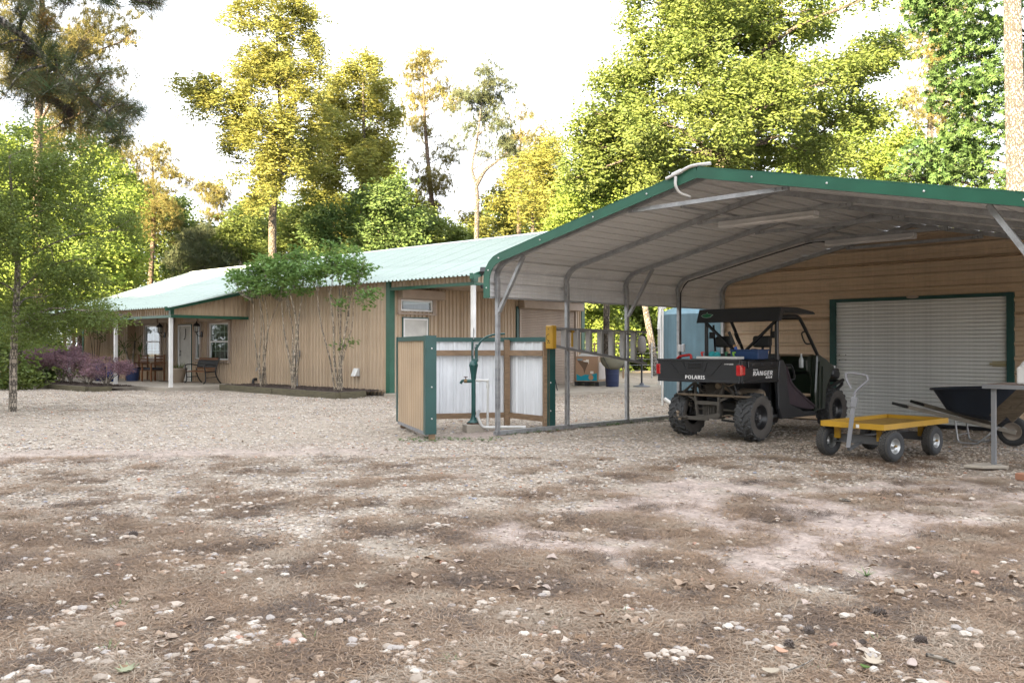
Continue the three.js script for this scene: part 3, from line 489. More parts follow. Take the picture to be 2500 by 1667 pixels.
// ---------------------------------------------------------------- ground: one sheet with uneven relief; colours are those of gravel, sand, needles and dirt
const gz = { // share of each kind of surface at a spot (x, d = metres ahead of the camera)
  at(x, d) {
    const w1 = fbm(x * 0.35, d * 0.35, 4), w2 = fbm(x * 1.1 + 30, d * 1.1, 4), w3 = fbm(x * 3.1 + 9, d * 3.1 + 4, 3);
    const n = w1 * 0.9 + w2 * 0.55 + w3 * 0.3;
    // brown needle litter in the foreground, deeper on the left, shallower on the right
    const edge = x < 0 ? lerp(6.0, 4.7, clamp((x + 3.2) / 3.2)) : lerp(4.7, 4.3, clamp(x / 2));
    let needle = smooth(-0.55, 0.55, (edge - d) * 0.75 + n * 0.9);
    // pale sandy ground right of the middle
    let sand = smooth(-0.1, 0.45, 1.0 - hypot((x - 2.5) / 2.9, (d - 6.4) / 2.6) + n * 0.7);
    sand = max(sand, 0.75 * smooth(0.0, 0.6, 0.8 - abs(d - 11.2 - 0.1 * x) / 1.1 - smooth(-3, 0, x) * 1.2 + n * 0.5));
    sand = max(sand, 0.9 * smooth(0.1, 0.7, 1 - hypot((x + 0.55) / 0.85, (d - 13.1) / 0.8)));
    // patches of needles blown over the sand and the drive
    const w4 = fbm(x * 9.5 + 60, d * 9.5, 2), mott = fbm(x * 0.9 + 50, d * 0.75 + 20, 3) * 0.8 + 0.5 * fbm(x * 2.6 + 7, d * 2.6 + 90, 3) + 0.35 * w3 + 0.25 * w4;
    const blown = 0.85 * smooth(-0.05, 0.85, mott) * (1 - smooth(6, 9.5, d) * 0.6) * (1 - 0.35 * smooth(0.3, 0.8, sand));
    needle *= 0.62 + 0.38 * smooth(-0.5, 0.35, mott);
    needle = clamp(max(needle, blown * 0.95));
    // brown dirt round the cart and under the carport
    let dirt = smooth(-0.2, 0.7, 1.1 - hypot((x - 5.0) / 2.6, (d - 10.4) / 1.9) + n * 0.6) * 0.9;
    dirt = max(dirt, 0.45 * smooth(0.0, 0.8, w1 + 0.2));
    const wood = smooth(0, 1, (hypot(x, d) - 36) / 6);                           // forest floor beyond the yard
    let g = clamp(1 - max(needle * 0.9, sand * 0.85, dirt * 0.75));
    return { needle, sand, dirt, gravel: g, wood, n, w3 };
  },
};
const relief = (x, d) => 0.02 * fbm(x * 0.5 + 5, d * 0.5, 3) + 0.016 * fbm(x * 2.3, d * 2.3 + 8, 3) + 0.013 * fbm(x * 6, d * 6, 2) * (1 - smooth(9, 13, d) * 0.6) - 0.016;
{
  const xs = [], ds = [];
  for (let x = -150; x < -20; x += 10) xs.push(x); for (let x = -20; x < -6; x += 0.5) xs.push(x); for (let x = -6; x < 8; x += 0.045) xs.push(x); for (let x = 8; x < 20; x += 0.5) xs.push(x); for (let x = 20; x <= 150; x += 10) xs.push(x);
  for (let d = -60; d < 2; d += 6) ds.push(d); for (let d = 2; d < 9; d += 0.04) ds.push(d); for (let d = 9; d < 18; d += 0.08) ds.push(d); for (let d = 18; d < 36; d += 0.3) ds.push(d); for (let d = 36; d <= 160; d += 8) ds.push(d);
  const nx = xs.length, P = new Float32Array(nx * ds.length * 3), C = new Float32Array(nx * ds.length * 3), U = new Float32Array(nx * ds.length * 2), I = [];
  const cG = [0.40, 0.34, 0.27], cN = [0.175, 0.134, 0.102], cS = [0.46, 0.37, 0.32], cD = [0.25, 0.20, 0.15], cW = [0.17, 0.125, 0.08];
  ds.forEach((d, j) => xs.forEach((x, i) => {
    const k = j * nx + i, z = gz.at(x, d), near = d > 1.5 && d < 40 && abs(x) < 25;
    let y = near ? relief(x, d) : -0.012; y = lerp(y, -0.02, smooth(14, 20, d) * 0.6);
    P.set([x, y, -d], k * 3); U.set([x, d], k * 2);
    let c = [0, 1, 2].map(q => { let v = cG[q]; v = lerp(v, cD[q], z.dirt * 0.75); v = lerp(v, cS[q], z.sand * 0.9); v = lerp(v, cN[q], z.needle * 0.88); return lerp(v, cW[q], z.wood * 0.8); });
    const grain = 1 + 0.22 * z.w3 + 0.2 * fbm(x * 8 + 3, d * 8, 3) + 0.06 * (R0() - 0.5);
    const red = smooth(0.2, 0.9, 1 - hypot((x + 9.2) / 1.1, (d - 18.3) / 0.5)) * 0.6;
    C.set([c[0] * grain * lerp(1, 1.0, red), c[1] * grain * lerp(1, 0.66, red), c[2] * grain * lerp(1, 0.48, red)], k * 3);
  }));
  for (let j = 0; j + 1 < ds.length; j++) for (let i = 0; i + 1 < nx; i++) { const a = j * nx + i; I.push(a, a + 1, a + nx, a + nx, a + 1, a + nx + 1); }
  const g = new THREE.BufferGeometry(); g.setAttribute('position', new THREE.BufferAttribute(P, 3)); g.setAttribute('color', new THREE.BufferAttribute(C, 3)); g.setAttribute('uv', new THREE.BufferAttribute(U, 2)); g.setIndex(I); g.computeVertexNormals();
  // crumbs and dust: fine and coarse grain, 1.7 m a tile
  const gr = RNG(91), pm = tex(1024, (u, v) => { const w = 0.83 + 0.2 * tile(u, v, 34, 5) + 0.07 * tile(u, v, 9, 3) + 0.16 * (gr() - 0.5); return [w, w * 0.995, w * 0.985]; }, true, 1.7);
  const pb = tex(1024, (u, v) => 0.5 + 0.42 * tile(u, v, 40, 5) + 0.1 * (gr() - 0.5), false, 1.7);
  const m = structure('ground', ready(g), M({ color: rgb(1.08, 1.08, 1.08), vertexColors: true, roughness: 1, map: pm, bumpMap: pb, bumpScale: 0.016 }));
  m.name = 'ground';
}
// ---------------------------------------------------------------- loose things on the ground, too many to count
function scatter(name, label, category, geo, m, list) {          // list of [x, y, d, scale, yaw, tilt, colour, squash]
  const im = new THREE.InstancedMesh(ready(join(geo)), m, list.length), q = new THREE.Quaternion(), e = new THREE.Euler(), mt = new THREE.Matrix4();
  list.forEach((s, i) => { e.set(s[5] ?? 0, s[4], s[8] ?? 0); q.setFromEuler(e); mt.compose(V(s[0], s[1], -s[2]), q, V(s[3], s[3] * (s[7] ?? 1), s[3])); im.setMatrixAt(i, mt); if (s[6]) im.setColorAt(i, s[6]); });
  im.name = numbered(name); scene.add(im); tag(im, label, category, null, 'stuff'); return im;
}
{
  const r = RNG(5), inYard = (x, d) => { const h = V(x, 0, -d).sub(HOUSE.o).applyAxisAngle(V(0, 1, 0), -HOUSE.turn); if (h.x > -19 && h.x < 3.6 && h.z < 0.4 && h.z > -10) return false; if (h.x > -19 && h.x < -6.7 && h.z < 3.1 && h.z > 0) return false; if (h.x > -7 && h.x < -0.5 && h.z < 1.9 && h.z > 0) return false; const c = V(x, 0, -d).sub(CAR.o).applyAxisAngle(V(0, 1, 0), -CAR.turn); return !(c.z < -6.05 && c.x > -0.2 && c.x < 7.4); };
  const stone = []; { const g = new THREE.IcosahedronGeometry(1, 1), p = g.attributes.position; const rr = RNG(3); const seen = new Map(); for (let i = 0; i < p.count; i++) { const k = [0, 1, 2].map(c => p.getComponent(i, c).toFixed(3)).join(); if (!seen.has(k)) seen.set(k, 0.78 + rr() * 0.4); const s = seen.get(k); p.setXYZ(i, p.getX(i) * s * 1.15, p.getY(i) * s * 0.75, p.getZ(i) * s); } g.computeVertexNormals(); stone.push(g); }
  const tones = [rgb(0.40, 0.345, 0.285), rgb(0.35, 0.295, 0.24), rgb(0.47, 0.42, 0.355), rgb(0.29, 0.24, 0.19), rgb(0.37, 0.295, 0.23), rgb(0.32, 0.285, 0.255)], L = [];
  const put = (n, d0, d1, size0, size1, k) => {
    for (let i = 0, t = 0; i < n && t < n * 12; t++) {
      const d = sqrt(lerp(d0 * d0, d1 * d1, r())), x = (r() * 2 - 1) * d * 0.64, z = gz.at(x, d);
      const pr = (z.gravel * 0.9 + z.dirt * 0.25 + 0.05) * (1 - z.needle * 0.75) * (1 - z.sand * 0.97) ** 2 + 0.03 + 1.3 * smooth(0.1, 0.5, fbm(x * 1.5 + 80, d * 1.5, 4)) * z.needle * (x < 0.6 ? 1 : 0.25);
      if (r() > pr * k || !inYard(x, d)) continue; i++;
      const s = lerp(size0, size1, Math.pow(r(), 2.6)), rare = r();
      L.push([x, relief(x, d) + s * 0.12, d, s, r() * 6.28, (r() - 0.5) * 0.5, rare < 0.012 ? rgb(0.36, 0.19, 0.12) : rare < 0.03 ? rgb(0.27, 0.27, 0.30) : tones[r() * tones.length | 0], 0.55 + 0.4 * r()]);
    }
  };
  put(12000, 3.2, 7, 0.003, 0.018, 1.1);
  for (let i = 0, t = 0; i < 5200 && t < 200000; t++) {                         // stones lying on the needle litter, in drifts
    const d = sqrt(lerp(10, 64, r())), x = (r() * 2 - 1) * d * 0.64, z = gz.at(x, d), cl = smooth(0.05, 0.6, fbm(x * 1.25 + 80, d * 1.25, 4)) * (x < 0.8 ? 1 : 0.35) + 0.07;
    if (z.needle < 0.35 || r() > cl) continue; i++; const s = lerp(0.006, 0.026, Math.pow(r(), 2.2));
    L.push([x, relief(x, d) + 0.008 + s * 0.35, d, s, r() * 6.28, (r() - 0.5) * 0.5, r() < 0.03 ? rgb(0.34, 0.19, 0.13) : tones[r() * tones.length | 0], 0.6 + 0.4 * r()]);
  } put(46000, 6, 12, 0.005, 0.02, 1.2); put(60000, 11, 27, 0.009, 0.024, 1.2);
  scatter('gravel', 'pale loose gravel stones spread over the yard', 'gravel', stone, M({ color: rgb(1, 1, 1), roughness: 0.95 }), L);
  // pine needles: mats of thin bent strands
  const mk = seed => { const q = RNG(seed), P = []; for (let i = 0; i < 46; i++) { const a = q() * 6.28, l = 0.045 + 0.07 * q(), x = (q() - 0.5) * 0.22, z = (q() - 0.5) * 0.22, y0 = q() * 0.014, y1 = q() * 0.018, w = 0.0013, nx = -sin(a) * w, nz = cos(a) * w, b = (q() - 0.5) * 0.5, mx = x + cos(a) * l / 2, mz = z + sin(a) * l / 2, ex = mx + cos(a + b) * l / 2, ez = mz + sin(a + b) * l / 2, my = max(y0, y1) + 0.004; P.push(x - nx, y0, z - nz, x + nx, y0, z + nz, mx + nx, my, mz + nz, x - nx, y0, z - nz, mx + nx, my, mz + nz, mx - nx, my, mz - nz, mx - nx, my, mz - nz, mx + nx, my, mz + nz, ex, y1, ez); } const g = new THREE.BufferGeometry(); g.setAttribute('position', new THREE.Float32BufferAttribute(P, 3)); g.computeVertexNormals(); return g; };
  const nt = [rgb(0.10, 0.075, 0.058), rgb(0.17, 0.112, 0.072), rgb(0.25, 0.165, 0.10), rgb(0.28, 0.205, 0.14), rgb(0.31, 0.25, 0.185)];
  for (let v = 0; v < 3; v++) {
    const N2 = []; for (let i = 0, t = 0; i < 6500 && t < 120000; t++) { const d = sqrt(lerp(9.6, 110, r())), x = (r() * 2 - 1) * d * 0.64, z = gz.at(x, d); if (r() > z.needle * 0.9 + 0.006 || d > 7 && r() > 0.6) continue; i++; N2.push([x, relief(x, d) - 0.002, d, 0.8 + r() * 0.6, r() * 6.28, 0, nt[clamp(2.5 + 3.2 * fbm(x * 1.4 + 33, d * 1.4, 3) + (r() - 0.5) * 2.4, 0, 4.99) | 0], 1]); }
    scatter('pine_needles', ['fallen brown pine needles covering the foreground', 'dry pine needles scattered over the sandy ground', 'matted pine straw lying on the yard'][v], 'pine needles', [mk(20 + v)], M({ color: rgb(1, 1, 1), roughness: 0.9 }), N2);
  }
  // dead leaves, curled
  const leaf = (seed, lobed) => { const q = RNG(seed), rows = []; for (let i = 0; i <= 5; i++) { const t = i / 5, w = (lobed ? 0.34 * sin(PI * min(1, t * 1.05)) * (1 + 0.5 * (i % 2)) : 0.28 * sin(PI * (0.08 + 0.9 * t))), c = 0.18 * sin(PI * t) + 0.1 * q(), k = 0.22 + 0.2 * q(); rows.push([[t - 0.5, c + k * w * 1.2, -w], [t - 0.5, c * 0.3, 0], [t - 0.5, c + k * w * 1.0, w]]); } return quads(rows); };
  const lt = [rgb(0.34, 0.265, 0.20), rgb(0.29, 0.21, 0.145), rgb(0.40, 0.335, 0.27), rgb(0.21, 0.135, 0.08), rgb(0.36, 0.29, 0.245)];
  for (let v = 0; v < 2; v++) {
    const A = []; for (let i = 0, t = 0; i < 2500 && t < 140000; t++) { const d = sqrt(lerp(9.6, 420, r() * r())), x = (r() * 2 - 1) * d * 0.64, z = gz.at(x, d), cl = smooth(-0.1, 0.6, fbm(x * 0.9 + 120, d * 0.9, 3)); if (r() > 0.03 + 0.75 * z.needle * cl * cl + 0.06 * cl || !inYard(x, d)) continue; i++; A.push([x, relief(x, d) + 0.012, d, (0.024 + 0.06 * r() * r()) * (d < 5.5 ? 1.1 : 0.7), r() * 6.28, (r() - 0.5) * 0.5, lt[r() * 5 | 0], 0.75, (r() - 0.5) * 0.4]); }
    scatter('dead_leaves', ['curled dead tan leaves scattered across the ground', 'dry lobed leaves scattered across the ground'][v], 'leaves', [leaf(40 + v, v)], M({ color: rgb(1, 1, 1), roughness: 0.85 }), A);
  }
  // small green weeds
  const wd = (() => { const P = [], q = RNG(66); for (let i = 0; i < 16; i++) { const a = q() * 6.28, l = 0.03 + 0.05 * q(), w = 0.004, dx = cos(a), dz = sin(a), h = 0.02 + 0.035 * q(); P.push(-dz * w, 0, dx * w, dz * w, 0, -dx * w, dx * l, h, dz * l); } const g = new THREE.BufferGeometry(); g.setAttribute('position', new THREE.Float32BufferAttribute(P, 3)); g.computeVertexNormals(); return g; })();
  const W = [[2.05, 5.0], [0.55, 4.3], [-0.9, 3.9], [-1.75, 3.75], [-0.25, 3.6], [1.65, 3.9], [2.3, 3.75], [1.25, 3.55], [0.2, 4.15], [-2.0, 4.4]].map(([x, d]) => [x, relief(x, d), d, 0.8 + r() * 0.5, r() * 6.28, 0, null, 1]);
  for (let i = 0; i < 160; i++) { const s = r() * 6; const p = CAR.at(-0.05 + 0.25 * (r() - 0.3), 0, -s); W.push([p.x, 0, -p.z, 0.5 + r() * 0.6, r() * 6.28, 0, null, 1]); }
  for (let i = 0; i < 70; i++) { const x = -1.6 + r() * 1.5, d = 12.0 + r() * 0.6; W.push([x, 0, d, 0.5 + r() * 0.5, r() * 6.28, 0, null, 1]); }
  scatter('weeds', 'tiny green weeds sprouting between the gravel', 'weeds', [wd], M({ color: rgb(0.10, 0.17, 0.05), roughness: 0.8 }), W);
}
// countable things lying in the foreground
{
  const scaleG = (() => { const l = []; for (let k = 0; k < 7; k++) for (let i = 0; i < 8; i++) { const a = (i + k * 0.5) / 8 * 2 * PI, t = k / 6, R = 0.022 + 0.022 * sin(PI * (0.15 + 0.75 * t)); l.push(new THREE.ConeGeometry(0.011, 0.03, 4).rotateX(1.1 + 0.3 * t).translate(0, -0.045 + t * 0.09, R).rotateY(a)); } l.push(new THREE.SphereGeometry(0.026, 8, 6).scale(1, 1.7, 1)); return ready(join(l)); })();
  const cone = (px, py, s, yaw, roll, label) => { const t = thing('pine_cone', label, 'pine cone', onGround(px, py).add(V(0, 0.012 * s, 0)), yaw, 'pine cones lying in the foreground'); const m = mesh('scales', scaleG, coneM, t); m.rotation.z = roll; m.scale.setScalar(s * 0.55); };
  const coneM = M({ color: rgb(0.12, 0.095, 0.08), roughness: 0.9, map: dirtT });
  cone(2147, 1503, 1.1, 0.3, 1.4, 'grey pine cone lying beside green sprouts, uppermost of the right foreground'); cone(1975, 1545, 0.9, 1.2, 1.2, 'small pine cone half buried in needles, left of the uppermost pine cone'); cone(1925, 1580, 0.9, 2.2, 0.3, 'upright dark pine cone beside a pale orange leaf'); cone(2105, 1573, 0.7, 0.8, 1.5, 'small dark pine cone in the middle of the needle litter'); cone(2248, 1568, 0.9, 2.9, 1.5, 'dark purple pine cone near the right edge of the foreground'); cone(325, 1308, 1.0, 0.9, 1.4, 'dark pine cone alone in the left foreground');
  const star = [[0, 0.5], [0.1, 0.22], [0.34, 0.34], [0.24, 0.1], [0.5, 0.04], [0.26, -0.1], [0.3, -0.34], [0.06, -0.24], [0, -0.55], [-0.08, -0.24], [-0.32, -0.3], [-0.26, -0.08], [-0.5, 0.06], [-0.24, 0.12], [-0.32, 0.36], [-0.1, 0.22]];
  const big = (px, py, s, yaw, c, label, shape) => { const g = poly((shape ?? star).map(([x, y]) => [x * s, y * s]), 0.003); const p = g.attributes.position; for (let i = 0; i < p.count; i++) p.setZ(i, p.getZ(i) + 1.6 * (p.getX(i) ** 2 + p.getY(i) ** 2) / s * 0.5); g.rotateX(-PI / 2); g.computeVertexNormals(); const t = mesh('fallen_leaf', [g], M({ color: c, roughness: 0.8, map: dirtT })); t.position.copy(onGround(px, py)).add(V(0, 0.018, 0)); t.rotation.y = yaw; t.rotation.x = 0.12; tag(t, label, 'leaf'); };
  const oval = [...Array(12)].map((_, i) => [0.22 * cos(i / 12 * 6.283), 0.4 * sin(i / 12 * 6.283)]);
  big(2130, 1625, 0.10, 0.4, rgb(0.42, 0.35, 0.26), 'pale tan maple leaf lying next to a round green leaf'); big(2111, 1637, 0.05, 0.9, rgb(0.07, 0.13, 0.015), 'small round green leaf touching the tan maple leaf', oval); big(1907, 1598, 0.08, 0.7, rgb(0.46, 0.27, 0.17), 'pale orange oval leaf by the upright pine cone', oval); big(1880, 1648, 0.09, 1.5, rgb(0.36, 0.30, 0.22), 'tan oval leaf at the bottom edge, right of centre', oval); big(2225, 1630, 0.09, 2.6, rgb(0.40, 0.32, 0.27), 'folded tan leaf near the bottom right corner', oval); big(310, 1645, 0.09, 1.9, rgb(0.27, 0.28, 0.17), 'pale green leaf with stalk at the bottom left'); big(880, 1440, 0.08, 0.2, rgb(0.38, 0.33, 0.26), 'curled pale leaf in the needle litter, left of centre');
  const twig = (pts, rr, label) => { const t = mesh('fallen_twig', [limb(pts.map(([x, y, h]) => onGround(x, y).add(V(0, h ?? 0.02, 0))), [rr, rr * 0.9, rr * 0.5], 6)], M({ color: rgb(0.30, 0.26, 0.21), roughness: 0.9, map: barkT })); tag(t, label, 'twig'); };
  twig([[2260, 1608], [2300, 1618], [2330, 1630]], 0.009, 'pale crooked twig in the bottom right foreground'); twig([[1925, 1645], [1955, 1635], [1985, 1618]], 0.004, 'thin twig lying at the bottom, right of centre'); twig([[2050, 1224], [2062, 1226], [2076, 1229]], 0.014, 'short bark piece lying on the pale sand');
}
// ---------------------------------------------------------------- utility vehicle under the carport


const font = await new FontLoader().loadAsync('fonts/droid/droid_sans_bold.typeface.json');
function text(str, size, width, depth = 0.003, slant = 0) {
  const g = new TextGeometry(str, { font, size, depth, curveSegments: 3, bevelEnabled: false }); g.computeBoundingBox(); const b = g.boundingBox, c = (b.max.x + b.min.x) / 2;
  g.translate(-c, -(b.max.y + b.min.y) / 2, 0); if (width) g.scale(width / (b.max.x - b.min.x), 1, 1);
  if (slant) g.applyMatrix4(new THREE.Matrix4().makeShear(0, 0, slant, 0, 0, 0)); return g;
}
const um = {
  body: M({ color: rgb(0.030, 0.032, 0.036), roughness: 0.36, map: dirtT, bumpMap: fineB, bumpScale: 0.0008 }),
  side: M({ color: rgb(0.008, 0.010, 0.013), roughness: 0.28 }),
  green: MP({ color: rgb(0.012, 0.020, 0.012), roughness: 0.3, clearcoat: 0.6, clearcoatRoughness: 0.12 }),
  frame: M({ color: rgb(0.012, 0.013, 0.015), roughness: 0.35 }),
  seat: M({ color: rgb(0.03, 0.033, 0.034), roughness: 0.62, map: dirtT }),
  dust: M({ color: rgb(0.10, 0.09, 0.076), roughness: 0.85, map: dirtT }),
  mud: M({ color: rgb(0.24, 0.19, 0.135), roughness: 0.95, map: dirtT }),
  tread: M({ color: rgb(0.07, 0.072, 0.074), roughness: 0.75, map: dirtT }),
  sidewall: M({ color: rgb(0.11, 0.10, 0.09), roughness: 0.9, map: dirtT }),
  red: MP({ color: rgb(0.45, 0.01, 0.015), roughness: 0.15, clearcoat: 1 }),
  white: M({ color: rgb(0.75, 0.75, 0.75), roughness: 0.5 }),
};
const ATV = frame(3.03, -12.6, CAR.turn);
const utv = thing('utility_vehicle', 'black and dark green two seat utility vehicle with cargo bed, seen from behind', 'utility vehicle', ATV.o, ATV.turn);
function chunkyWheel(parent, x, z, r, w, outer, rimR = 0.165) {      // axle along x; outer = +1 or -1 gives the outward side
  const g = new THREE.Group(); g.name = 'wheel'; parent.add(g); g.position.set(x, r, z); if (outer < 0) g.rotation.y = PI;
  const h = w / 2;
  const prof = [[rimR, h * 0.72], [rimR + 0.02, h * 0.86], [(rimR + r) / 2 + 0.01, h * 1.0], [r - 0.035, h * 0.9], [r - 0.022, h * 0.66], [r - 0.02, 0], [r - 0.022, -h * 0.66], [r - 0.035, -h * 0.9], [(rimR + r) / 2 + 0.01, -h], [rimR + 0.02, -h * 0.86], [rimR, -h * 0.72]];
  mesh('tyre', [lathe(prof.slice(0, 4), 32).rotateZ(-PI / 2)], um.sidewall, g); mesh('inner_sidewall', [lathe(prof.slice(7), 32).rotateZ(-PI / 2)], um.sidewall, g);
  const lugs = [lathe(prof.slice(3, 8), 40).rotateZ(-PI / 2)], n = 17;
  for (let i = 0; i < n; i++) for (const s of [-1, 1]) {
    const a = (i + (s > 0 ? 0.5 : 0)) / n * 2 * PI;
    lugs.push(rb(h * 0.85, 0.05, 0.04, 0.008, s * h * 0.42, r - 0.026, 0, 0, s * 0.55, 0, 1).rotateX(a), rb(h * 0.3, 0.045, 0.045, 0.008, s * h * 0.8, r - 0.04, 0.03, 0, 0, -s * 0.5, 1).rotateX(a), rb(h * 0.3, 0.05, 0.055, 0.008, s * h * 0.1, r - 0.026, 0.055, 0, -s * 0.6, 0, 1).rotateX(a));
  }
  mesh('tread', lugs, um.tread, g);
  mesh('rim', [lathe([[rimR, -h * 0.7], [rimR - 0.02, -h * 0.5], [rimR - 0.022, h * 0.45], [rimR + 0.004, h * 0.74], [rimR + 0.012, h * 0.8], [rimR + 0.002, h * 0.82], [rimR - 0.03, h * 0.5], [rimR - 0.05, h * 0.3], [0.07, h * 0.36], [0.045, h * 0.42], [0.001, h * 0.42]], 28).rotateZ(-PI / 2)], um.frame, g);
  mesh('rim_hole', [...Array(8)].map((_, i) => { const a = i / 8 * 2 * PI; return new THREE.CylinderGeometry(0.017, 0.017, 0.006, 10).rotateZ(PI / 2).translate(h * 0.335, 0.095 * cos(a), 0.095 * sin(a)); }), mat.dark, g);
  mesh('hub', [new THREE.CylinderGeometry(0.03, 0.035, 0.05, 10).rotateZ(PI / 2).translate(h * 0.5, 0, 0), ...[0, 1, 2, 3].map(i => new THREE.CylinderGeometry(0.011, 0.011, 0.03, 6).rotateZ(PI / 2).translate(h * 0.44, 0.058 * cos(i * PI / 2 + 0.4), 0.058 * sin(i * PI / 2 + 0.4)))], mat.steel, g);
  return g;
}
const WB = 2.3;
for (const [x, z, w] of [[0.56, 0, 0.28], [-0.56, 0, 0.28], [0.57, -WB, 0.24], [-0.57, -WB, 0.24]]) chunkyWheel(utv, x, z, 0.335, w, Math.sign(x));
{ // cargo bed
  const b = new THREE.Group(); b.name = 'cargo_bed'; utv.add(b);
  mesh('tailgate', [rb(1.37, 0.30, 0.05, 0.012, 0, 0.985, 0.55), rb(1.385, 0.03, 0.075, 0.01, 0, 1.135, 0.55), rb(1.36, 0.035, 0.062, 0.01, 0, 0.84, 0.552)], um.body, b);
  const ridge = (pts) => { const o = []; for (let i = 0; i + 1 < pts.length; i++) o.push(bar([...pts[i], 0.578], [...pts[i + 1], 0.578], 0.014, 0.02)); return o; };
  mesh('tailgate_ridge', [...ridge([[-0.62, 1.105], [-0.46, 1.095], [-0.31, 0.935], [-0.19, 0.93]]), ...ridge([[0.62, 1.105], [0.40, 1.1], [0.24, 0.935], [0.13, 0.93]]), ...ridge([[-0.24, 1.11], [-0.18, 0.98], [0.12, 0.98], [0.17, 1.11]])], um.body, b);
  mesh('tailgate_handle', [rb(0.24, 0.085, 0.02, 0.008, -0.03, 1.06, 0.577), rb(0.2, 0.02, 0.02, 0.006, -0.03, 1.085, 0.588)], um.frame, b);
  mesh('side_panel', [rb(0.04, 0.32, 0.97, 0.015, 0.685, 0.98, 0.06), rb(0.035, 0.1, 0.80, 0.012, 0.712, 1.075, 0.02), rb(0.03, 0.04, 0.95, 0.01, 0.706, 0.84, 0.06)], um.side, b);
  mesh('side_panel', [rb(0.04, 0.32, 0.97, 0.015, -0.685, 0.98, 0.06), rb(0.035, 0.1, 0.80, 0.012, -0.712, 1.075, 0.02)], um.side, b);
  mesh('bed_floor', [rb(1.34, 0.05, 0.95, 0.01, 0, 0.845, 0.06), rb(1.36, 0.33, 0.04, 0.01, 0, 0.985, -0.43)], um.side, b);
  mesh('tie_down', [0.3, 0.05, -0.2].map(z => rb(0.012, 0.035, 0.06, 0.005, 0.732, 1.085, z)), um.body, b);
  for (const s of [-1, 1]) mesh('tail_light', [rb(0.075, 0.15, 0.075, 0.012, s * 0.672, 1.0, 0.545), rb(0.035, 0.12, 0.09, 0.012, s * 0.702, 0.995, 0.52)], um.red, b);
  mesh('maker_lettering', [text('POLARIS', 0.052, 0.33).translate(-0.03, 0.893, 0.5755)], um.white, b);
  mesh('badge_lettering', [text('SPORTSMAN', 0.018, 0.14).translate(0.52, 1.085, 0.5755)], um.white, b);
  mesh('model_lettering', [text('RANGER', 0.062, 0.52, 0.002, 0.25).rotateY(PI / 2).translate(0.7065, 0.955, 0.0), text('4X4', 0.034, 0.18, 0.002, 0.25).rotateY(PI / 2).translate(0.7065, 0.895, -0.15), text('POLARIS', 0.016, 0.12, 0.002).rotateY(PI / 2).translate(0.7065, 1.006, 0.2)], um.white, b);
}
{ // roof
  const r = new THREE.Group(); r.name = 'roof'; utv.add(r);
  const prof = [[-0.42, 1.69], [-0.44, 1.70], [-0.50, 1.90], [-1.0, 1.905], [-1.46, 1.86], [-1.53, 1.835], [-1.52, 1.815], [-1.35, 1.815], [-0.60, 1.83], [-0.53, 1.70]];
  mesh('roof_shell', [poly(prof.map(([z, y]) => [-z, y]), 1.40, 0.012).rotateY(PI / 2)], um.body, r);
  const em = [[-0.09, 0], [-0.06, 0.018], [-0.02, 0.022], [0.0, 0.05], [0.02, 0.022], [0.06, 0.02], [0.1, 0.012], [0.06, -0.022], [0.0, -0.03], [-0.06, -0.02]];
  const badge = poly(em, 0.006).rotateX(-0.29).translate(-0.53, 1.80, -0.4615), back = poly(em.map(([x, y]) => [x * 1.15, y * 1.2]), 0.004).rotateX(-0.29).translate(-0.53, 1.80, -0.4625);
  mesh('emblem', [badge], M({ color: rgb(0.01, 0.13, 0.05), roughness: 0.4 }), r); mesh('emblem_outline', [back], M({ color: rgb(0.3, 0.4, 0.35), roughness: 0.5 }), r);
}
{ // roll cage
  const c = new THREE.Group(); c.name = 'roll_cage'; utv.add(c); const F = um.frame;
  for (const s of [-1, 1]) {
    mesh('rear_pillar', [rod([s * 0.60, 1.05, -0.56], [s * 0.60, 1.74, -0.56], 0.03, 0.03, 10)], F, c);
    mesh('front_pillar', [tube([[s * 0.60, 1.76, -0.6], [s * 0.60, 1.78, -1.1], [s * 0.60, 1.74, -1.24], [s * 0.62, 1.45, -1.5], [s * 0.64, 1.16, -1.74]], 0.026, 8, 30, 0.25)], F, c);
    mesh('grab_handle', [tube([[s * 0.60, 1.56, -1.4], [s * 0.58, 1.52, -1.33], [s * 0.58, 1.38, -1.44], [s * 0.61, 1.37, -1.55]], 0.012, 6)], F, c);
    mesh('seat_belt', [bar([s * 0.50, 1.66, -0.60], [s * 0.46, 1.14, -0.60], 0.045, 0.008), bx(0.06, 0.1, 0.05, s * 0.53, 1.5, -0.6)], F, c);
  }
  mesh('cross_bar', [rod([-0.6, 1.74, -0.56], [0.6, 1.74, -0.56], 0.024), rod([-0.6, 1.76, -1.22], [0.6, 1.76, -1.22], 0.024), rod([-0.6, 1.13, -0.55], [0.6, 1.13, -0.55], 0.02)], F, c);
  mesh('diagonal_brace', [bar([-0.585, 1.69, -0.53], [0.06, 1.14, -0.53], 0.05, 0.03)], F, c);
  mesh('diagonal_brace', [bar([0.585, 1.69, -0.53], [-0.02, 1.14, -0.50], 0.05, 0.03)], F, c);
}
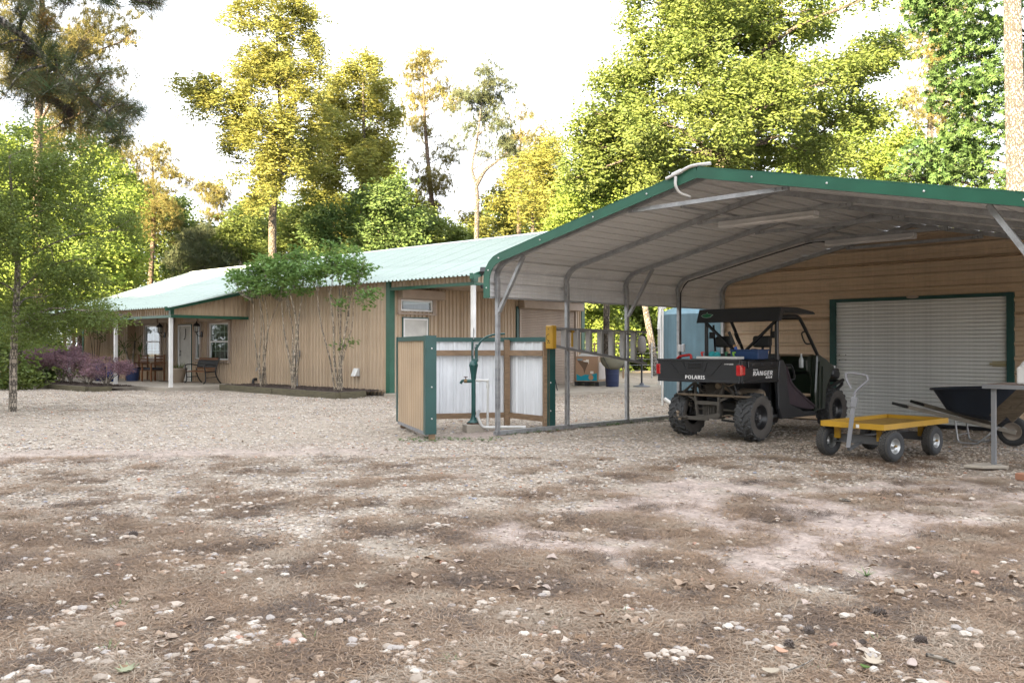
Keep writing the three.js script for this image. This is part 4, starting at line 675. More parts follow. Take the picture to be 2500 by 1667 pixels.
{ // seat, cab sides, dash, hood
  const S = um.seat;
  mesh('bench_seat', [rb(1.2, 0.14, 0.45, 0.05, 0, 0.66, -0.95), rb(1.22, 0.5, 0.12, 0.05, 0, 0.92, -0.66, 0.18)], S, utv);
  mesh('seat_top', [rb(0.6, 0.1, 0.12, 0.04, -0.31, 1.17, -0.61), rb(0.6, 0.1, 0.12, 0.04, 0.31, 1.17, -0.61)], S, utv);
  for (const x of [-0.32, 0.33]) mesh('headrest', [rb(0.30, 0.17, 0.09, 0.04, x, 1.40, -0.62), rod([x, 1.2, -0.63], [x, 1.34, -0.63], 0.02)], S, utv);
  mesh('seat_base', [rb(1.2, 0.3, 0.5, 0.02, 0, 0.44, -0.9)], mat.dark, utv);
  mesh('cab_floor', [rb(1.25, 0.05, 1.35, 0.01, 0, 0.32, -1.05), bx(0.9, 0.2, 2.4, 0, 0.42, -1.1)], mat.dark, utv);
  for (const s of [-1, 1]) {
    mesh('rear_side_panel', [poly([[0.44, 0.84], [0.5, 1.13], [0.60, 1.14], [0.68, 1.05], [0.72, 0.75], [0.80, 0.48], [1.05, 0.42], [1.2, 0.36], [1.55, 0.34], [1.6, 0.28], [0.56, 0.28], [0.47, 0.44]], 0.06, 0.012).rotateY(PI / 2).translate(s * 0.655, 0, 0)], um.body, utv);
    mesh('front_fender', [poly([[1.60, 0.34], [1.58, 0.62], [1.62, 1.0], [1.64, 1.19], [1.74, 1.20], [1.98, 1.12], [2.16, 1.02], [2.14, 0.94], [2.02, 0.78], [1.92, 0.62], [1.9, 0.36]], 0.10, 0.02).rotateY(PI / 2).translate(s * 0.625, 0, 0)], um.green, utv);
    mesh('fender_rib', [bar([s * 0.682, 0.38, -1.64], [s * 0.682, 1.1, -1.67], 0.016, 0.03), bar([s * 0.682, 0.38, -1.76], [s * 0.682, 1.02, -1.78], 0.016, 0.025)], um.green, utv);
    mesh('wheel_flare', [rb(0.18, 0.13, 0.26, 0.04, s * 0.6, 0.9, -2.24, -0.25), rb(0.12, 0.1, 0.16, 0.03, s * 0.56, 0.93, -2.4)], um.body, utv);
    mesh('headlight', [rb(0.14, 0.07, 0.05, 0.02, s * 0.46, 0.99, -2.52)], M({ color: rgb(0.6, 0.62, 0.64), roughness: 0.15 }), utv);
  }
  mesh('hood', [poly([[1.70, 1.2], [1.95, 1.15], [2.4, 1.04], [2.55, 0.93], [2.55, 0.8], [2.0, 0.82], [1.72, 0.9]], 1.12, 0.03).rotateY(PI / 2)], um.green, utv);
  mesh('grille', [rb(0.8, 0.3, 0.08, 0.03, 0, 0.72, -2.56)], um.body, utv);
  mesh('dashboard', [poly([[1.5, 0.95], [1.48, 1.12], [1.52, 1.18], [1.72, 1.21], [1.74, 0.6], [1.66, 0.6], [1.6, 0.9]], 1.16, 0.015).rotateY(PI / 2)], um.green, utv);
  mesh('dash_badge', [new THREE.SphereGeometry(1, 14, 8).scale(0.08, 0.018, 0.012).translate(0.28, 1.0, -1.494)], mat.steel, utv);
  mesh('steering_wheel', [new THREE.TorusGeometry(0.16, 0.014, 6, 20).rotateX(-0.7).translate(-0.3, 1.16, -1.36), rod([-0.3, 1.16, -1.36], [-0.3, 1.0, -1.52], 0.02)], um.frame, utv);
  mesh('front_bumper', [tube([[-0.5, 0.6, -2.55], [-0.5, 0.75, -2.78], [0, 0.76, -2.82], [0.5, 0.75, -2.78], [0.5, 0.6, -2.55]], 0.026, 8, 30), rod([0.52, 0.66, -2.2], [0.52, 0.78, -2.8], 0.03)], um.frame, utv);
  mesh('door_net', [tube([[0.655, 1.04, -0.72], [0.67, 0.78, -0.86], [0.68, 0.58, -1.2], [0.68, 0.42, -1.52]], 0.022, 6), quads([[[0.66, 1.0, -0.72], [0.66, 0.5, -0.78]], [[0.675, 0.76, -0.88], [0.675, 0.44, -1.0]], [[0.68, 0.57, -1.2], [0.68, 0.4, -1.25]], [[0.68, 0.44, -1.5], [0.68, 0.38, -1.52]]])], M({ color: rgb(0.05, 0.035, 0.042), roughness: 0.95 }), utv);
  mesh('hip_handle', [tube([[0.64, 1.06, -0.74], [0.66, 1.04, -0.88], [0.66, 0.86, -0.96], [0.64, 0.84, -0.9]], 0.014, 6)], um.frame, utv);
}
{ // rear suspension, exhaust, hitch
  const g = new THREE.Group(); g.name = 'rear_suspension'; utv.add(g); const dm = um.dust;
  mesh('subframe', [...[-1, 1].flatMap(s => [bar([s * 0.24, 0.82, 0.25], [s * 0.20, 0.62, 0.32], 0.035, 0.035), bar([s * 0.20, 0.62, 0.32], [s * 0.17, 0.30, 0.30], 0.04, 0.03), bar([s * 0.24, 0.82, 0.25], [s * 0.42, 0.66, 0.3], 0.03, 0.03), bar([s * 0.42, 0.66, 0.3], [s * 0.18, 0.54, 0.31], 0.025, 0.03), bar([s * 0.3, 0.82, 0.2], [s * 0.05, 0.64, 0.3], 0.025)]), bar([-0.18, 0.52, 0.32], [0.18, 0.52, 0.32], 0.03, 0.05), bar([-0.18, 0.32, 0.31], [0.18, 0.32, 0.31], 0.04, 0.05)], dm, g);
  mesh('sway_bar', [rod([-0.44, 0.63, 0.33], [0.44, 0.63, 0.33], 0.018), rod([0.44, 0.63, 0.33], [0.62, 0.62, 0.15], 0.016), rod([-0.44, 0.63, 0.33], [-0.62, 0.62, 0.15], 0.016)], um.mud, g);
  mesh('gearbox', [rb(0.26, 0.24, 0.25, 0.05, 0, 0.40, 0.12), rb(0.22, 0.2, 0.2, 0.03, 0.02, 0.70, 0.15), ...[...Array(7)].map((_, i) => rb(0.012, 0.2, 0.06, 0.004, -0.09 + i * 0.03, 0.40, 0.26)), ...[...Array(6)].map((_, i) => rb(0.2, 0.012, 0.05, 0.004, 0.0, 0.63 + i * 0.028, 0.26))], dm, g);
  for (const s of [-1, 1]) {
    mesh('control_arm', [rod([s * 0.16, 0.42, 0.16], [s * 0.48, 0.40, 0.05], 0.018), rod([s * 0.16, 0.42, -0.1], [s * 0.48, 0.40, 0.0], 0.018)], dm, g);
    mesh('control_arm', [bar([s * 0.16, 0.28, 0.2], [s * 0.48, 0.24, 0.05], 0.035, 0.03), bar([s * 0.16, 0.28, -0.12], [s * 0.48, 0.24, 0.0], 0.035, 0.03)], um.frame, g);
    mesh('half_shaft', [rod([s * 0.1, 0.36, 0.03], [s * 0.46, 0.32, 0.0], 0.022), sph(0.045, s * 0.42, 0.32, 0.0, 8), sph(0.045, s * 0.18, 0.35, 0.02, 8)], um.rubber ?? mat.rubber, g);
    const coil = []; for (let i = 0; i <= 60; i++) { const t = i / 60, a = t * 7 * 2 * PI; coil.push(V(s * lerp(0.42, 0.34, t) + 0.042 * cos(a), lerp(0.45, 0.74, t), 0.14 + 0.042 * sin(a))); }
    mesh('coil_spring', [tube(coil, 0.009, 5, 140)], um.dust, g); mesh('shock', [rod([s * 0.44, 0.32, 0.12], [s * 0.33, 0.80, 0.15], 0.022)], um.frame, g);
  }
  mesh('muffler', [new THREE.CapsuleGeometry(0.095, 0.26, 4, 14).rotateZ(PI / 2).translate(0.42, 0.63, -0.16), tube([[0.3, 0.64, -0.1], [0.24, 0.70, 0.1], [0.16, 0.82, 0.28]], 0.032, 8), cyZ(0.04, 0.1, 10, 0.19, 0.77, 0.3)], um.mud, g);
  mesh('hitch_receiver', [bar([-0.34, 0.30, 0.42], [0.05, 0.30, 0.36], 0.05, 0.05), rb(0.22, 0.02, 0.07, 0.005, -0.36, 0.31, 0.46), bar([0.0, 0.31, 0.36], [0.2, 0.36, 0.3], 0.04, 0.06)], dm, g);
  mesh('hitch_ball', [sph(0.03, -0.40, 0.375, 0.47, 12), cy(0.022, 0.018, 0.06, 10, -0.40, 0.335, 0.47), cy(0.03, 0.03, 0.03, 10, -0.37, 0.28, 0.46)], M({ color: rgb(0.3, 0.24, 0.18), roughness: 0.35, metalness: 0.6, map: dirtT }), g);
  mesh('splash_panel', [bx(0.02, 0.5, 0.5, 0.5, 0.56, -0.52), bx(1.1, 0.4, 0.02, 0, 0.6, -0.5)], um.frame, g);
  mesh('brake_line', [tube([[0.3, 0.82, 0.4], [0.42, 0.78, 0.42], [0.5, 0.82, 0.36]], 0.008, 5), tube([[-0.4, 0.5, 0.14], [-0.47, 0.42, 0.2], [-0.45, 0.32, 0.22], [-0.3, 0.30, 0.3]], 0.008, 5), tube([[0.24, 0.34, 0.3], [0.36, 0.36, 0.3], [0.45, 0.30, 0.2]], 0.008, 5)], um.mud, g);
}
{ // things lying in the cargo bed and cab
  const P = (x, y, z) => ATV.at(x, y, z);
  let t = thing('hand_saw', 'red handled pruning saw lying in the cargo bed', 'saw', P(-0.34, 1.10, 0.38), ATV.turn);
  mesh('handle', [tube([[-0.17, 0.0, 0], [-0.1, 0.075, 0], [0.03, 0.10, 0], [0.10, 0.1, 0], [0.115, 0.03, 0]], 0.02, 8)], M({ color: rgb(0.42, 0.02, 0.02), roughness: 0.35 }), t);
  mesh('blade', [bar([0.11, 0.03, 0], [0.12, -0.2, 0], 0.05, 0.01)], mat.steel, t);
  t = thing('tool_pouch', 'grey tool standing next to the red saw in the cargo bed', 'tool', P(-0.06, 1.0, 0.1), ATV.turn);
  mesh('body', [rb(0.07, 0.2, 0.07, 0.02, 0, 0.14, 0, 0, 0, -0.12), rb(0.16, 0.08, 0.1, 0.02, -0.04, 0.09, 0)], M({ color: rgb(0.32, 0.33, 0.34), roughness: 0.5 }), t);
  mesh('wire', [tube([[0.02, 0.22, 0], [0.06, 0.25, 0], [0.09, 0.2, 0]], 0.008, 5)], M({ color: rgb(0.45, 0.45, 0.46), roughness: 0.5 }), t);
  t = thing('white_board', 'white flat board lying across the cargo bed', 'board', P(0.2, 1.15, 0.3), ATV.turn);
  mesh('plate', [rb(0.66, 0.035, 0.2, 0.006, 0, 0.018, 0)], mat.whitePaint, t);
  t = thing('work_gloves', 'crumpled teal gloves lying on the white board', 'gloves', P(0.11, 1.187, 0.28), ATV.turn);
  mesh('cuff', [sph(0.055, -0.05, 0.02, 0, 9), sph(0.05, 0.04, 0.018, 0.01, 9), rb(0.12, 0.05, 0.06, 0.02, 0, 0.028, 0)], M({ color: rgb(0.02, 0.26, 0.28), roughness: 0.8 }), t);
  const clip = (x, c, l) => { const q = thing('plastic_clip', l, 'clip', P(x, 1.187, 0.3), ATV.turn); mesh('grip', [rb(0.025, 0.06, 0.02, 0.006, 0, 0.03, 0, 0, 0, 0.3), rb(0.05, 0.02, 0.02, 0.005, 0.01, 0.055, 0)], M({ color: c, roughness: 0.45 }), q); };
  clip(-0.1, rgb(0.5, 0.03, 0.02), 'small red plastic clip at the left end of the white board'); clip(0.42, rgb(0.15, 0.33, 0.03), 'small lime green plastic clip at the right end of the white board'); clip(0.3, rgb(0.02, 0.12, 0.06), 'small dark green bottle top standing on the white board');
  t = thing('blue_crate', 'blue plastic parts tray on the right edge of the cargo bed', 'crate', P(0.5, 1.152, 0.02), ATV.turn);
  const bm = M({ color: rgb(0.012, 0.04, 0.12), roughness: 0.35 });
  mesh('tray', [rb(0.44, 0.015, 0.26, 0.004, 0, 0.01, 0), rb(0.44, 0.13, 0.015, 0.004, 0, 0.065, 0.13), rb(0.44, 0.13, 0.015, 0.004, 0, 0.065, -0.13), rb(0.015, 0.13, 0.26, 0.004, 0.215, 0.065, 0), rb(0.015, 0.13, 0.26, 0.004, -0.215, 0.065, 0)], bm, t);
  mesh('rim', [rb(0.46, 0.02, 0.03, 0.005, 0, 0.125, 0.135), rb(0.46, 0.02, 0.03, 0.005, 0, 0.125, -0.135)], bm, t);
  t = thing('shovel', 'wooden shovel handle with blue tape sticking up from the cargo bed', 'shovel', P(0.28, 0.9, -0.1), ATV.turn);
  mesh('handle', [rod([0.06, 0.1, 0], [-0.10, 0.45, 0.0], 0.022)], M({ color: rgb(0.28, 0.16, 0.07), roughness: 0.6 }), t);
  mesh('blue_tape', [rod([-0.055, 0.35, 0], [-0.085, 0.418, 0], 0.0235)], M({ color: rgb(0.02, 0.1, 0.45), roughness: 0.5 }), t);
  mesh('grip', [rod([-0.10, 0.45, 0], [-0.185, 0.64, 0], 0.026, 0.022)], um.seat, t);
  t = thing('water_bottle', 'clear plastic water bottle in the dashboard of the utility vehicle', 'bottle', P(0.5, 1.0, -1.46), ATV.turn);
  mesh('body', [lathe([[0.001, 0], [0.033, 0.005], [0.034, 0.12], [0.03, 0.14], [0.013, 0.175], [0.013, 0.2]], 12)], M({ color: rgb(0.55, 0.6, 0.62), roughness: 0.12 }), t);
  mesh('cap', [cy(0.015, 0.015, 0.02, 10, 0, 0.21, 0)], um.white, t);
}
// ---------------------------------------------------------------- yellow garden cart
{
  const t = thing('garden_cart', 'yellow flatbed garden cart with steel mesh deck and four balloon tyres', 'cart', V(4.62, 0, -10.68), -51.5 * D);
  const Y = mat.yellow, g2 = M({ color: rgb(0.16, 0.165, 0.17), roughness: 0.45, metalness: 0.3, map: dirtT }), dk = 0.385, W = 0.4, L = 0.79;
  mesh('deck_rim', [span(-W, -W + 0.006, dk - 0.02, dk + 0.045, -L, L), span(W - 0.006, W, dk - 0.02, dk + 0.045, -L, L), span(-W + 0.007, W - 0.007, dk - 0.02, dk + 0.045, -L, -L + 0.006), span(-W + 0.007, W - 0.007, dk - 0.02, dk + 0.045, L - 0.006, L), span(-W + 0.007, -W + 0.04, dk - 0.02, dk - 0.012, -L + 0.007, L - 0.007), span(W - 0.04, W - 0.007, dk - 0.02, dk - 0.012, -L + 0.007, L - 0.007)], Y, t);
  const wires = []; for (let k = -40; k <= 40; k++) { const c = k * 0.036; for (const s of [-1, 1]) { let x0 = -0.385, z0 = c - x0 * s * 0.6, x1 = 0.385, z1 = c - x1 * s * 0.6; const cl = (x, z) => z > 0.78 ? [(c - 0.78) / (s * 0.6), 0.78] : z < -0.78 ? [(c + 0.78) / (s * 0.6), -0.78] : [x, z]; const a = cl(x0, z0), b = cl(x1, z1); if (abs(a[0]) > 0.39 || abs(b[0]) > 0.39 || hypot(a[0] - b[0], a[1] - b[1]) < 0.02) continue; wires.push(bar([a[0], dk - 0.004, a[1]], [b[0], dk - 0.004, b[1]], 0.0085, 0.005)); } }
  mesh('mesh_deck', wires, M({ color: rgb(0.33, 0.2, 0.045), roughness: 0.55, map: dirtT }), t).userData.kind = 'stuff';
  mesh('mesh_plate', [span(-0.385, 0.385, dk - 0.022, dk - 0.014, -0.78, 0.78)], M({ color: rgb(0.26, 0.17, 0.06), roughness: 0.8, map: dirtT }), t);
  for (const z of [0.62, -0.36]) { for (const s of [-1, 1]) mesh('bracket', [span(s * 0.27 - 0.035, s * 0.27 + 0.035, 0.22, dk - 0.021, z - 0.006, z + 0.03), span(s * 0.27 - 0.04, s * 0.27 + 0.04, dk - 0.05, dk - 0.0215, z - 0.1, z - 0.007)], Y, t); }
  mesh('axle_beam', [span(-0.26, 0.26, 0.19, 0.27, 0.56, 0.61), rod([-0.34, 0.18, 0.6], [0.34, 0.18, 0.6], 0.012)], g2, t);
  mesh('axle_beam', [span(-0.26, 0.26, 0.19, 0.27, -0.41, -0.366), rod([-0.34, 0.18, -0.36], [0.34, 0.18, -0.36], 0.012)], g2, t);
  mesh('brace', [bar([-0.1, 0.25, 0.55], [0.1, 0.27, -0.36], 0.03, 0.02), bar([0.0, 0.12, 0.85], [0.02, 0.2, 0.55], 0.04, 0.03)], g2, t);
  for (const z of [0.62, -0.36]) for (const s of [-1, 1]) {
    const w = new THREE.Group(); w.name = 'wheel'; t.add(w); w.position.set(s * 0.40, 0.18, z); if (s < 0) w.rotation.y = PI; if (z > 0) w.rotation.y += -0.14;
    const r = 0.182, h = 0.062;
    mesh('tyre', [lathe([[0.085, -h * 0.8], [0.1, -h * 0.95], [0.14, -h * 1.05], [r - 0.02, -h * 0.85], [r - 0.006, -h * 0.45], [r - 0.003, 0], [r - 0.006, h * 0.45], [r - 0.02, h * 0.85], [0.14, h * 1.05], [0.1, h * 0.95], [0.085, h * 0.8]], 30).rotateZ(-PI / 2)], mat.rubber, w);
    const kn = []; for (let i = 0; i < 34; i++) for (let j = -2; j <= 2; j++) kn.push(bx(0.018, 0.008, 0.022, j * 0.0235, abs(j) === 2 ? r - 0.015 : r - 0.002, 0, 0, 0, abs(j) === 2 ? -j * 0.3 : 0).rotateX((i + (j & 1) * 0.5) / 34 * 2 * PI));
    mesh('tread', kn, M({ color: rgb(0.075, 0.07, 0.062), roughness: 0.85, map: dirtT }), w);
    mesh('rim', [lathe([[0.086, -h * 0.8], [0.078, -h * 0.4], [0.08, h * 0.5], [0.094, h * 0.82], [0.086, h * 0.86], [0.066, h * 0.5], [0.05, h * 0.25], [0.03, h * 0.3], [0.022, h * 0.7], [0.001, h * 0.7]], 24).rotateZ(-PI / 2)], M({ color: rgb(0.5, 0.51, 0.5), roughness: 0.32, metalness: 0.6, map: dirtT }), w);
    mesh('hub', [new THREE.CylinderGeometry(0.014, 0.014, 0.03, 8).rotateZ(PI / 2).translate(h * 0.9, 0, 0)], M({ color: rgb(0.3, 0.2, 0.08), roughness: 0.5, metalness: 0.5 }), w);
  }
  const hm = M({ color: rgb(0.27, 0.275, 0.29), roughness: 0.5, metalness: 0.2, map: dirtT });
  const h = new THREE.Group(); h.name = 'pull_handle'; t.add(h); h.position.set(0.0, 0.14, 0.86); h.rotation.y = 0.45; h.rotation.z = -0.12;
  mesh('shaft', [rb(0.05, 0.5, 0.03, 0.005, 0, 0.25, 0)], hm, h);
  mesh('socket', [rb(0.07, 0.12, 0.06, 0.006, 0, 0.54, 0)], hm, h);
  mesh('grip', [tube([[0, 0.58, 0], [0, 0.66, 0], [0.06, 0.74, 0], [0.115, 0.81, 0], [0.1, 0.865, 0], [0.05, 0.872, 0], [-0.09, 0.872, 0], [-0.125, 0.85, 0], [-0.115, 0.79, 0], [-0.05, 0.695, 0]], 0.014, 8, 60, 0.3)], hm, h);
  mesh('warning_sticker', [span(0.06, 0.10, dk - 0.012, dk + 0.03, L + 0.0005, L + 0.002)], um.white, t);
}
// ---------------------------------------------------------------- wheelbarrow
{
  const t = thing('wheelbarrow', 'wheelbarrow with dark blue tub and grey wooden handles before the roller door', 'wheelbarrow', V(6.67, 0, -11.5), CAR.turn);
  const tub = M({ color: rgb(0.018, 0.026, 0.042), roughness: 0.5, map: dirtT, bumpMap: fineB, bumpScale: 0.001 }), wd = M({ color: rgb(0.50, 0.49, 0.47), roughness: 0.75, map: woodT });
  const ring = (x0, x1, w, y0, y1) => { const o = []; for (let i = 0; i <= 28; i++) { const a = i / 28 * 2 * PI, c = cos(a), s = sin(a), k = Math.pow(abs(c), 0.45) * Math.sign(c), l = Math.pow(abs(s), 0.45) * Math.sign(s), u = (k + 1) / 2; o.push([lerp(x0, x1, u), lerp(y0, y1, u), l * w]); } return o; };
  mesh('tub', [quads([ring(-0.98, 0.26, 0.37, 0.735, 0.80), ring(-0.96, 0.24, 0.355, 0.735, 0.80), ring(-0.955, 0.235, 0.35, 0.72, 0.785), ring(-0.80, 0.02, 0.25, 0.46, 0.36), ring(-0.72, -0.08, 0.21, 0.425, 0.31), ring(-0.5, -0.25, 0.06, 0.39, 0.34)])], tub, t);
  mesh('rim', [tube(ring(-0.985, 0.265, 0.375, 0.735, 0.80).map(p => V(...p)), 0.014, 6, 60)], tub, t);
  for (const s of [-1, 1]) {
    mesh('handle', [bar([-1.26, 0.475, s * 0.29], [0.06, 0.19, s * 0.09], 0.042, 0.05)], wd, t);
    mesh('grip', [rod([-1.46, 0.52, s * 0.322], [-1.24, 0.472, s * 0.287], 0.02, 0.026, 10)], mat.black, t);
    mesh('leg', [tube([[-0.66, 0.36, s * 0.2], [-0.62, 0.06, s * 0.21], [-0.58, 0.02, s * 0.21], [-0.38, 0.02, s * 0.21], [-0.34, 0.05, s * 0.21], [-0.12, 0.26, s * 0.17]], 0.013, 6, 40, 0.2)], mat.galv, t);
    mesh('fork', [bar([-0.1, 0.25, s * 0.1], [0.0, 0.2, s * 0.09], 0.02, 0.03)], mat.galv, t);
  }
  mesh('cross_brace', [rod([-0.36, 0.05, -0.21], [-0.36, 0.05, 0.21], 0.01), rod([-0.62, 0.12, -0.21], [-0.62, 0.12, 0.21], 0.01)], mat.galv, t);
  const w = new THREE.Group(); w.name = 'wheel'; t.add(w); w.position.set(0, 0.2, 0);
  mesh('tyre', [lathe([[0.115, -0.04], [0.15, -0.05], [0.19, -0.035], [0.2, 0], [0.19, 0.035], [0.15, 0.05], [0.115, 0.04]], 30).rotateX(PI / 2)], mat.rubber, w);
  mesh('rim', [lathe([[0.117, -0.038], [0.105, -0.02], [0.105, 0.03], [0.12, 0.043], [0.112, 0.046], [0.092, 0.026], [0.04, 0.018], [0.001, 0.018]], 26).rotateX(PI / 2)], M({ color: rgb(0.40, 0.34, 0.28), roughness: 0.7, metalness: 0.3, map: dirtT }), w);
  mesh('hub', [cyZ(0.028, 0.09, 12, 0, 0, 0.03)], mat.galvDark, w);
}
// ---------------------------------------------------------------- metal table at the right edge and what is on and behind it
{
  const T = frame(5.17, -9.5, CAR.turn), t = thing('metal_table', 'rusty steel mesh table on thin grey legs at the right edge', 'table', T.o, T.turn);
  const rust = M({ color: rgb(0.20, 0.145, 0.105), roughness: 0.85, map: dirtT }), gr = M({ color: rgb(0.20, 0.205, 0.21), roughness: 0.6, map: dirtT });
  mesh('top_frame', [span(0, 1.3, 0.865, 0.91, -0.02, 0), span(0, 1.3, 0.865, 0.91, -0.8, -0.78), span(0, 0.02, 0.865, 0.91, -0.779, -0.021), span(1.28, 1.3, 0.865, 0.91, -0.779, -0.021)], gr, t);
  const w = []; for (let k = 1; k < 60; k++) w.push(span(k * 0.0215, k * 0.0215 + 0.006, 0.905, 0.911, -0.779, -0.021)); for (let k = 1; k < 36; k++) w.push(span(0.021, 1.279, 0.899, 0.9045, -k * 0.0215 - 0.006, -k * 0.0215));
  mesh('mesh_top', w, rust, t).userData.kind = 'stuff';
  for (const [x, z] of [[0.10, -0.06], [1.2, -0.06], [0.52, -0.74], [1.2, -0.74]]) mesh('leg', [rb(0.045, 0.87, 0.045, 0.004, x, 0.43, z)], gr, t);
  const at = (x, y, z) => T.at(x, y, z);
  let o = thing('plastic_jug', 'white plastic jug standing on the rusty metal table', 'jug', at(0.40, 0.912, -0.2), T.turn);
  mesh('body', [rb(0.2, 0.2, 0.15, 0.03, 0, 0.1, 0), lathe([[0.09, 0.19], [0.06, 0.24], [0.03, 0.27], [0.028, 0.3]], 14)], mat.whitePaint, o);
  mesh('cap', [cy(0.032, 0.032, 0.03, 12, 0, 0.315, 0)], M({ color: rgb(0.02, 0.03, 0.12), roughness: 0.4 }), o);
  o = thing('shovel', 'yellow shovel handle leaning on the tan wall behind the table', 'shovel', CAR.at(5.35, 0, -5.75), CAR.turn);
  mesh('handle', [rod([0.0, 0.35, 0.25], [0.28, 1.45, -0.22], 0.02)], mat.yellow, o);
  mesh('blade', [rb(0.2, 0.3, 0.02, 0.01, -0.06, 0.18, 0.3, -0.4)], mat.steel, o);
  for (const [p, q, l] of [[[2428, 1024, 10.75], [2536, 925, 10.3], 'weathered grey plank leaning from the wheelbarrow to the metal table'], [[2462, 1020, 10.6], [2570, 920, 10.2], 'second weathered plank under the table, right of the first plank']]) {
    const P = atDepth(...p), Q = atDepth(...q); o = thing('weathered_plank', l, 'plank', P, 0, 'planks leaning under the table');
    mesh('board', [bar(V(0, 0, 0), Q.clone().sub(P), 0.035, 0.15)], M({ color: rgb(0.20, 0.165, 0.125), roughness: 0.9, map: woodT }), o);
  }
  o = thing('paving_stone', 'flat tan stone slab under the table leg', 'stone', at(0.02, 0, 0.0), T.turn + 0.5);
  mesh('slab', [poly([[-0.22, -0.1], [-0.05, -0.17], [0.22, -0.08], [0.18, 0.12], [0.0, 0.15]], 0.035, 0.008).rotateX(-PI / 2).translate(0, 0.018, 0)], mat.concrete, o);
  o = thing('loose_brick', 'orange brick lying on the dirt at the right edge', 'brick', onGround(2506, 1170), 0.4);
  mesh('block', [rb(0.2, 0.07, 0.1, 0.008, 0, 0.03, 0)], M({ color: rgb(0.36, 0.17, 0.10), roughness: 0.9, map: dirtT }), o);
}
// ---------------------------------------------------------------- trees
function leafTwig(seed, n, len, lw, ll, spread, droop = 0.35, star = false) {       // leaves along a short stem
  const q = RNG(seed), P = [];
  for (let i = 0; i < n; i++) {
    const t = (i + 0.5) / n, base = V((q() - 0.5) * spread, (q() - 0.5) * spread * 0.7, (q() - 0.5) * spread).add(V(0, 0, (t - 0.5) * len));
    const a = q() * 2 * PI, d = V(cos(a), -droop * q() + 0.15, sin(a)).normalize(), up = V((q() - 0.5) * 2.4, 0.25 + q(), (q() - 0.5) * 2.4).normalize(), s = d.clone().cross(up).normalize(), nn = s.clone().cross(d), l = ll * (0.7 + 0.6 * q()), w = lw * (0.7 + 0.6 * q());
    const tip = base.clone().addScaledVector(d, l).addScaledVector(nn, -0.15 * l), m = base.clone().addScaledVector(d, l * 0.45);
    const A = m.clone().addScaledVector(s, w).addScaledVector(nn, w * 0.25), B = m.clone().addScaledVector(s, -w).addScaledVector(nn, w * 0.25);
    if (star) {
      const c = m; const pts = [0, 1, 2, 3, 4].map(k => { const an = (k - 2) * 1.05; return [c.clone().addScaledVector(d, cos(an) * l * 0.62).addScaledVector(s, sin(an) * l * 0.62).addScaledVector(nn, -0.06 * l), an]; });
      for (const [p, an] of pts) { const e1 = c.clone().addScaledVector(d, cos(an + 1.2) * l * 0.2).addScaledVector(s, sin(an + 1.2) * l * 0.2), e2 = c.clone().addScaledVector(d, cos(an - 1.2) * l * 0.2).addScaledVector(s, sin(an - 1.2) * l * 0.2); P.push(...e1, ...e2, ...p); }
    } else P.push(...base, ...A, ...tip, ...base, ...tip, ...B);
  }
  const g = new THREE.BufferGeometry(); g.setAttribute('position', new THREE.Float32BufferAttribute(P, 3)); g.computeVertexNormals(); return ready(clean(g));
}
function needleTuft(seed, n, len, w, clumps, spread) {
  const q = RNG(seed), P = [];
  for (let c = 0; c < clumps; c++) {
    const o = V((q() - 0.5) * spread, (q() - 0.5) * spread * 0.6, (q() - 0.5) * spread), ax = V(q() - 0.5, q() * 0.7 + 0.1, q() - 0.5).normalize();
    for (let i = 0; i < n; i++) {
      const d = V(q() - 0.5, q() - 0.5, q() - 0.5).normalize().addScaledVector(ax, 0.75).normalize(), s = d.clone().cross(V(q() - 0.5, q() - 0.5, q() - 0.5)).normalize().multiplyScalar(w), l = len * (0.7 + 0.5 * q()), b = o.clone().addScaledVector(ax, (q() - 0.5) * len * 0.6);
      P.push(...b.clone().sub(s), ...b.clone().add(s), ...b.clone().addScaledVector(d, l).add(V(0, -0.12 * l, 0)));
    }
  }
  const g = new THREE.BufferGeometry(); g.setAttribute('position', new THREE.Float32BufferAttribute(P, 3)); g.computeVertexNormals(); return ready(clean(g));
}
const twigs = {
  broad: leafTwig(1, 17, 0.4, 0.03, 0.115, 0.34), narrow: leafTwig(2, 20, 0.4, 0.021, 0.125, 0.32, 0.6), small: leafTwig(3, 22, 0.3, 0.017, 0.058, 0.26), star: leafTwig(4, 9, 0.34, 0.05, 0.15, 0.3, 0.7, true), myrtle: leafTwig(5, 13, 0.28, 0.026, 0.078, 0.13, 0.2), shrub: leafTwig(6, 16, 0.2, 0.011, 0.036, 0.13, 0.2),
  pine: needleTuft(7, 22, 0.17, 0.006, 3, 0.38), longpine: needleTuft(8, 46, 0.21, 0.0016, 1, 0.05), ivy: leafTwig(9, 14, 0.3, 0.03, 0.08, 0.3, 0.8),
};
const leafM = (r, g, b, t = 0.42) => MP({ color: rgb(r, g, b), roughness: 0.85, transmission: t, thickness: 0, specularIntensity: 0.35 });
const LM = { green: leafM(0.14, 0.185, 0.04, 0.48), deep: leafM(0.095, 0.15, 0.04), bright: leafM(0.185, 0.25, 0.045), olive: leafM(0.21, 0.215, 0.045, 0.48), pine: leafM(0.185, 0.165, 0.05, 0.35), pineDark: leafM(0.085, 0.10, 0.05, 0.2), myrtle: leafM(0.15, 0.25, 0.06), purple: leafM(0.21, 0.125, 0.145, 0.3), gum: leafM(0.09, 0.16, 0.045) };
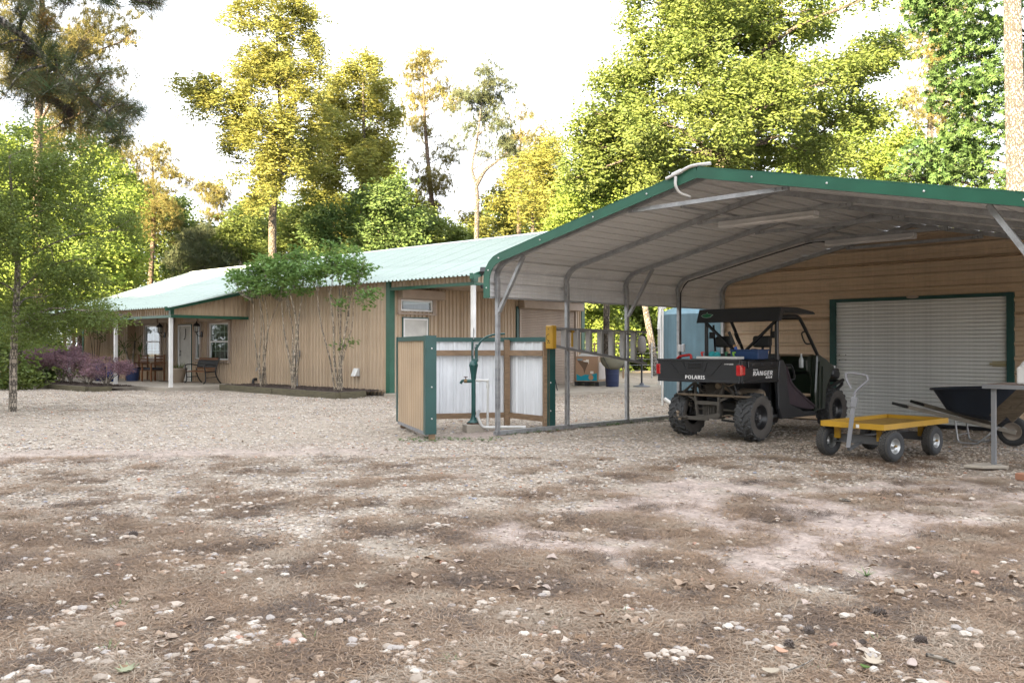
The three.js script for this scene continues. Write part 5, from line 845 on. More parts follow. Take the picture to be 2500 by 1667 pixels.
const barkM = { oak: M({ color: rgb(0.24, 0.20, 0.16), roughness: 0.95, map: barkT, bumpMap: barkB, bumpScale: 0.02 }), pine: M({ color: rgb(0.30, 0.215, 0.16), roughness: 0.95, map: barkT, bumpMap: barkB, bumpScale: 0.03 }), pale: M({ color: rgb(0.40, 0.34, 0.27), roughness: 0.9, map: barkT }), greyPine: M({ color: rgb(0.30, 0.265, 0.24), roughness: 0.95, map: barkT, bumpMap: barkB, bumpScale: 0.04 }) };
let instances = 0;
function crownOf(parent, lobes, o) {                          // lobes: [centre, rx, ry, rz]
  const q = RNG(o.seed * 17 + 3), list = [];
  for (const [c, rx, ry, rz] of lobes) {                        // each lobe is a handful of uneven sprays
    const n = max(6, (o.leaf === 'pine' ? 2.0 : 1.75) * o.dens * (rx * ry + ry * rz + rx * rz) | 0), subs = [], ns = o.subs ?? 15;
    for (let i = 0; i < ns; i++) { const d = V(q() * 2 - 1, q() * 2 - 1, q() * 2 - 1).normalize().multiplyScalar(0.25 + 0.92 * Math.pow(q(), 0.6)), k = (0.19 + 0.25 * q()) * (o.leaf === 'pine' ? 0.9 : 1); subs.push([V(c.x + d.x * rx, c.y + d.y * ry, c.z + d.z * rz), k * rx * 1.15, k * ry * 1.05, k * rz * 1.15, k * k]); }
    const tot = subs.reduce((p, u) => p + u[4], 0);
    for (const [p0, ax, ay, az, w] of subs) {
      const m = n * w / tot | 0;
      for (let i = 0, t = 0; i < m && t < m * 4; t++) {
        const d = V(q() + q() + q() - 1.5, q() + q() + q() - 1.5, q() + q() + q() - 1.5).multiplyScalar(1.05), p = V(p0.x + d.x * ax, p0.y + d.y * ay, p0.z + d.z * az);
        if (n3(p.x * o.freq * 1.6, p.y * o.freq * 2, p.z * o.freq * 1.6) < o.gap + 0.3 * (q() - 0.5)) continue;
        i++; list.push(p);
      }
    }
  }
  const im = new THREE.InstancedMesh(twigs[o.leaf], LM[o.m], list.length), mt = new THREE.Matrix4(), qt = new THREE.Quaternion(), e = new THREE.Euler(), col = new THREE.Color(); instances += list.length;
  const inv = parent.position;
  list.forEach((p, i) => { e.set((q() - 0.5) * 0.9, q() * 6.283, (q() - 0.5) * 0.9); qt.setFromEuler(e); const s = o.size * (0.75 + 0.5 * q()); mt.compose(V(p.x - inv.x, p.y - inv.y, p.z - inv.z), qt, V(s, s, s)); im.setMatrixAt(i, mt); const v = 0.8 + 0.4 * q(), y = (q() - 0.5) * 0.16; col.setRGB(v * (1 + y), v, v * (1 - y)); im.setColorAt(i, col); });
  im.name = 'crown'; im.userData.kind = 'stuff'; parent.add(im); return im;
}
function tree(name, label, z, trunk, radii, lobesPx, o) {      // trunk and lobes given where the photograph shows them, at the tree's own depth
  o = { leaf: 'broad', m: 'green', bark: 'oak', dens: 26, size: 1, freq: 0.9, gap: -0.28, seed: lobesPx.length * 31 + (trunk[0][0] | 0), depth: 0.8, limbs: true, group: 'trees around the house', ...o };
  const q = RNG(o.seed + 99), k = z / FOC, pts = trunk.map(([x, y, dz]) => atDepth(x, y, z + (dz ?? 0)));
  pts[0].y = min(pts[0].y, -0.05); const root = pts[0].clone(); root.y = 0;
  const t = thing(name, label, 'tree', root, 0, o.group);
  const xs = lobesPx.map(l => l[0]), spread = (max(...xs) - min(...xs)) * k / 2;
  const lobes = lobesPx.map(([x, y, r, ry]) => { const rr = r * k, dz = (q() * 2 - 1) * spread * o.depth * sqrt(max(0.1, 1 - ((x - (min(...xs) + max(...xs)) / 2) * k / (spread + 1e-3)) ** 2)); const c = atDepth(x, y, z); c.z += dz; return [c, rr, (ry ?? r * 0.95) * k, rr * 1.05]; });
  const rel = p => p.clone().sub(root);
  radii = radii.map(r => r * 0.66);
  mesh('trunk', [limb(pts.map(rel), radii, 10)], barkM[o.bark], t);
  if (o.limbs) {
    const curve = new THREE.CatmullRomCurve3(pts), br = [];
    for (const [c, rx] of lobes) {
      let best = null; for (let i = 6; i <= 20; i++) { const u = i / 20, p = curve.getPoint(u), dy = c.y - p.y, h = hypot(c.x - p.x, c.z - p.z), s = abs(dy - 0.45 * h) + 0.15 * h; if (!best || s < best[0]) best = [s, p, u]; }
      const p = best[1], u = best[2] * (radii.length - 1), a = min(radii.length - 2, floor(u)), R = lerp(radii[a], radii[a + 1], u - a), mid = p.clone().lerp(c, 0.5).add(V((q() - 0.5) * 0.3, 0.1 * p.distanceTo(c) * (o.bark === 'pine' ? 0.4 : 1), (q() - 0.5) * 0.3));
      const r0 = min(R * 0.45, 0.014 + 0.016 * p.distanceTo(c)); br.push(limb([p, mid, c].map(rel), [r0, r0 * 0.7, r0 * 0.3], 5));
      for (let j = 0; j < 3; j++) { const e = c.clone().add(V((q() * 2 - 1) * rx * 0.8, (q() * 2 - 0.6) * rx * 0.6, (q() * 2 - 1) * rx * 0.8)); br.push(limb([mid.clone().lerp(c, 0.4 + 0.5 * q()), c.clone().lerp(e, 0.5), e].map(rel), [r0 * 0.4, r0 * 0.28, r0 * 0.1], 4)); }
    }
    mesh('limbs', br, barkM[o.bark], t);
  }
  crownOf(t, lobes, o);
  return t;
}
function autoLobes(px, top, bottom, half, seed, n = 12) { const q = RNG(seed), o = []; for (let i = 0; i < n; i++) { const t = (i + 0.5) / n, y = lerp(top, bottom, t), w = half * sqrt(max(0.05, 1 - (2 * clamp(t * 0.9 + 0.02) - 0.95) ** 2)) * 0.8; o.push([px + (q() * 2 - 1) * w, y + half * 0.25, half * (0.42 + 0.2 * q())]); } return o; }

tree('shade_tree', 'slender young tree on bare gravel nearest the camera at the left edge', 17.9, [[30, 1006], [33, 830], [41, 640], [28, 520], [20, 380]], [0.125, 0.1, 0.085, 0.06, 0.03], [[60, 330, 80], [170, 385, 75], [30, 450, 105], [150, 490, 95], [245, 550, 55], [60, 590, 110], [180, 640, 95], [70, 720, 105], [190, 750, 75], [265, 765, 40], [300, 772, 22], [110, 810, 60], [20, 790, 60], [-60, 480, 130], [-70, 680, 130]], { leaf: 'small', dens: 62, size: 1.05, bark: 'pale', freq: 1.3, gap: -0.25 });
tree('broadleaf_tree', 'sunlit yellow green tree behind the slender young tree, left of the house', 38, [[212, 930], [214, 800], [216, 650], [230, 480]], [0.34, 0.28, 0.22, 0.08], [[230, 430, 75], [300, 480, 55], [150, 480, 100], [270, 560, 80], [190, 590, 100], [325, 570, 35], [250, 650, 80], [320, 640, 35], [100, 600, 100], [160, 690, 90], [60, 450, 110], [20, 640, 120], [290, 700, 40]], { leaf: 'broad', m: 'bright', dens: 20, size: 1.45, freq: 0.7 });
tree('pine_tree', 'tall pine with its top out of frame at the far left', 36, [[92, 930], [90, 500], [90, 330], [95, 200], [100, -120]], [0.34, 0.28, 0.26, 0.22, 0.12], [[50, 40, 90], [170, 60, 95], [230, 110, 60], [270, 40, 50], [120, 190, 90], [215, 220, 60], [300, 250, 32], [320, 95, 28], [50, 200, 80], [130, -50, 110], [10, 120, 80], [250, 160, 40]], { leaf: 'pine', m: 'pine', bark: 'pine', dens: 13, size: 1.5, gap: -0.1, freq: 0.6 });
tree('pine_tree', 'thinner pine just right of the far left tall pine', 42, [[195, 930], [196, 600], [196, 380], [190, 230]], [0.24, 0.2, 0.16, 0.05], [[195, 250, 60], [255, 290, 55], [295, 340, 38], [165, 310, 60], [230, 350, 55], [280, 395, 38], [160, 390, 60]], { leaf: 'pine', m: 'pine', bark: 'pine', dens: 12, size: 1.5, gap: -0.08, freq: 0.6 });
tree('pine_tree', 'small sunlit pine rising behind the left end of the house roof', 50, [[362, 920], [366, 690], [373, 560], [370, 380]], [0.3, 0.24, 0.18, 0.05], [[370, 395, 50], [320, 405, 40], [425, 425, 40], [350, 470, 50], [410, 490, 42], [365, 540, 50], [445, 450, 22], [305, 470, 26], [400, 560, 34], [330, 540, 34]], { leaf: 'pine', m: 'pine', bark: 'pine', dens: 11, size: 1.7, gap: -0.08, freq: 0.5 });
tree('tall_hardwood', 'tallest tree of the middle, rising to the top of the frame behind the house', 41, [[665, 920], [664, 640], [668, 480], [690, 400], [682, 260], [672, 60]], [0.36, 0.3, 0.25, 0.2, 0.15, 0.05], [[670, 35, 75], [625, 75, 45], [735, 55, 55], [690, 130, 75], [640, 175, 50], [765, 125, 34], [700, 215, 75], [555, 150, 24], [600, 170, 40], [500, 240, 45], [455, 238, 30], [545, 262, 50], [590, 300, 55], [650, 300, 75], [735, 300, 60], [770, 250, 34], [560, 330, 42], [615, 390, 55], [700, 390, 70], [655, 455, 60], [750, 380, 45]], { leaf: 'narrow', m: 'olive', dens: 24, size: 1.5, freq: 0.7, gap: -0.2 });
tree('broadleaf_tree', 'rounded sunlit tree directly right of the tallest middle tree', 48, [[880, 920], [884, 600], [888, 400], [885, 190]], [0.32, 0.27, 0.2, 0.05], [[880, 150, 42], [835, 205, 55], [925, 210, 48], [875, 265, 65], [800, 245, 40], [945, 290, 32], [820, 320, 60], [905, 340, 55], [780, 380, 60], [860, 410, 75], [930, 400, 45], [770, 440, 50]], { leaf: 'narrow', m: 'olive', dens: 21, size: 1.7, freq: 0.6, gap: -0.22 });
tree('pine_tree', 'leaning sunlit pine with tufted crown behind the middle of the roof', 54, [[1072, 920], [1068, 620], [1055, 500], [1045, 400], [1034, 250], [1032, 150]], [0.32, 0.27, 0.24, 0.2, 0.13, 0.05], [[1030, 150, 36], [1000, 185, 34], [1062, 170, 32], [1012, 235, 42], [1090, 220, 38], [1118, 250, 30], [1032, 300, 36], [1064, 345, 34], [995, 285, 24], [1098, 372, 32], [1040, 425, 45], [1085, 455, 36], [1030, 490, 40]], { leaf: 'pine', m: 'pine', bark: 'pine', dens: 12, size: 1.8, gap: -0.05, freq: 0.45 });
const forked = tree('pine_tree', 'dark forked pine with open branches behind the right of the house roof', 44, [[1162, 920], [1163, 600], [1163, 450], [1152, 415], [1166, 330], [1182, 190]], [0.25, 0.2, 0.17, 0.13, 0.1, 0.04], [[1195, 185, 38], [1228, 208, 28], [1162, 228, 38], [1190, 258, 46], [1130, 255, 26], [1232, 288, 24], [1160, 308, 30], [1118, 328, 26], [1222, 348, 30], [1246, 372, 28], [1188, 368, 24], [1120, 420, 12], [1215, 300, 26]], { leaf: 'pine', m: 'pineDark', bark: 'greyPine', dens: 20, size: 1.5, gap: -0.05, freq: 0.6 });
mesh('fork', [limb([[1163, 450], [1185, 415], [1215, 392], [1262, 352]].map(([x, y]) => atDepth(x, y, 44).sub(forked.position)), [0.15, 0.1, 0.07, 0.03], 7)], barkM.greyPine, forked);
tree('pine_tree', 'short orange lit pine right of the dark forked pine', 52, [[1264, 920], [1266, 640], [1268, 480], [1272, 270]], [0.26, 0.22, 0.17, 0.05], [[1275, 262, 28], [1302, 315, 36], [1252, 325, 28], [1328, 308, 20], [1270, 368, 36], [1295, 400, 38], [1250, 420, 36]], { leaf: 'pine', m: 'pine', bark: 'pine', dens: 12, size: 1.8, gap: -0.05, freq: 0.45 });
tree('broadleaf_tree', 'olive green tree above the left slope of the carport', 42, [[1300, 920], [1302, 700], [1300, 500]], [0.25, 0.2, 0.08], [[1290, 410, 58], [1342, 370, 50], [1258, 470, 58], [1312, 500, 60], [1362, 430, 45], [1350, 500, 50]], { leaf: 'narrow', m: 'olive', dens: 16, size: 1.5, freq: 0.6 });
tree('maple_tree', 'fresh bright green tree directly above the left carport slope', 31, [[1480, 920], [1482, 700], [1490, 480]], [0.2, 0.16, 0.06], [[1430, 420, 58], [1480, 365, 62], [1525, 430, 75], [1440, 495, 58], [1565, 475, 50], [1385, 520, 42], [1500, 325, 38], [1595, 420, 58], [1398, 465, 40], [1500, 500, 60], [1620, 470, 45], [1360, 560, 40]], { leaf: 'broad', m: 'bright', dens: 30, size: 1.25, freq: 0.9, gap: -0.22 });
tree('oak_tree', 'largest spreading oak with forked trunk right behind the carport peak', 28, [[1768, 920], [1770, 420], [1762, 345], [1755, 210], [1725, 140], [1738, 20]], [0.5, 0.42, 0.38, 0.27, 0.2, 0.1], [[1450, 275, 55], [1520, 225, 70], [1495, 315, 70], [1565, 155, 60], [1600, 240, 80], [1620, 115, 70], [1580, 330, 80], [1660, 195, 72], [1690, 55, 85], [1655, 310, 85], [1735, 120, 72], [1800, 60, 90], [1715, 255, 80], [1790, 215, 75], [1850, 130, 85], [1825, 295, 85], [1920, 55, 80], [1885, 215, 85], [1950, 160, 62], [1935, 290, 85], [1985, 235, 70], [2025, 25, 50], [2062, 55, 32], [2005, 335, 78], [2085, 195, 52], [2140, 145, 58], [2185, 112, 40], [2100, 255, 72], [1865, 365, 68], [2050, 340, 65], [1450, 355, 60], [1645, 395, 60], [1420, 420, 45], [1520, 395, 60], [1590, 410, 55], [1700, 340, 70], [1780, 380, 60], [1700, -70, 130], [1850, -70, 130], [1600, -20, 70], [1560, 20, 30]], { leaf: 'broad', m: 'green', dens: 38, size: 1.15, freq: 0.8, gap: -0.22, depth: 0.6 });
tree('broadleaf_tree', 'yellow green sunlit tree beyond the right side of the big oak', 44, [[2140, 920], [2140, 600], [2140, 400]], [0.3, 0.24, 0.08], [[2080, 330, 60], [2150, 375, 72], [2220, 400, 52], [2050, 395, 62], [2130, 300, 45], [2000, 420, 50], [2200, 340, 40], [2100, 430, 60], [1950, 400, 50]], { leaf: 'broad', m: 'bright', dens: 14, size: 1.6, freq: 0.6 });
tree('pine_tree', 'hazy pine between the big oak and the star leaved tree', 42, [[2268, 920], [2272, 400], [2278, 200], [2288, -80]], [0.3, 0.25, 0.2, 0.08], [[2255, 50, 50], [2302, 125, 52], [2245, 175, 50], [2312, 215, 52], [2268, 275, 55], [2325, 300, 42], [2225, 240, 42], [2285, -20, 70], [2345, 60, 40], [2215, 100, 34]], { leaf: 'pine', m: 'pine', bark: 'greyPine', dens: 12, size: 1.6, gap: -0.05, freq: 0.55 });
tree('sweetgum_tree', 'leafy green tree with star shaped leaves at the right edge above the carport', 24, [[2640, 960], [2620, 600], [2600, 300], [2560, 0]], [0.25, 0.2, 0.16, 0.08], [[2300, 20, 62], [2375, 55, 75], [2355, 140, 75], [2415, 205, 72], [2385, 290, 70], [2335, 355, 60], [2250, 395, 45], [2395, 400, 78], [2430, 330, 40], [2305, 430, 50], [2205, 425, 36], [2425, 445, 36], [2560, 120, 60], [2262, 15, 45], [2570, 350, 60], [2320, 235, 38]], { leaf: 'star', m: 'gum', dens: 44, size: 0.95, freq: 1.1, gap: -0.2, depth: 0.35 });
tree('pine_tree', 'thick bare pine trunk with flaky grey bark at the right edge', 20.6, [[2492, 980], [2484, 460], [2476, 0], [2470, -420]], [0.38, 0.33, 0.29, 0.2], [[2470, -520, 150], [2400, -420, 120], [2560, -430, 120]], { leaf: 'pine', m: 'pine', bark: 'greyPine', dens: 10, size: 1.5 });
tree('leaning_tree', 'pale bare trunk leaning left behind the house, seen under the carport', 40, [[1602, 918], [1590, 830], [1574, 740], [1560, 640]], [0.28, 0.24, 0.2, 0.1], [[1560, 600, 60], [1520, 560, 50], [1610, 580, 50]], { leaf: 'broad', bark: 'greyPine', dens: 14, size: 1.5 });
// lower trees in a row behind the house
for (const [px, top, half, z, leaf, m, label] of [
  [500, 560, 70, 46, 'pine', 'pineDark', 'bushy blue green pine behind the left part of the roof'], [430, 480, 45, 52, 'broad', 'deep', 'dark small tree behind the sunlit small pine'], [590, 520, 75, 47, 'narrow', 'green', 'low leafy tree left of the tallest middle trunk'], [735, 500, 80, 48, 'narrow', 'green', 'low leafy tree right of the tallest middle trunk'], [540, 430, 60, 56, 'pine', 'pine', 'sparse pine left of the tallest middle tree'], [835, 480, 75, 45, 'broad', 'deep', 'dark green low tree behind the myrtle bushes'], [925, 450, 85, 44, 'broad', 'deep', 'dense dark green tree behind the roof ridge'], [1010, 500, 80, 46, 'broad', 'green', 'green low tree behind the roof ridge, left of the leaning pine'], [1105, 540, 75, 48, 'broad', 'green', 'green low tree between the leaning pine and the forked pine'], [1200, 540, 70, 50, 'narrow', 'olive', 'olive low tree right of the forked pine trunk'], [880, 300, 70, 58, 'broad', 'bright', 'far sunlit tree behind the rounded tree'],
  [470, 540, 60, 54, 'broad', 'green', 'far green tree left of the bushy blue green pine'], [655, 540, 70, 52, 'broad', 'green', 'far green tree hidden behind the tallest middle trunk'], [790, 430, 75, 53, 'broad', 'olive', 'far olive tree between the tallest tree and the rounded tree'], [970, 400, 60, 56, 'broad', 'bright', 'far yellow green tree left of the leaning pine'], [1140, 500, 50, 58, 'pine', 'pine', 'far small pine behind the forked pine trunk'], [1240, 430, 60, 56, 'broad', 'olive', 'far olive tree behind the orange lit pine'], [300, 420, 60, 54, 'broad', 'bright', 'far sunlit tree left of the small sunlit pine'], [40, 330, 110, 46, 'broad', 'bright', 'large sunlit tree behind the far left pines'], [1330, 330, 60, 54, 'broad', 'green', 'far green tree rising left of the bright green tree'],
  [1400, 540, 80, 45, 'broad', 'green', 'green low tree behind the left carport slope'], [1450, 640, 80, 47, 'broad', 'bright', 'woodland tree seen under the carport, left of the leaning trunk'], [1540, 640, 70, 52, 'broad', 'green', 'woodland tree seen under the carport behind the ladder'], [1640, 640, 70, 50, 'broad', 'bright', 'woodland tree seen under the carport, right of the leaning trunk'],
]) tree('understory_tree', label, z, [[px, 930], [px + 4, 750], [px - 3, top + half]], [0.11, 0.09, 0.04], autoLobes(px, top, top > 600 ? 890 : 700, half, px, top > 600 ? 18 : 9), { leaf, m, dens: leaf === 'pine' ? 16 : 21, size: 1.7, freq: 0.6, gap: -0.38, bark: 'oak', group: 'lower trees behind the house' });
// bushes at the far left
for (const [px, top, half, z, m, label] of [[20, 800, 75, 27, 'green', 'dark green bush at the left edge behind the slender tree'], [95, 815, 60, 31, 'deep', 'dark bush left of the purple shrubs'], [150, 850, 45, 35, 'green', 'low green bush behind the left end of the purple shrubs'], [60, 700, 80, 36, 'green', 'tall dark bush between the slender tree and the posts'], [-40, 760, 90, 30, 'deep', 'dark bush cut by the left edge of the picture']]) {
  const lobes = autoLobes(px, top, 930, half, px + 77, 9); const root = atDepth(px, 960, z); root.y = 0; const t = thing('bush', label, 'bush', root, 0, 'bushes at the far left'), q = RNG(px + 500), br = [];
  for (let i = 0; i < 9; i++) br.push(limb([[0, -0.02, 0], [(q() - 0.5) * 0.6, 0.5, (q() - 0.5) * 0.6], [(q() - 0.5) * 1.6, 1.2 + q(), (q() - 0.5) * 1.4]], [0.03, 0.02, 0.008], 4));
  mesh('stems', br, barkM.oak, t); crownOf(t, lobes.map(([x, y, r]) => { const c = atDepth(x, y, z), k = z / FOC; c.z += (q() - 0.5) * 1.2; return [c, r * k, r * 0.8 * k, r * k]; }), { leaf: 'broad', m, dens: 24, size: 1.2, freq: 0.9, gap: -0.35, seed: px + 900 });
}
// ---------------------------------------------------------------- woods: what nobody could count
function woods(name, label, spots, m, leaf, size, trunkR) {
  const g = new THREE.Group(); g.name = numbered(name); scene.add(g); tag(g, label, 'wood', null, 'stuff'); const q = RNG(spots.length * 7 + 1), tr = [], list = [];
  for (const [x, d, h, w, low] of spots) {
    tr.push(limb([[x, -0.1, -d], [x + 0.2, h * 0.5, -d], [x, h * 0.92, -d]], [trunkR, trunkR * 0.7, trunkR * 0.15], 6));
    const n = w * h * 17 | 0; for (let i = 0; i < n; i++) { const t = low + (1 - low) * q(), r = w * sqrt(max(0.03, 1 - ((t - low) / (1 - low) * 1.7 - 0.7) ** 2)) * Math.pow(q(), 0.4), a = q() * 6.283, p = V(x + cos(a) * r, t * h, -d + sin(a) * r); if (n3(p.x * 0.5, p.y * 0.6, p.z * 0.5) < -0.3) continue; list.push(p); }
  }
  mesh('trunks', tr, barkM.pine, g).userData.kind = 'stuff';
  const im = new THREE.InstancedMesh(twigs[leaf], LM[m], list.length), mt = new THREE.Matrix4(), qt = new THREE.Quaternion(), e = new THREE.Euler(), col = new THREE.Color(); instances += list.length;
  list.forEach((p, i) => { e.set((q() - 0.5) * 0.9, q() * 6.283, (q() - 0.5) * 0.9); qt.setFromEuler(e); const s = size * (0.75 + 0.5 * q()); mt.compose(p, qt, V(s, s, s)); im.setMatrixAt(i, mt); const v = 0.75 + 0.5 * q(); col.setRGB(v, v, v); im.setColorAt(i, col); });
  im.name = 'foliage'; im.userData.kind = 'stuff'; g.add(im); return g;
}
{
  const q = RNG(321), far = []; for (let i = 0; i < 46; i++) { const az = -40 + 84 * (i + q() * 0.8) / 46, d = 60 + 14 * q(), h = 10 + 4 * q() + (az > 2 ? 2 : 0) - (abs(az + 3) < 2 ? 2.5 : 0); far.push([Math.tan(az * D) * d, d, h, 2.8 + q() * 1.2, 0.0]); }
  woods('distant_wood', 'continuous dark wood closing the view behind the house', far, 'green', 'broad', 2.5, 0.14);
  const sv = [sin(SUN_AZ), cos(SUN_AZ)], ev = [-sv[1] * -1, sv[0] * -1], left = [];      // towards the sun, and across its rays (x, metres ahead)
  for (let r = 0; r < 3; r++) for (let k = -8; k <= 44; k += 2.8) { const sg = 18 + r * 4.5 + q() * 2, ee = k + q() * 1.5 + r, h = (ee < 27 ? 16.5 : 12.6) + 2 * q() + r * 1.2; left.push([sv[0] * sg + ev[0] * ee, sv[1] * sg + ev[1] * ee, h, 2.8 + q(), 0.06]); }
  woods('roadside_wood', 'tall dense wood behind the camera that shades the yard', left, 'green', 'broad', 3.4, 0.3);
}
// ---------------------------------------------------------------- overhanging pine branch of a tree standing just left of the camera
{
  const Z = 6.6, root = V(-5.6, 0, -5.4), t = thing('pine_tree', 'near pine whose dark drooping branch with cones hangs into the upper left corner', 'tree', root, 0, 'trees around the house');
  mesh('trunk', [limb([[0, -0.1, 0], [0.05, 3, 0], [0, 9, 0]], [0.2, 0.17, 0.12], 10)], barkM.greyPine, t);
  const A = (x, y, dz = 0) => atDepth(x, y, Z + dz).sub(root), q = RNG(808), br = [], tips = [];
  const main = [[-900, -330, -0.6], [-420, -230, -0.3], [-60, 10], [70, 100], [150, 190], [230, 250], [300, 320]].map(p => A(...p)); br.push(limb(main, [0.07, 0.055, 0.034, 0.026, 0.018, 0.012, 0.006], 7));
  const main2 = [[-420, -230, -0.3], [-150, -120, 0.2], [60, -60, 0.3], [250, -20, 0.2], [360, 5, 0.1]].map(p => A(...p)); br.push(limb(main2, [0.045, 0.035, 0.025, 0.015, 0.006], 6));
  const c1 = new THREE.CatmullRomCurve3(main), c2 = new THREE.CatmullRomCurve3(main2);
  const sub = (c, u, to) => { const p = c.getPoint(u), m = p.clone().lerp(to, 0.5).add(V((q() - 0.5) * 0.08, 0.03, (q() - 0.5) * 0.1)); br.push(limb([p, m, to], [0.013, 0.009, 0.004], 5)); for (let i = 0; i <= 4; i++) tips.push([p.clone().lerp(to, 0.35 + 0.65 * i / 4).add(V((q() - 0.5) * 0.05, (q() - 0.5) * 0.05, (q() - 0.5) * 0.08)), to.clone().sub(p).normalize()]); return to; };
  for (const [u, x, y, dz] of [[0.5, 20, 190, 0.1], [0.54, 110, 60, -0.2], [0.58, 30, 130, 0.3], [0.62, 60, 250, 0.0], [0.66, 190, 110, 0.2], [0.7, 100, 230, -0.25], [0.72, 210, 160, 0.3], [0.76, 150, 290, 0.1], [0.8, 250, 180, -0.2], [0.84, 270, 215, 0.25], [0.86, 210, 300, 0.1], [0.9, 315, 255, 0.1], [0.93, 260, 320, -0.15], [0.97, 330, 270, 0.1], [1, 290, 335, 0], [0.48, -20, 60, 0.3], [0.46, 40, 20, -0.2], [0.6, 10, 230, -0.3], [0.68, 80, 180, 0.35], [0.78, 180, 230, -0.3], [0.52, -10, 110, -0.1], [0.64, 130, 130, -0.1], [0.74, 120, 200, 0.0], [0.82, 200, 250, 0.3], [0.7, 40, 210, 0.2]]) sub(c1, u, A(x, y, dz));
  for (const [u, x, y, dz] of [[0.6, 150, 5, 0.2], [0.75, 260, 5, 0.1], [0.88, 340, -10, 0.3], [1, 375, 0, 0.1], [0.5, 60, 5, 0.2], [0.66, 200, -30, 0]]) sub(c2, u, A(x, y, dz));
  mesh('branches', br, barkM.greyPine, t);
  const im = new THREE.InstancedMesh(twigs.longpine, leafM(0.085, 0.10, 0.05, 0.2), tips.length * 2), mt = new THREE.Matrix4(), qt = new THREE.Quaternion(), col = new THREE.Color();
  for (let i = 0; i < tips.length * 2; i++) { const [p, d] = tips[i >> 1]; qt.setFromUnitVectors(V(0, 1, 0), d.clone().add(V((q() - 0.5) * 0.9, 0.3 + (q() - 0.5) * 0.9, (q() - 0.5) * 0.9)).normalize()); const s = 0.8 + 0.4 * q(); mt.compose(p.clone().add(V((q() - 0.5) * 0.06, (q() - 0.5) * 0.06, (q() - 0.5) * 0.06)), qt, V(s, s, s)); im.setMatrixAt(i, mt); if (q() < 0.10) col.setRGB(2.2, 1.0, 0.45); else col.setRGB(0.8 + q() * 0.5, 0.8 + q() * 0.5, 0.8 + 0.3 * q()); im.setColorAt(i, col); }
  im.name = 'needles'; im.userData.kind = 'stuff'; t.add(im);
  const cs = (() => { const l = []; for (let k = 0; k < 7; k++) for (let i = 0; i < 8; i++) { const a = (i + k * 0.5) / 8 * 2 * PI, tt = k / 6, R = 0.02 + 0.02 * sin(PI * (0.15 + 0.75 * tt)); l.push(new THREE.ConeGeometry(0.01, 0.026, 4).rotateX(1.1 + 0.3 * tt).translate(0, -0.04 + tt * 0.08, R).rotateY(a)); } l.push(new THREE.SphereGeometry(0.024, 8, 6).scale(1, 1.7, 1)); return ready(join(l)); })();
  for (const [x, y] of [[66, 118], [113, 235], [138, 250], [163, 268]]) { const m = mesh('cone', cs, M({ color: rgb(0.045, 0.034, 0.028), roughness: 0.9 }), t); m.position.copy(A(x, y)); m.rotation.set(q(), q() * 3, q()); m.scale.setScalar(0.9); }
}
// ---------------------------------------------------------------- crape myrtles in the bed before the long wall
const inHouse = (x, y, z) => HOUSE.at(x, y, z);
function myrtle(x, z, stems, lobes, label, extra) {
  stems = stems.map(([a, b, c]) => [a, b * 1.16, c]); lobes = lobes.map(([a, b, c]) => [a, b * 1.18, c]);
  const root = inHouse(x, 0.1, z), t = thing('crape_myrtle', label, 'tree', root, HOUSE.turn, 'crape myrtles against the front wall'), q = RNG(x * -100 | 0), pale = M({ color: rgb(0.52, 0.43, 0.32), roughness: 0.85, map: barkT });
  stems = stems.map(([a, b, c]) => [a, b, c * 1.35]); const st = []; stems.forEach((s, i) => { const base = [s[0] * 0.12 + (q() - 0.5) * 0.1, -0.05, (q() - 0.5) * 0.14]; mesh('stem', [limb([base, [s[0] * 0.35, s[1] * 0.3, (q() - 0.5) * 0.12], [s[0] * 0.7, s[1] * 0.66, (q() - 0.5) * 0.2], [s[0], s[1], (q() - 0.5) * 0.4]], [s[2], s[2] * 0.8, s[2] * 0.6, s[2] * 0.35], 7)], pale, t); st.push(s); });
  const tw = []; for (const [lx, ly, r] of lobes) for (let i = 0; i < 5; i++) { const s = stems.reduce((a, b) => abs(b[0] - lx) < abs(a[0] - lx) ? b : a); tw.push(limb([[s[0], s[1], 0], [lerp(s[0], lx, 0.6), lerp(s[1], ly, 0.5), (q() - 0.5) * r], [lx + (q() - 0.5) * r * 1.6, ly + (q() - 0.2) * r, (q() - 0.5) * r * 1.5]], [0.012, 0.008, 0.003], 4)); }
  mesh('twigs', tw, pale, t).userData.kind = 'stuff';
  const wl = lobes.map(([lx, ly, r]) => { const c = V(lx, ly, (q() - 0.5) * 0.5); return [c, r, r * 0.7, r * 0.85]; });
  const g = { position: V(0, 0, 0), add: o => t.add(o) };
  crownOf(g, wl, { leaf: 'myrtle', m: 'myrtle', dens: 74, size: 1.35, freq: 2.2, gap: -0.1, seed: (x * -37 | 0) + 7 });
}
myrtle(-4.7, 0.95, [[-0.55, 2.25, 0.022], [-0.3, 2.3, 0.024], [0.0, 2.4, 0.026], [0.35, 2.35, 0.025], [0.6, 2.2, 0.018]], [[-1.5, 2.75, 0.3], [-1.1, 2.85, 0.38], [-0.6, 3.0, 0.42], [-0.1, 3.05, 0.42], [-0.9, 2.55, 0.3], [-0.3, 2.6, 0.38], [0.3, 2.75, 0.4], [-1.75, 2.95, 0.2], [0.2, 3.2, 0.25], [-0.55, 2.15, 0.12], [0.0, 2.1, 0.1], [-1.15, 3.25, 0.16]], 'leftmost crape myrtle with leaning thin stems beside the porch');
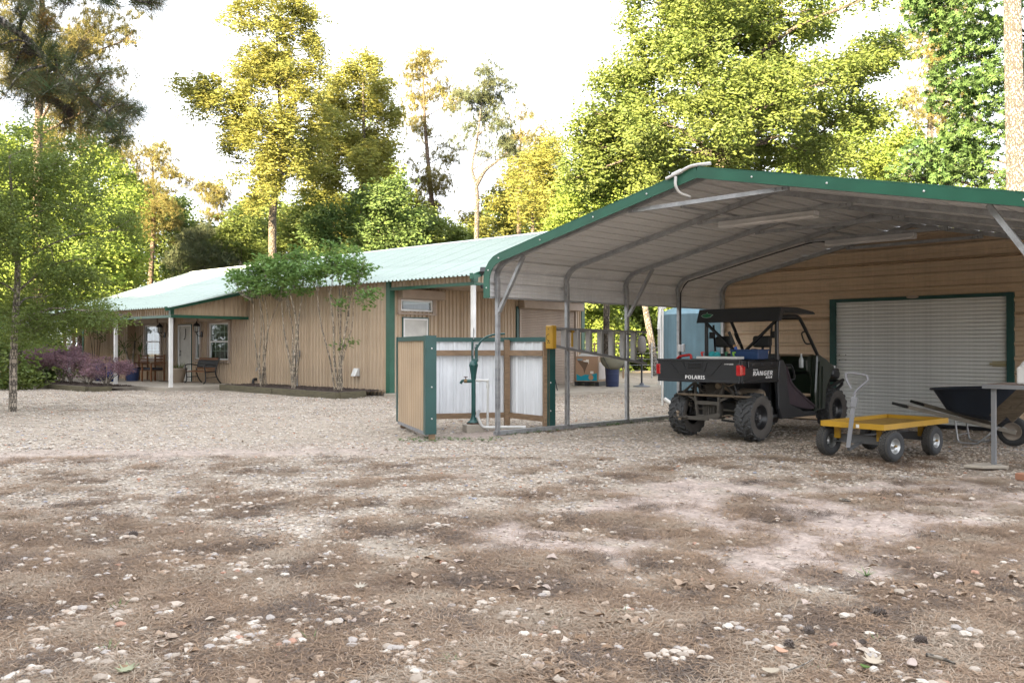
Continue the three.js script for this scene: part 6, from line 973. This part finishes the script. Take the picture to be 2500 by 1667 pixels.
myrtle(-3.05, 0.95, [[-0.75, 2.2, 0.03], [-0.35, 2.3, 0.024], [0.05, 2.4, 0.045], [0.3, 2.35, 0.03]], [[-0.9, 2.55, 0.34], [-1.2, 2.45, 0.28], [-0.4, 2.75, 0.42], [0.1, 2.9, 0.44], [0.6, 2.85, 0.42], [-0.1, 3.25, 0.36], [-0.7, 3.1, 0.36], [0.5, 2.5, 0.32], [-0.55, 2.25, 0.2], [-0.3, 1.85, 0.12], [0.4, 3.3, 0.25]], 'middle crape myrtle with two thick trunks in front of the long wall');
myrtle(-1.0, 1.0, [[-0.9, 2.4, 0.022], [-0.35, 2.3, 0.034], [0.1, 2.5, 0.028], [0.5, 2.55, 0.03], [0.75, 2.3, 0.016]], [[-0.9, 2.75, 0.4], [-0.4, 2.9, 0.44], [0.15, 2.95, 0.46], [0.7, 2.85, 0.4], [0.9, 2.65, 0.34], [1.2, 2.95, 0.2], [1.3, 2.15, 0.3], [1.1, 1.95, 0.2], [-0.3, 2.0, 0.2], [0.35, 2.05, 0.2], [0.1, 1.15, 0.2], [0.35, 1.25, 0.16], [0.0, 3.35, 0.26], [0.8, 3.2, 0.22]], 'rightmost crape myrtle with low leaf tufts near the green corner');
// beds with timber edging and bark mulch
const mulchM = M({ color: rgb(0.045, 0.034, 0.028), roughness: 1, bumpMap: fineB, bumpScale: 0.03, map: dirtT });
function bed(name, label, corners, h, timbers) {
  const t = thing(name, label, 'flower bed', V(0, 0, 0));
  const P = corners.map(([x, z]) => inHouse(x, 0, z)); const g = new THREE.ShapeGeometry(new THREE.Shape(P.map(p => new THREE.Vector2(p.x, -p.z)))).rotateX(-PI / 2).translate(0, h, 0);
  mesh('mulch', [g], mulchM, t);
  for (const [a, b] of timbers) { const p = inHouse(a[0], h * 0.5, a[1]), q = inHouse(b[0], h * 0.5, b[1]); mesh('timber', [bar(p, q, 0.1, h + 0.05)], mat.timber, t); }
  const chip = [], q = RNG(P.length * 91 + (h * 1000 | 0)); for (let i = 0; i < 1600; i++) { let u = q(), v = q(); const a = P[0].clone().lerp(P[1], u), b = P[3].clone().lerp(P[2], u), c = a.lerp(b, v); chip.push(bx(0.03 + 0.06 * q(), 0.01, 0.015, 0, 0, 0, q() * 0.8, q() * 6, q() * 0.8).translate(c.x, h + 0.008 + 0.012 * q(), c.z)); }
  mesh('bark_chips', chip, M({ color: rgb(0.075, 0.055, 0.045), roughness: 1 }), t).userData.kind = 'stuff';
  return t;
}
bed('myrtle_bed', 'dark mulch bed edged with timbers under the crape myrtles', [[-6.6, 0.05], [-0.15, 0.05], [0.1, 1.85], [-6.4, 1.3]], 0.13, [[[-6.45, 1.3], [-3.2, 1.575]], [[-3.15, 1.58], [0.1, 1.85]], [[0.12, 1.8], [-0.02, 0.85]]]);
bed('shrub_bed', 'mulch bed edged with weathered timbers in front of the left porch', [[-16.6, 3.1], [-8.4, 3.1], [-8.4, 4.45], [-16.6, 4.45]], 0.11, [[[-16.6, 4.5], [-13.9, 4.5]], [[-13.85, 4.5], [-11.2, 4.5]], [[-11.15, 4.5], [-8.5, 4.5]], [[-8.35, 4.5], [-8.2, 3.9]]]);
// purple shrubs
for (const [x, z, w, h, label] of [[-15.9, 3.8, 0.75, 1.15, 'purple leaved shrub at the far left end of the timber bed'], [-14.7, 3.7, 0.8, 1.25, 'purple leaved shrub second from the left in the timber bed'], [-13.5, 3.8, 0.75, 1.2, 'purple leaved shrub third from the left in the timber bed'], [-12.4, 3.7, 0.75, 1.3, 'tallest purple leaved shrub left of the second porch post'], [-11.4, 3.8, 0.6, 1.2, 'purple leaved shrub hiding the foot of the second porch post'], [-10.4, 3.6, 0.45, 0.9, 'thin purple leaved shrub by the blue pots'], [-8.9, 3.75, 0.75, 0.85, 'low spreading purple shrub nearest the first porch post'], [-9.9, 3.9, 0.5, 0.45, 'lowest purple shrub creeping over the timber edge']]) {
  const root = inHouse(x, 0.1, z), t = thing('purple_shrub', label, 'shrub', root, HOUSE.turn, 'purple shrubs in the porch bed'), q = RNG(x * -53 | 0), br = [], lobes = [];
  for (let i = 0; i < 13; i++) { const a = q() * 6.28, r = w * (0.4 + 0.6 * q()), y = h * (0.55 + 0.4 * q()); br.push(limb([[0, -0.02, 0], [cos(a) * r * 0.35, y * 0.5, sin(a) * r * 0.35], [cos(a) * r, y, sin(a) * r]], [0.014, 0.01, 0.004], 4)); lobes.push([V(cos(a) * r, y * 0.95, sin(a) * r), w * 0.3, h * 0.17, w * 0.3]); }
  mesh('stems', br, barkM.pale, t).userData.kind = 'stuff';
  crownOf({ position: V(0, 0, 0), add: o => t.add(o) }, lobes, { leaf: 'shrub', m: 'purple', dens: 150, size: 1.25, freq: 2, gap: -0.3, seed: (x * -91 | 0) });
}
// ---------------------------------------------------------------- porch furniture
{
  let t = thing('garden_bench', 'park bench with wooden slats and black cast iron arms under the porch window', 'bench', inHouse(-8.95, 0.1, 0.5), HOUSE.turn);
  const wd = M({ color: rgb(0.34, 0.155, 0.06), roughness: 0.6, map: woodT }), ir = mat.black;
  for (let k = 0; k < 4; k++) mesh('seat_slat', [rb(1.24, 0.025, 0.075, 0.006, 0, 0.42 - 0.008 * (3 - k), 0.24 - k * 0.095)], wd, t);
  mesh('back_rail', [rb(1.2, 0.08, 0.025, 0.006, 0, 0.82, -0.2)], wd, t); mesh('back_rail', [rb(1.2, 0.06, 0.025, 0.006, 0, 0.5, -0.12)], wd, t);
  mesh('back_lattice', [...[...Array(24)].flatMap((_, i) => { const x = -0.56 + i * 0.0487; return [rod([x - 0.03, 0.53, -0.13], [x + 0.03, 0.78, -0.19], 0.012), rod([x + 0.03, 0.53, -0.13], [x - 0.03, 0.78, -0.19], 0.012)]; })], ir, t);
  for (const s of [-1, 1]) mesh('iron_end', [tube([[s * 0.62, 0.0, 0.34], [s * 0.62, 0.1, 0.26], [s * 0.62, 0.38, 0.27], [s * 0.62, 0.6, 0.3], [s * 0.62, 0.63, 0.1], [s * 0.62, 0.6, -0.12]], 0.02, 6), tube([[s * 0.62, 0, -0.3], [s * 0.62, 0.15, -0.18], [s * 0.62, 0.42, -0.1], [s * 0.62, 0.86, -0.24]], 0.022, 6), rod([s * 0.62, 0.38, 0.28], [s * 0.62, 0.4, -0.1], 0.02), rod([s * 0.62, 0.2, 0.26], [s * 0.62, 0.22, -0.15], 0.012)], ir, t);
  t = thing('plant_pot', 'beige flower pot with grassy plant left of the bench', 'plant pot', inHouse(-10.15, 0.1, 0.75), 0);
  mesh('pot', [lathe([[0.001, 0], [0.16, 0], [0.27, 0.42], [0.29, 0.42], [0.29, 0.5], [0.25, 0.5], [0.23, 0.42], [0.001, 0.42]], 24)], M({ color: rgb(0.40, 0.32, 0.24), roughness: 0.8, map: dirtT }), t);
  { const q = RNG(31), P = []; for (let i = 0; i < 60; i++) { const a = q() * 6.28, l = 0.15 + 0.15 * q(), r = 0.15 * q(), w = 0.012; P.push(cos(a) * r - sin(a) * w, 0.43, sin(a) * r + cos(a) * w, cos(a) * r + sin(a) * w, 0.43, sin(a) * r - cos(a) * w, cos(a) * (r + l * 0.7), 0.43 + l, sin(a) * (r + l * 0.7)); } const g = new THREE.BufferGeometry(); g.setAttribute('position', new THREE.Float32BufferAttribute(P, 3)); g.computeVertexNormals(); mesh('plant', [g], LM.green, t); }
  t = thing('yucca_plant', 'tall spiky dark green plant in front of the left porch window', 'plant', inHouse(-12.6, 0.1, 1.2), 0);
  mesh('pot', [lathe([[0.001, 0], [0.2, 0], [0.26, 0.45], [0.23, 0.45], [0.001, 0.4]], 20)], M({ color: rgb(0.03, 0.05, 0.13), roughness: 0.3 }), t);
  { const q = RNG(77), P = []; mesh('stalk', [limb([[0, 0.35, 0], [0.03, 0.9, 0], [0.1, 1.45, 0]], [0.04, 0.035, 0.03], 6), limb([[0, 0.35, 0], [-0.15, 0.8, 0], [-0.28, 1.2, 0]], [0.04, 0.035, 0.03], 6)], barkM.pale, t);
    for (const [cx, cyy] of [[0.1, 1.4], [-0.28, 1.15], [0.3, 1.0], [-0.5, 0.85]]) for (let i = 0; i < 34; i++) { const a = q() * 6.28, up = q() * 1.4 - 0.3, l = 0.45 + 0.25 * q(), w = 0.018, d = V(cos(a) * cos(up), sin(up), sin(a) * cos(up)), s = V(-sin(a), 0, cos(a)).multiplyScalar(w), b = V(cx, cyy, 0), m = b.clone().addScaledVector(d, l * 0.6), e = b.clone().addScaledVector(d, l).add(V(0, -0.12, 0)); P.push(...b, ...m.clone().add(s), ...m.clone().sub(s), ...m.clone().add(s), ...e, ...m.clone().sub(s)); }
    const g = new THREE.BufferGeometry(); g.setAttribute('position', new THREE.Float32BufferAttribute(P, 3)); g.computeVertexNormals(); mesh('leaves', [g], LM.deep, t); }
  for (const [x, label] of [[-11.95, 'right wooden slatted chair on the porch behind the purple shrubs'], [-13.2, 'left wooden slatted chair with dark cushion behind the purple shrubs']]) {
    t = thing('wooden_chair', label, 'chair', inHouse(x, 0.1, 0.75), HOUSE.turn + 0.15, 'wooden porch chairs');
    for (const sx of [-0.26, 0.26]) { mesh('leg', [rb(0.05, 0.62, 0.05, 0.006, sx, 0.31, 0.26)], wd, t); mesh('leg', [rb(0.05, 0.95, 0.05, 0.006, sx, 0.475, -0.26)], wd, t); mesh('arm', [rb(0.07, 0.03, 0.62, 0.006, sx, 0.635, 0.0)], wd, t); }
    mesh('seat', [rb(0.5, 0.03, 0.5, 0.006, 0, 0.38, 0)], wd, t); mesh('cushion', [rb(0.48, 0.09, 0.48, 0.03, 0, 0.44, 0)], M({ color: rgb(0.02, 0.022, 0.03), roughness: 0.9 }), t);
    for (let k = 0; k < 4; k++) mesh('back_slat', [rb(0.46, 0.07, 0.02, 0.005, 0, 0.58 + k * 0.1, -0.26)], wd, t);
  }
  for (const [x, z, label] of [[-12.9, 1.75, 'blue glazed pot nearest the porch edge'], [-13.6, 1.9, 'blue glazed pot left of the other blue pot']]) { t = thing('blue_pot', label, 'plant pot', inHouse(x, 0.1, z), 0, 'blue pots on the porch'); mesh('body', [lathe([[0.001, 0], [0.17, 0], [0.21, 0.25], [0.2, 0.5], [0.17, 0.56], [0.19, 0.6], [0.17, 0.6], [0.001, 0.45]], 20)], M({ color: rgb(0.015, 0.04, 0.13), roughness: 0.25 }), t); mesh('rim', [new THREE.TorusGeometry(0.185, 0.02, 6, 20).rotateX(PI / 2).translate(0, 0.6, 0)], M({ color: rgb(0.015, 0.04, 0.13), roughness: 0.25 }), t); }
  t = thing('door_mat', 'brown mat lying before the front door', 'mat', inHouse(-11.05, 0.1, 0.5), HOUSE.turn); mesh('pile', [rb(0.9, 0.025, 0.5, 0.008, 0, 0.013, 0)], M({ color: rgb(0.12, 0.075, 0.05), roughness: 1 }), t); mesh('edge', [span(-0.46, 0.46, 0.001, 0.02, 0.251, 0.27)], mat.black, t);
  // bare young crape myrtle against the left wall
  t = thing('bare_sapling', 'thin bare stems of a sapling against the left porch wall', 'sapling', inHouse(-16.6, 0.1, 0.75), HOUSE.turn);
  for (const [a, b] of [[-0.5, 2.1], [-0.1, 2.2], [0.35, 2.1], [0.7, 1.9]]) mesh('stem', [limb([[a * 0.2, -0.02, 0], [a * 0.5, b * 0.5, 0.05], [a, b, 0.1]], [0.02, 0.015, 0.006], 5)], barkM.oak, t);
  crownOf({ position: V(0, 0, 0), add: o => t.add(o) }, [[V(-0.4, 2.1, 0.1), 0.35, 0.2, 0.2], [V(0.5, 1.8, 0.1), 0.4, 0.25, 0.2]], { leaf: 'myrtle', m: 'deep', dens: 60, size: 1.1, freq: 2, gap: -0.2, seed: 9 });
  // gate posts and parked boat beyond the left end of the house
  for (const [px, label] of [[157, 'left sunlit wooden post beyond the purple shrubs'], [179, 'right sunlit wooden post beyond the purple shrubs']]) { const z = 40, p = atDepth(px, 900, z); p.y = 0; t = thing('wooden_post', label, 'post', p, 0, 'wooden posts left of the house'); mesh('shaft', [rb(0.11, 2.1, 0.11, 0.01, 0, 1.05, 0)], mat.wood, t); mesh('cap', [rb(0.13, 0.03, 0.13, 0.008, 0, 2.115, 0)], mat.wood, t); }
  { const p = atDepth(196, 900, 44); p.y = 0; t = thing('covered_boat', 'white boat on a trailer far beyond the left end of the house', 'boat', p, 0.25); mesh('hull', [poly([[-1.2, 0.55], [-1.0, 1.0], [0.9, 1.05], [1.6, 1.2], [1.1, 0.6]], 1.1, 0.08)], mat.whitePaint, t); mesh('cover', [rb(1.6, 0.3, 1.0, 0.12, -0.1, 1.2, 0)], M({ color: rgb(0.02, 0.02, 0.025), roughness: 0.8 }), t); mesh('canopy', [rb(2.2, 0.06, 1.2, 0.02, 0, 1.75, 0), rod([-1, 1.1, 0.5], [-1, 1.75, 0.5], 0.02), rod([1, 1.1, 0.5], [1, 1.75, 0.5], 0.02)], mat.whitePaint, t); for (const x of [-0.4, 0.3]) mesh('trailer_wheel', [cyZ(0.3, 0.2, 18, x, 0.3, 0.6)], mat.rubber, t); mesh('trailer_frame', [bar([-1.4, 0.42, 0.5], [1.9, 0.42, 0.3], 0.06)], mat.galv, t); }
}
// ---------------------------------------------------------------- clutter on the slab at the right end of the house
{
  const at = (px, py, y = 0.06) => { const z = FOC * (EYE - y) / (py - HOR); const p = atDepth(px, py, z); p.y = y; return p; };
  let t = thing('pallet', 'black plastic pallet under the cardboard box', 'pallet', at(1443, 941), HOUSE.turn + 0.25);
  mesh('deck', [rb(0.85, 0.03, 0.8, 0.005, 0, 0.125, 0)], mat.black, t); for (const x of [-0.36, 0, 0.36]) mesh('runner', [rb(0.13, 0.11, 0.78, 0.005, x, 0.055, 0)], mat.black, t);
  const bp = at(1443, 941); bp.y = 0.2;
  t = thing('cardboard_box', 'large torn cardboard box with teal print standing on a black pallet', 'box', bp, HOUSE.turn + 0.25);
  const card = M({ color: rgb(0.40, 0.29, 0.20), roughness: 0.85, map: dirtT });
  { const c = document.createElement('canvas'); c.width = c.height = 256; const x = c.getContext('2d'); x.fillStyle = '#a98a70'; x.fillRect(0, 0, 256, 256); x.fillStyle = '#1e93a8'; x.beginPath(); x.moveTo(8, 250); x.lineTo(8, 180); x.lineTo(60, 205); x.lineTo(110, 185); x.lineTo(160, 190); x.lineTo(248, 170); x.lineTo(248, 250); x.fill(); x.fillStyle = '#b8926e'; x.beginPath(); x.arc(178, 215, 28, 0, 7); x.fill(); x.fillStyle = '#e6e0d6'; x.fillRect(170, 150, 38, 26); x.fillRect(120, 30, 34, 44); x.fillRect(90, 40, 30, 18); x.fillStyle = '#6f5a48'; x.beginPath(); x.moveTo(10, 30); x.lineTo(90, 130); x.lineTo(100, 180); x.lineTo(118, 130); x.lineTo(150, 60); x.lineTo(80, 50); x.fill(); x.fillStyle = '#7d9aa5'; x.fillRect(20, 24, 60, 16);
    const ct = new THREE.CanvasTexture(c); ct.colorSpace = THREE.SRGBColorSpace; ct.magFilter = THREE.LinearFilter; const front = new THREE.PlaneGeometry(0.76, 0.80).translate(0, 0.41, 0.382); mesh('printed_front', [front], M({ map: ct, roughness: 0.85 }), t, true); }
  mesh('body', [rb(0.78, 0.82, 0.76, 0.01, 0, 0.41, 0)], card, t);
  mesh('side_label', [rb(0.01, 0.55, 0.6, 0.003, 0.392, 0.35, 0)], M({ color: rgb(0.55, 0.5, 0.46), roughness: 0.7, map: dirtT }), t);
  mesh('flap', [bx(0.7, 0.015, 0.35, 0, 0.87, 0.1, 0.3), bx(0.5, 0.015, 0.3, 0.1, 0.86, -0.25, -0.4)], mat.whitePaint, t);
  t = thing('trash_can', 'dark blue plastic barrel next to the cardboard box', 'barrel', at(1495, 944), 0);
  mesh('body', [lathe([[0.001, 0], [0.2, 0], [0.23, 0.62], [0.25, 0.64], [0.25, 0.68], [0.22, 0.68], [0.21, 0.1], [0.001, 0.05]], 22)], M({ color: rgb(0.03, 0.045, 0.11), roughness: 0.4, map: dirtT }), t); mesh('ribs', [0.2, 0.42].map(y => new THREE.TorusGeometry(0.205 + y * 0.05, 0.008, 5, 22).rotateX(PI / 2).translate(0, y, 0)), M({ color: rgb(0.03, 0.045, 0.11), roughness: 0.4 }), t);
  const cp = at(1495, 944); cp.y = 0.72;
  t = thing('camp_chair', 'folded olive canvas camp chair lying on the dark blue barrel', 'chair', cp, 0.2);
  mesh('canvas_seat', [new THREE.SphereGeometry(0.46, 20, 10, 0, 2 * PI, PI * 0.46, PI * 0.54).scale(0.95, 0.8, 0.62).translate(0.0, 0.24, 0.14)], M({ color: rgb(0.21, 0.20, 0.145), roughness: 0.95, map: dirtT }), t);
  mesh('frame', [rod([-0.45, 0.32, 0.1], [0.5, 0.2, 0.15], 0.014), rod([0.15, 0.2, 0.3], [0.45, -0.1, 0.3], 0.012), rod([-0.4, 0.3, 0.3], [-0.2, -0.1, 0.35], 0.012), rod([0.2, -0.06, 0.36], [0.5, 0.16, 0.25], 0.012)], mat.black, t);
  t = thing('umbrella_stand', 'black parasol pole on a round base with grey folded cover', 'parasol', at(1567, 944), 0);
  mesh('base', [lathe([[0.001, 0], [0.27, 0], [0.27, 0.025], [0.08, 0.06], [0.06, 0.12], [0.001, 0.12]], 24)], M({ color: rgb(0.09, 0.10, 0.115), roughness: 0.5 }), t); mesh('pole', [cy(0.03, 0.03, 1.55, 10, 0, 0.83, 0)], mat.black, t); mesh('cover', [lathe([[0.001, 1.62], [0.1, 1.58], [0.15, 1.4], [0.14, 1.15], [0.07, 1.06], [0.001, 1.05]], 14)], M({ color: rgb(0.2, 0.185, 0.17), roughness: 0.9, map: dirtT }), t);
  t = thing('patio_chair', 'dark metal patio chair partly hidden by the green screen edge', 'chair', at(1338, 952), 0.3);
  mesh('side_frame', [tube([[0.2, 0, 0.25], [0.14, 0.35, 0.2], [0.1, 0.42, 0.2], [-0.25, 0.42, 0.2], [-0.3, 0.85, 0.2]], 0.016, 6), tube([[0.2, 0, -0.25], [0.14, 0.35, -0.2], [0.1, 0.42, -0.2], [-0.25, 0.42, -0.2], [-0.3, 0.85, -0.2]], 0.016, 6), rod([0.1, 0.42, -0.2], [0.1, 0.42, 0.2], 0.014), rod([-0.25, 0.4, -0.2], [-0.3, 0, -0.24], 0.016), rod([-0.25, 0.4, 0.2], [-0.3, 0, 0.24], 0.016)], mat.black, t); mesh('seat', [rb(0.42, 0.02, 0.42, 0.008, -0.08, 0.43, 0)], mat.black, t);
  // wire fence at the wood's edge
  const f0 = atDepth(1380, 860, 36), f1 = atDepth(1660, 860, 37); f0.y = f1.y = 0; t = thing('wire_fence', 'wire field fence on thin posts before the wood behind the house', 'fence');
  for (let k = 0; k < 5; k++) { const p = f0.clone().lerp(f1, k / 4); mesh('post', [rod(p, p.clone().add(V(0, 1.5, 0)), 0.035)], k === 3 ? mat.galv : mat.wood, t); }
  mesh('wire', [0.3, 0.55, 0.8, 1.05, 1.3].map(y => rod(f0.clone().add(V(0, y, 0)), f1.clone().add(V(0, y, 0)), 0.006, 0.006, 4)), mat.galv, t).userData.kind = 'stuff';
  mesh('top_rail', [rod(f0.clone().add(V(0, 1.46, 0)), f0.clone().lerp(f1, 0.5).add(V(0, 1.46, 0)), 0.03)], mat.wood, t);
  // blue water tank with white pipes beside the shed
  const tp = V(5.0, 0, -21.2); t = thing('water_tank', 'large pale blue water tank with cone top behind the utility vehicle', 'tank', tp, 0);
  const bl = tex(256, (u, v) => { const s = tile2(u, v, 24, 3, 3), w = tile(u, v, 5, 4), a = 0.86 + 0.1 * w + 0.1 * s, al = smooth(0.1, 0.7, tile2(u + 0.4, v, 14, 2, 3)) * smooth(0.05, 0.5, tile(u, v + 0.3, 3, 3)); return [a * (1 - 0.15 * al) + 0.12 * al, a, a * (1 - 0.4 * al)]; }, true, 3.2);
  mesh('wall', [new THREE.CylinderGeometry(1.32, 1.32, 2.1, 48, 1, true).translate(0, 1.05, 0)], M({ color: rgb(0.105, 0.185, 0.225), roughness: 0.5, map: bl }), t);
  mesh('cone_top', [lathe([[0.001, 2.62], [0.3, 2.56], [1.25, 2.2], [1.32, 2.1]], 48)], M({ color: rgb(0.13, 0.24, 0.29), roughness: 0.5, map: bl }), t);
  t = thing('downpipe', 'white rainwater pipe standing beside the blue tank', 'pipe', atDepth(1618, 900, 19.6).setY(0), 0);
  mesh('riser', [tube([[0, 0, 0], [0, 2.1, 0], [0.0, 2.2, 0]], 0.024, 8)], mat.pvc, t); mesh('elbow', [cyX(0.035, 0.16, 10, 0.0, 2.21, 0), rod([-0.05, 2.2, 0], [-0.1, 1.72, 0.05], 0.032)], mat.pvc, t);
  mesh('overflow', [tube([[0.02, 0.15, 0.1], [0.12, 0.08, 0.15], [0.2, 0.0, 0.2]], 0.045, 8)], mat.pvc, t);
}
scene.traverse(o => { if (o.isMesh) { o.castShadow = true; o.receiveShadow = true; } });
renderer.render(scene, camera);
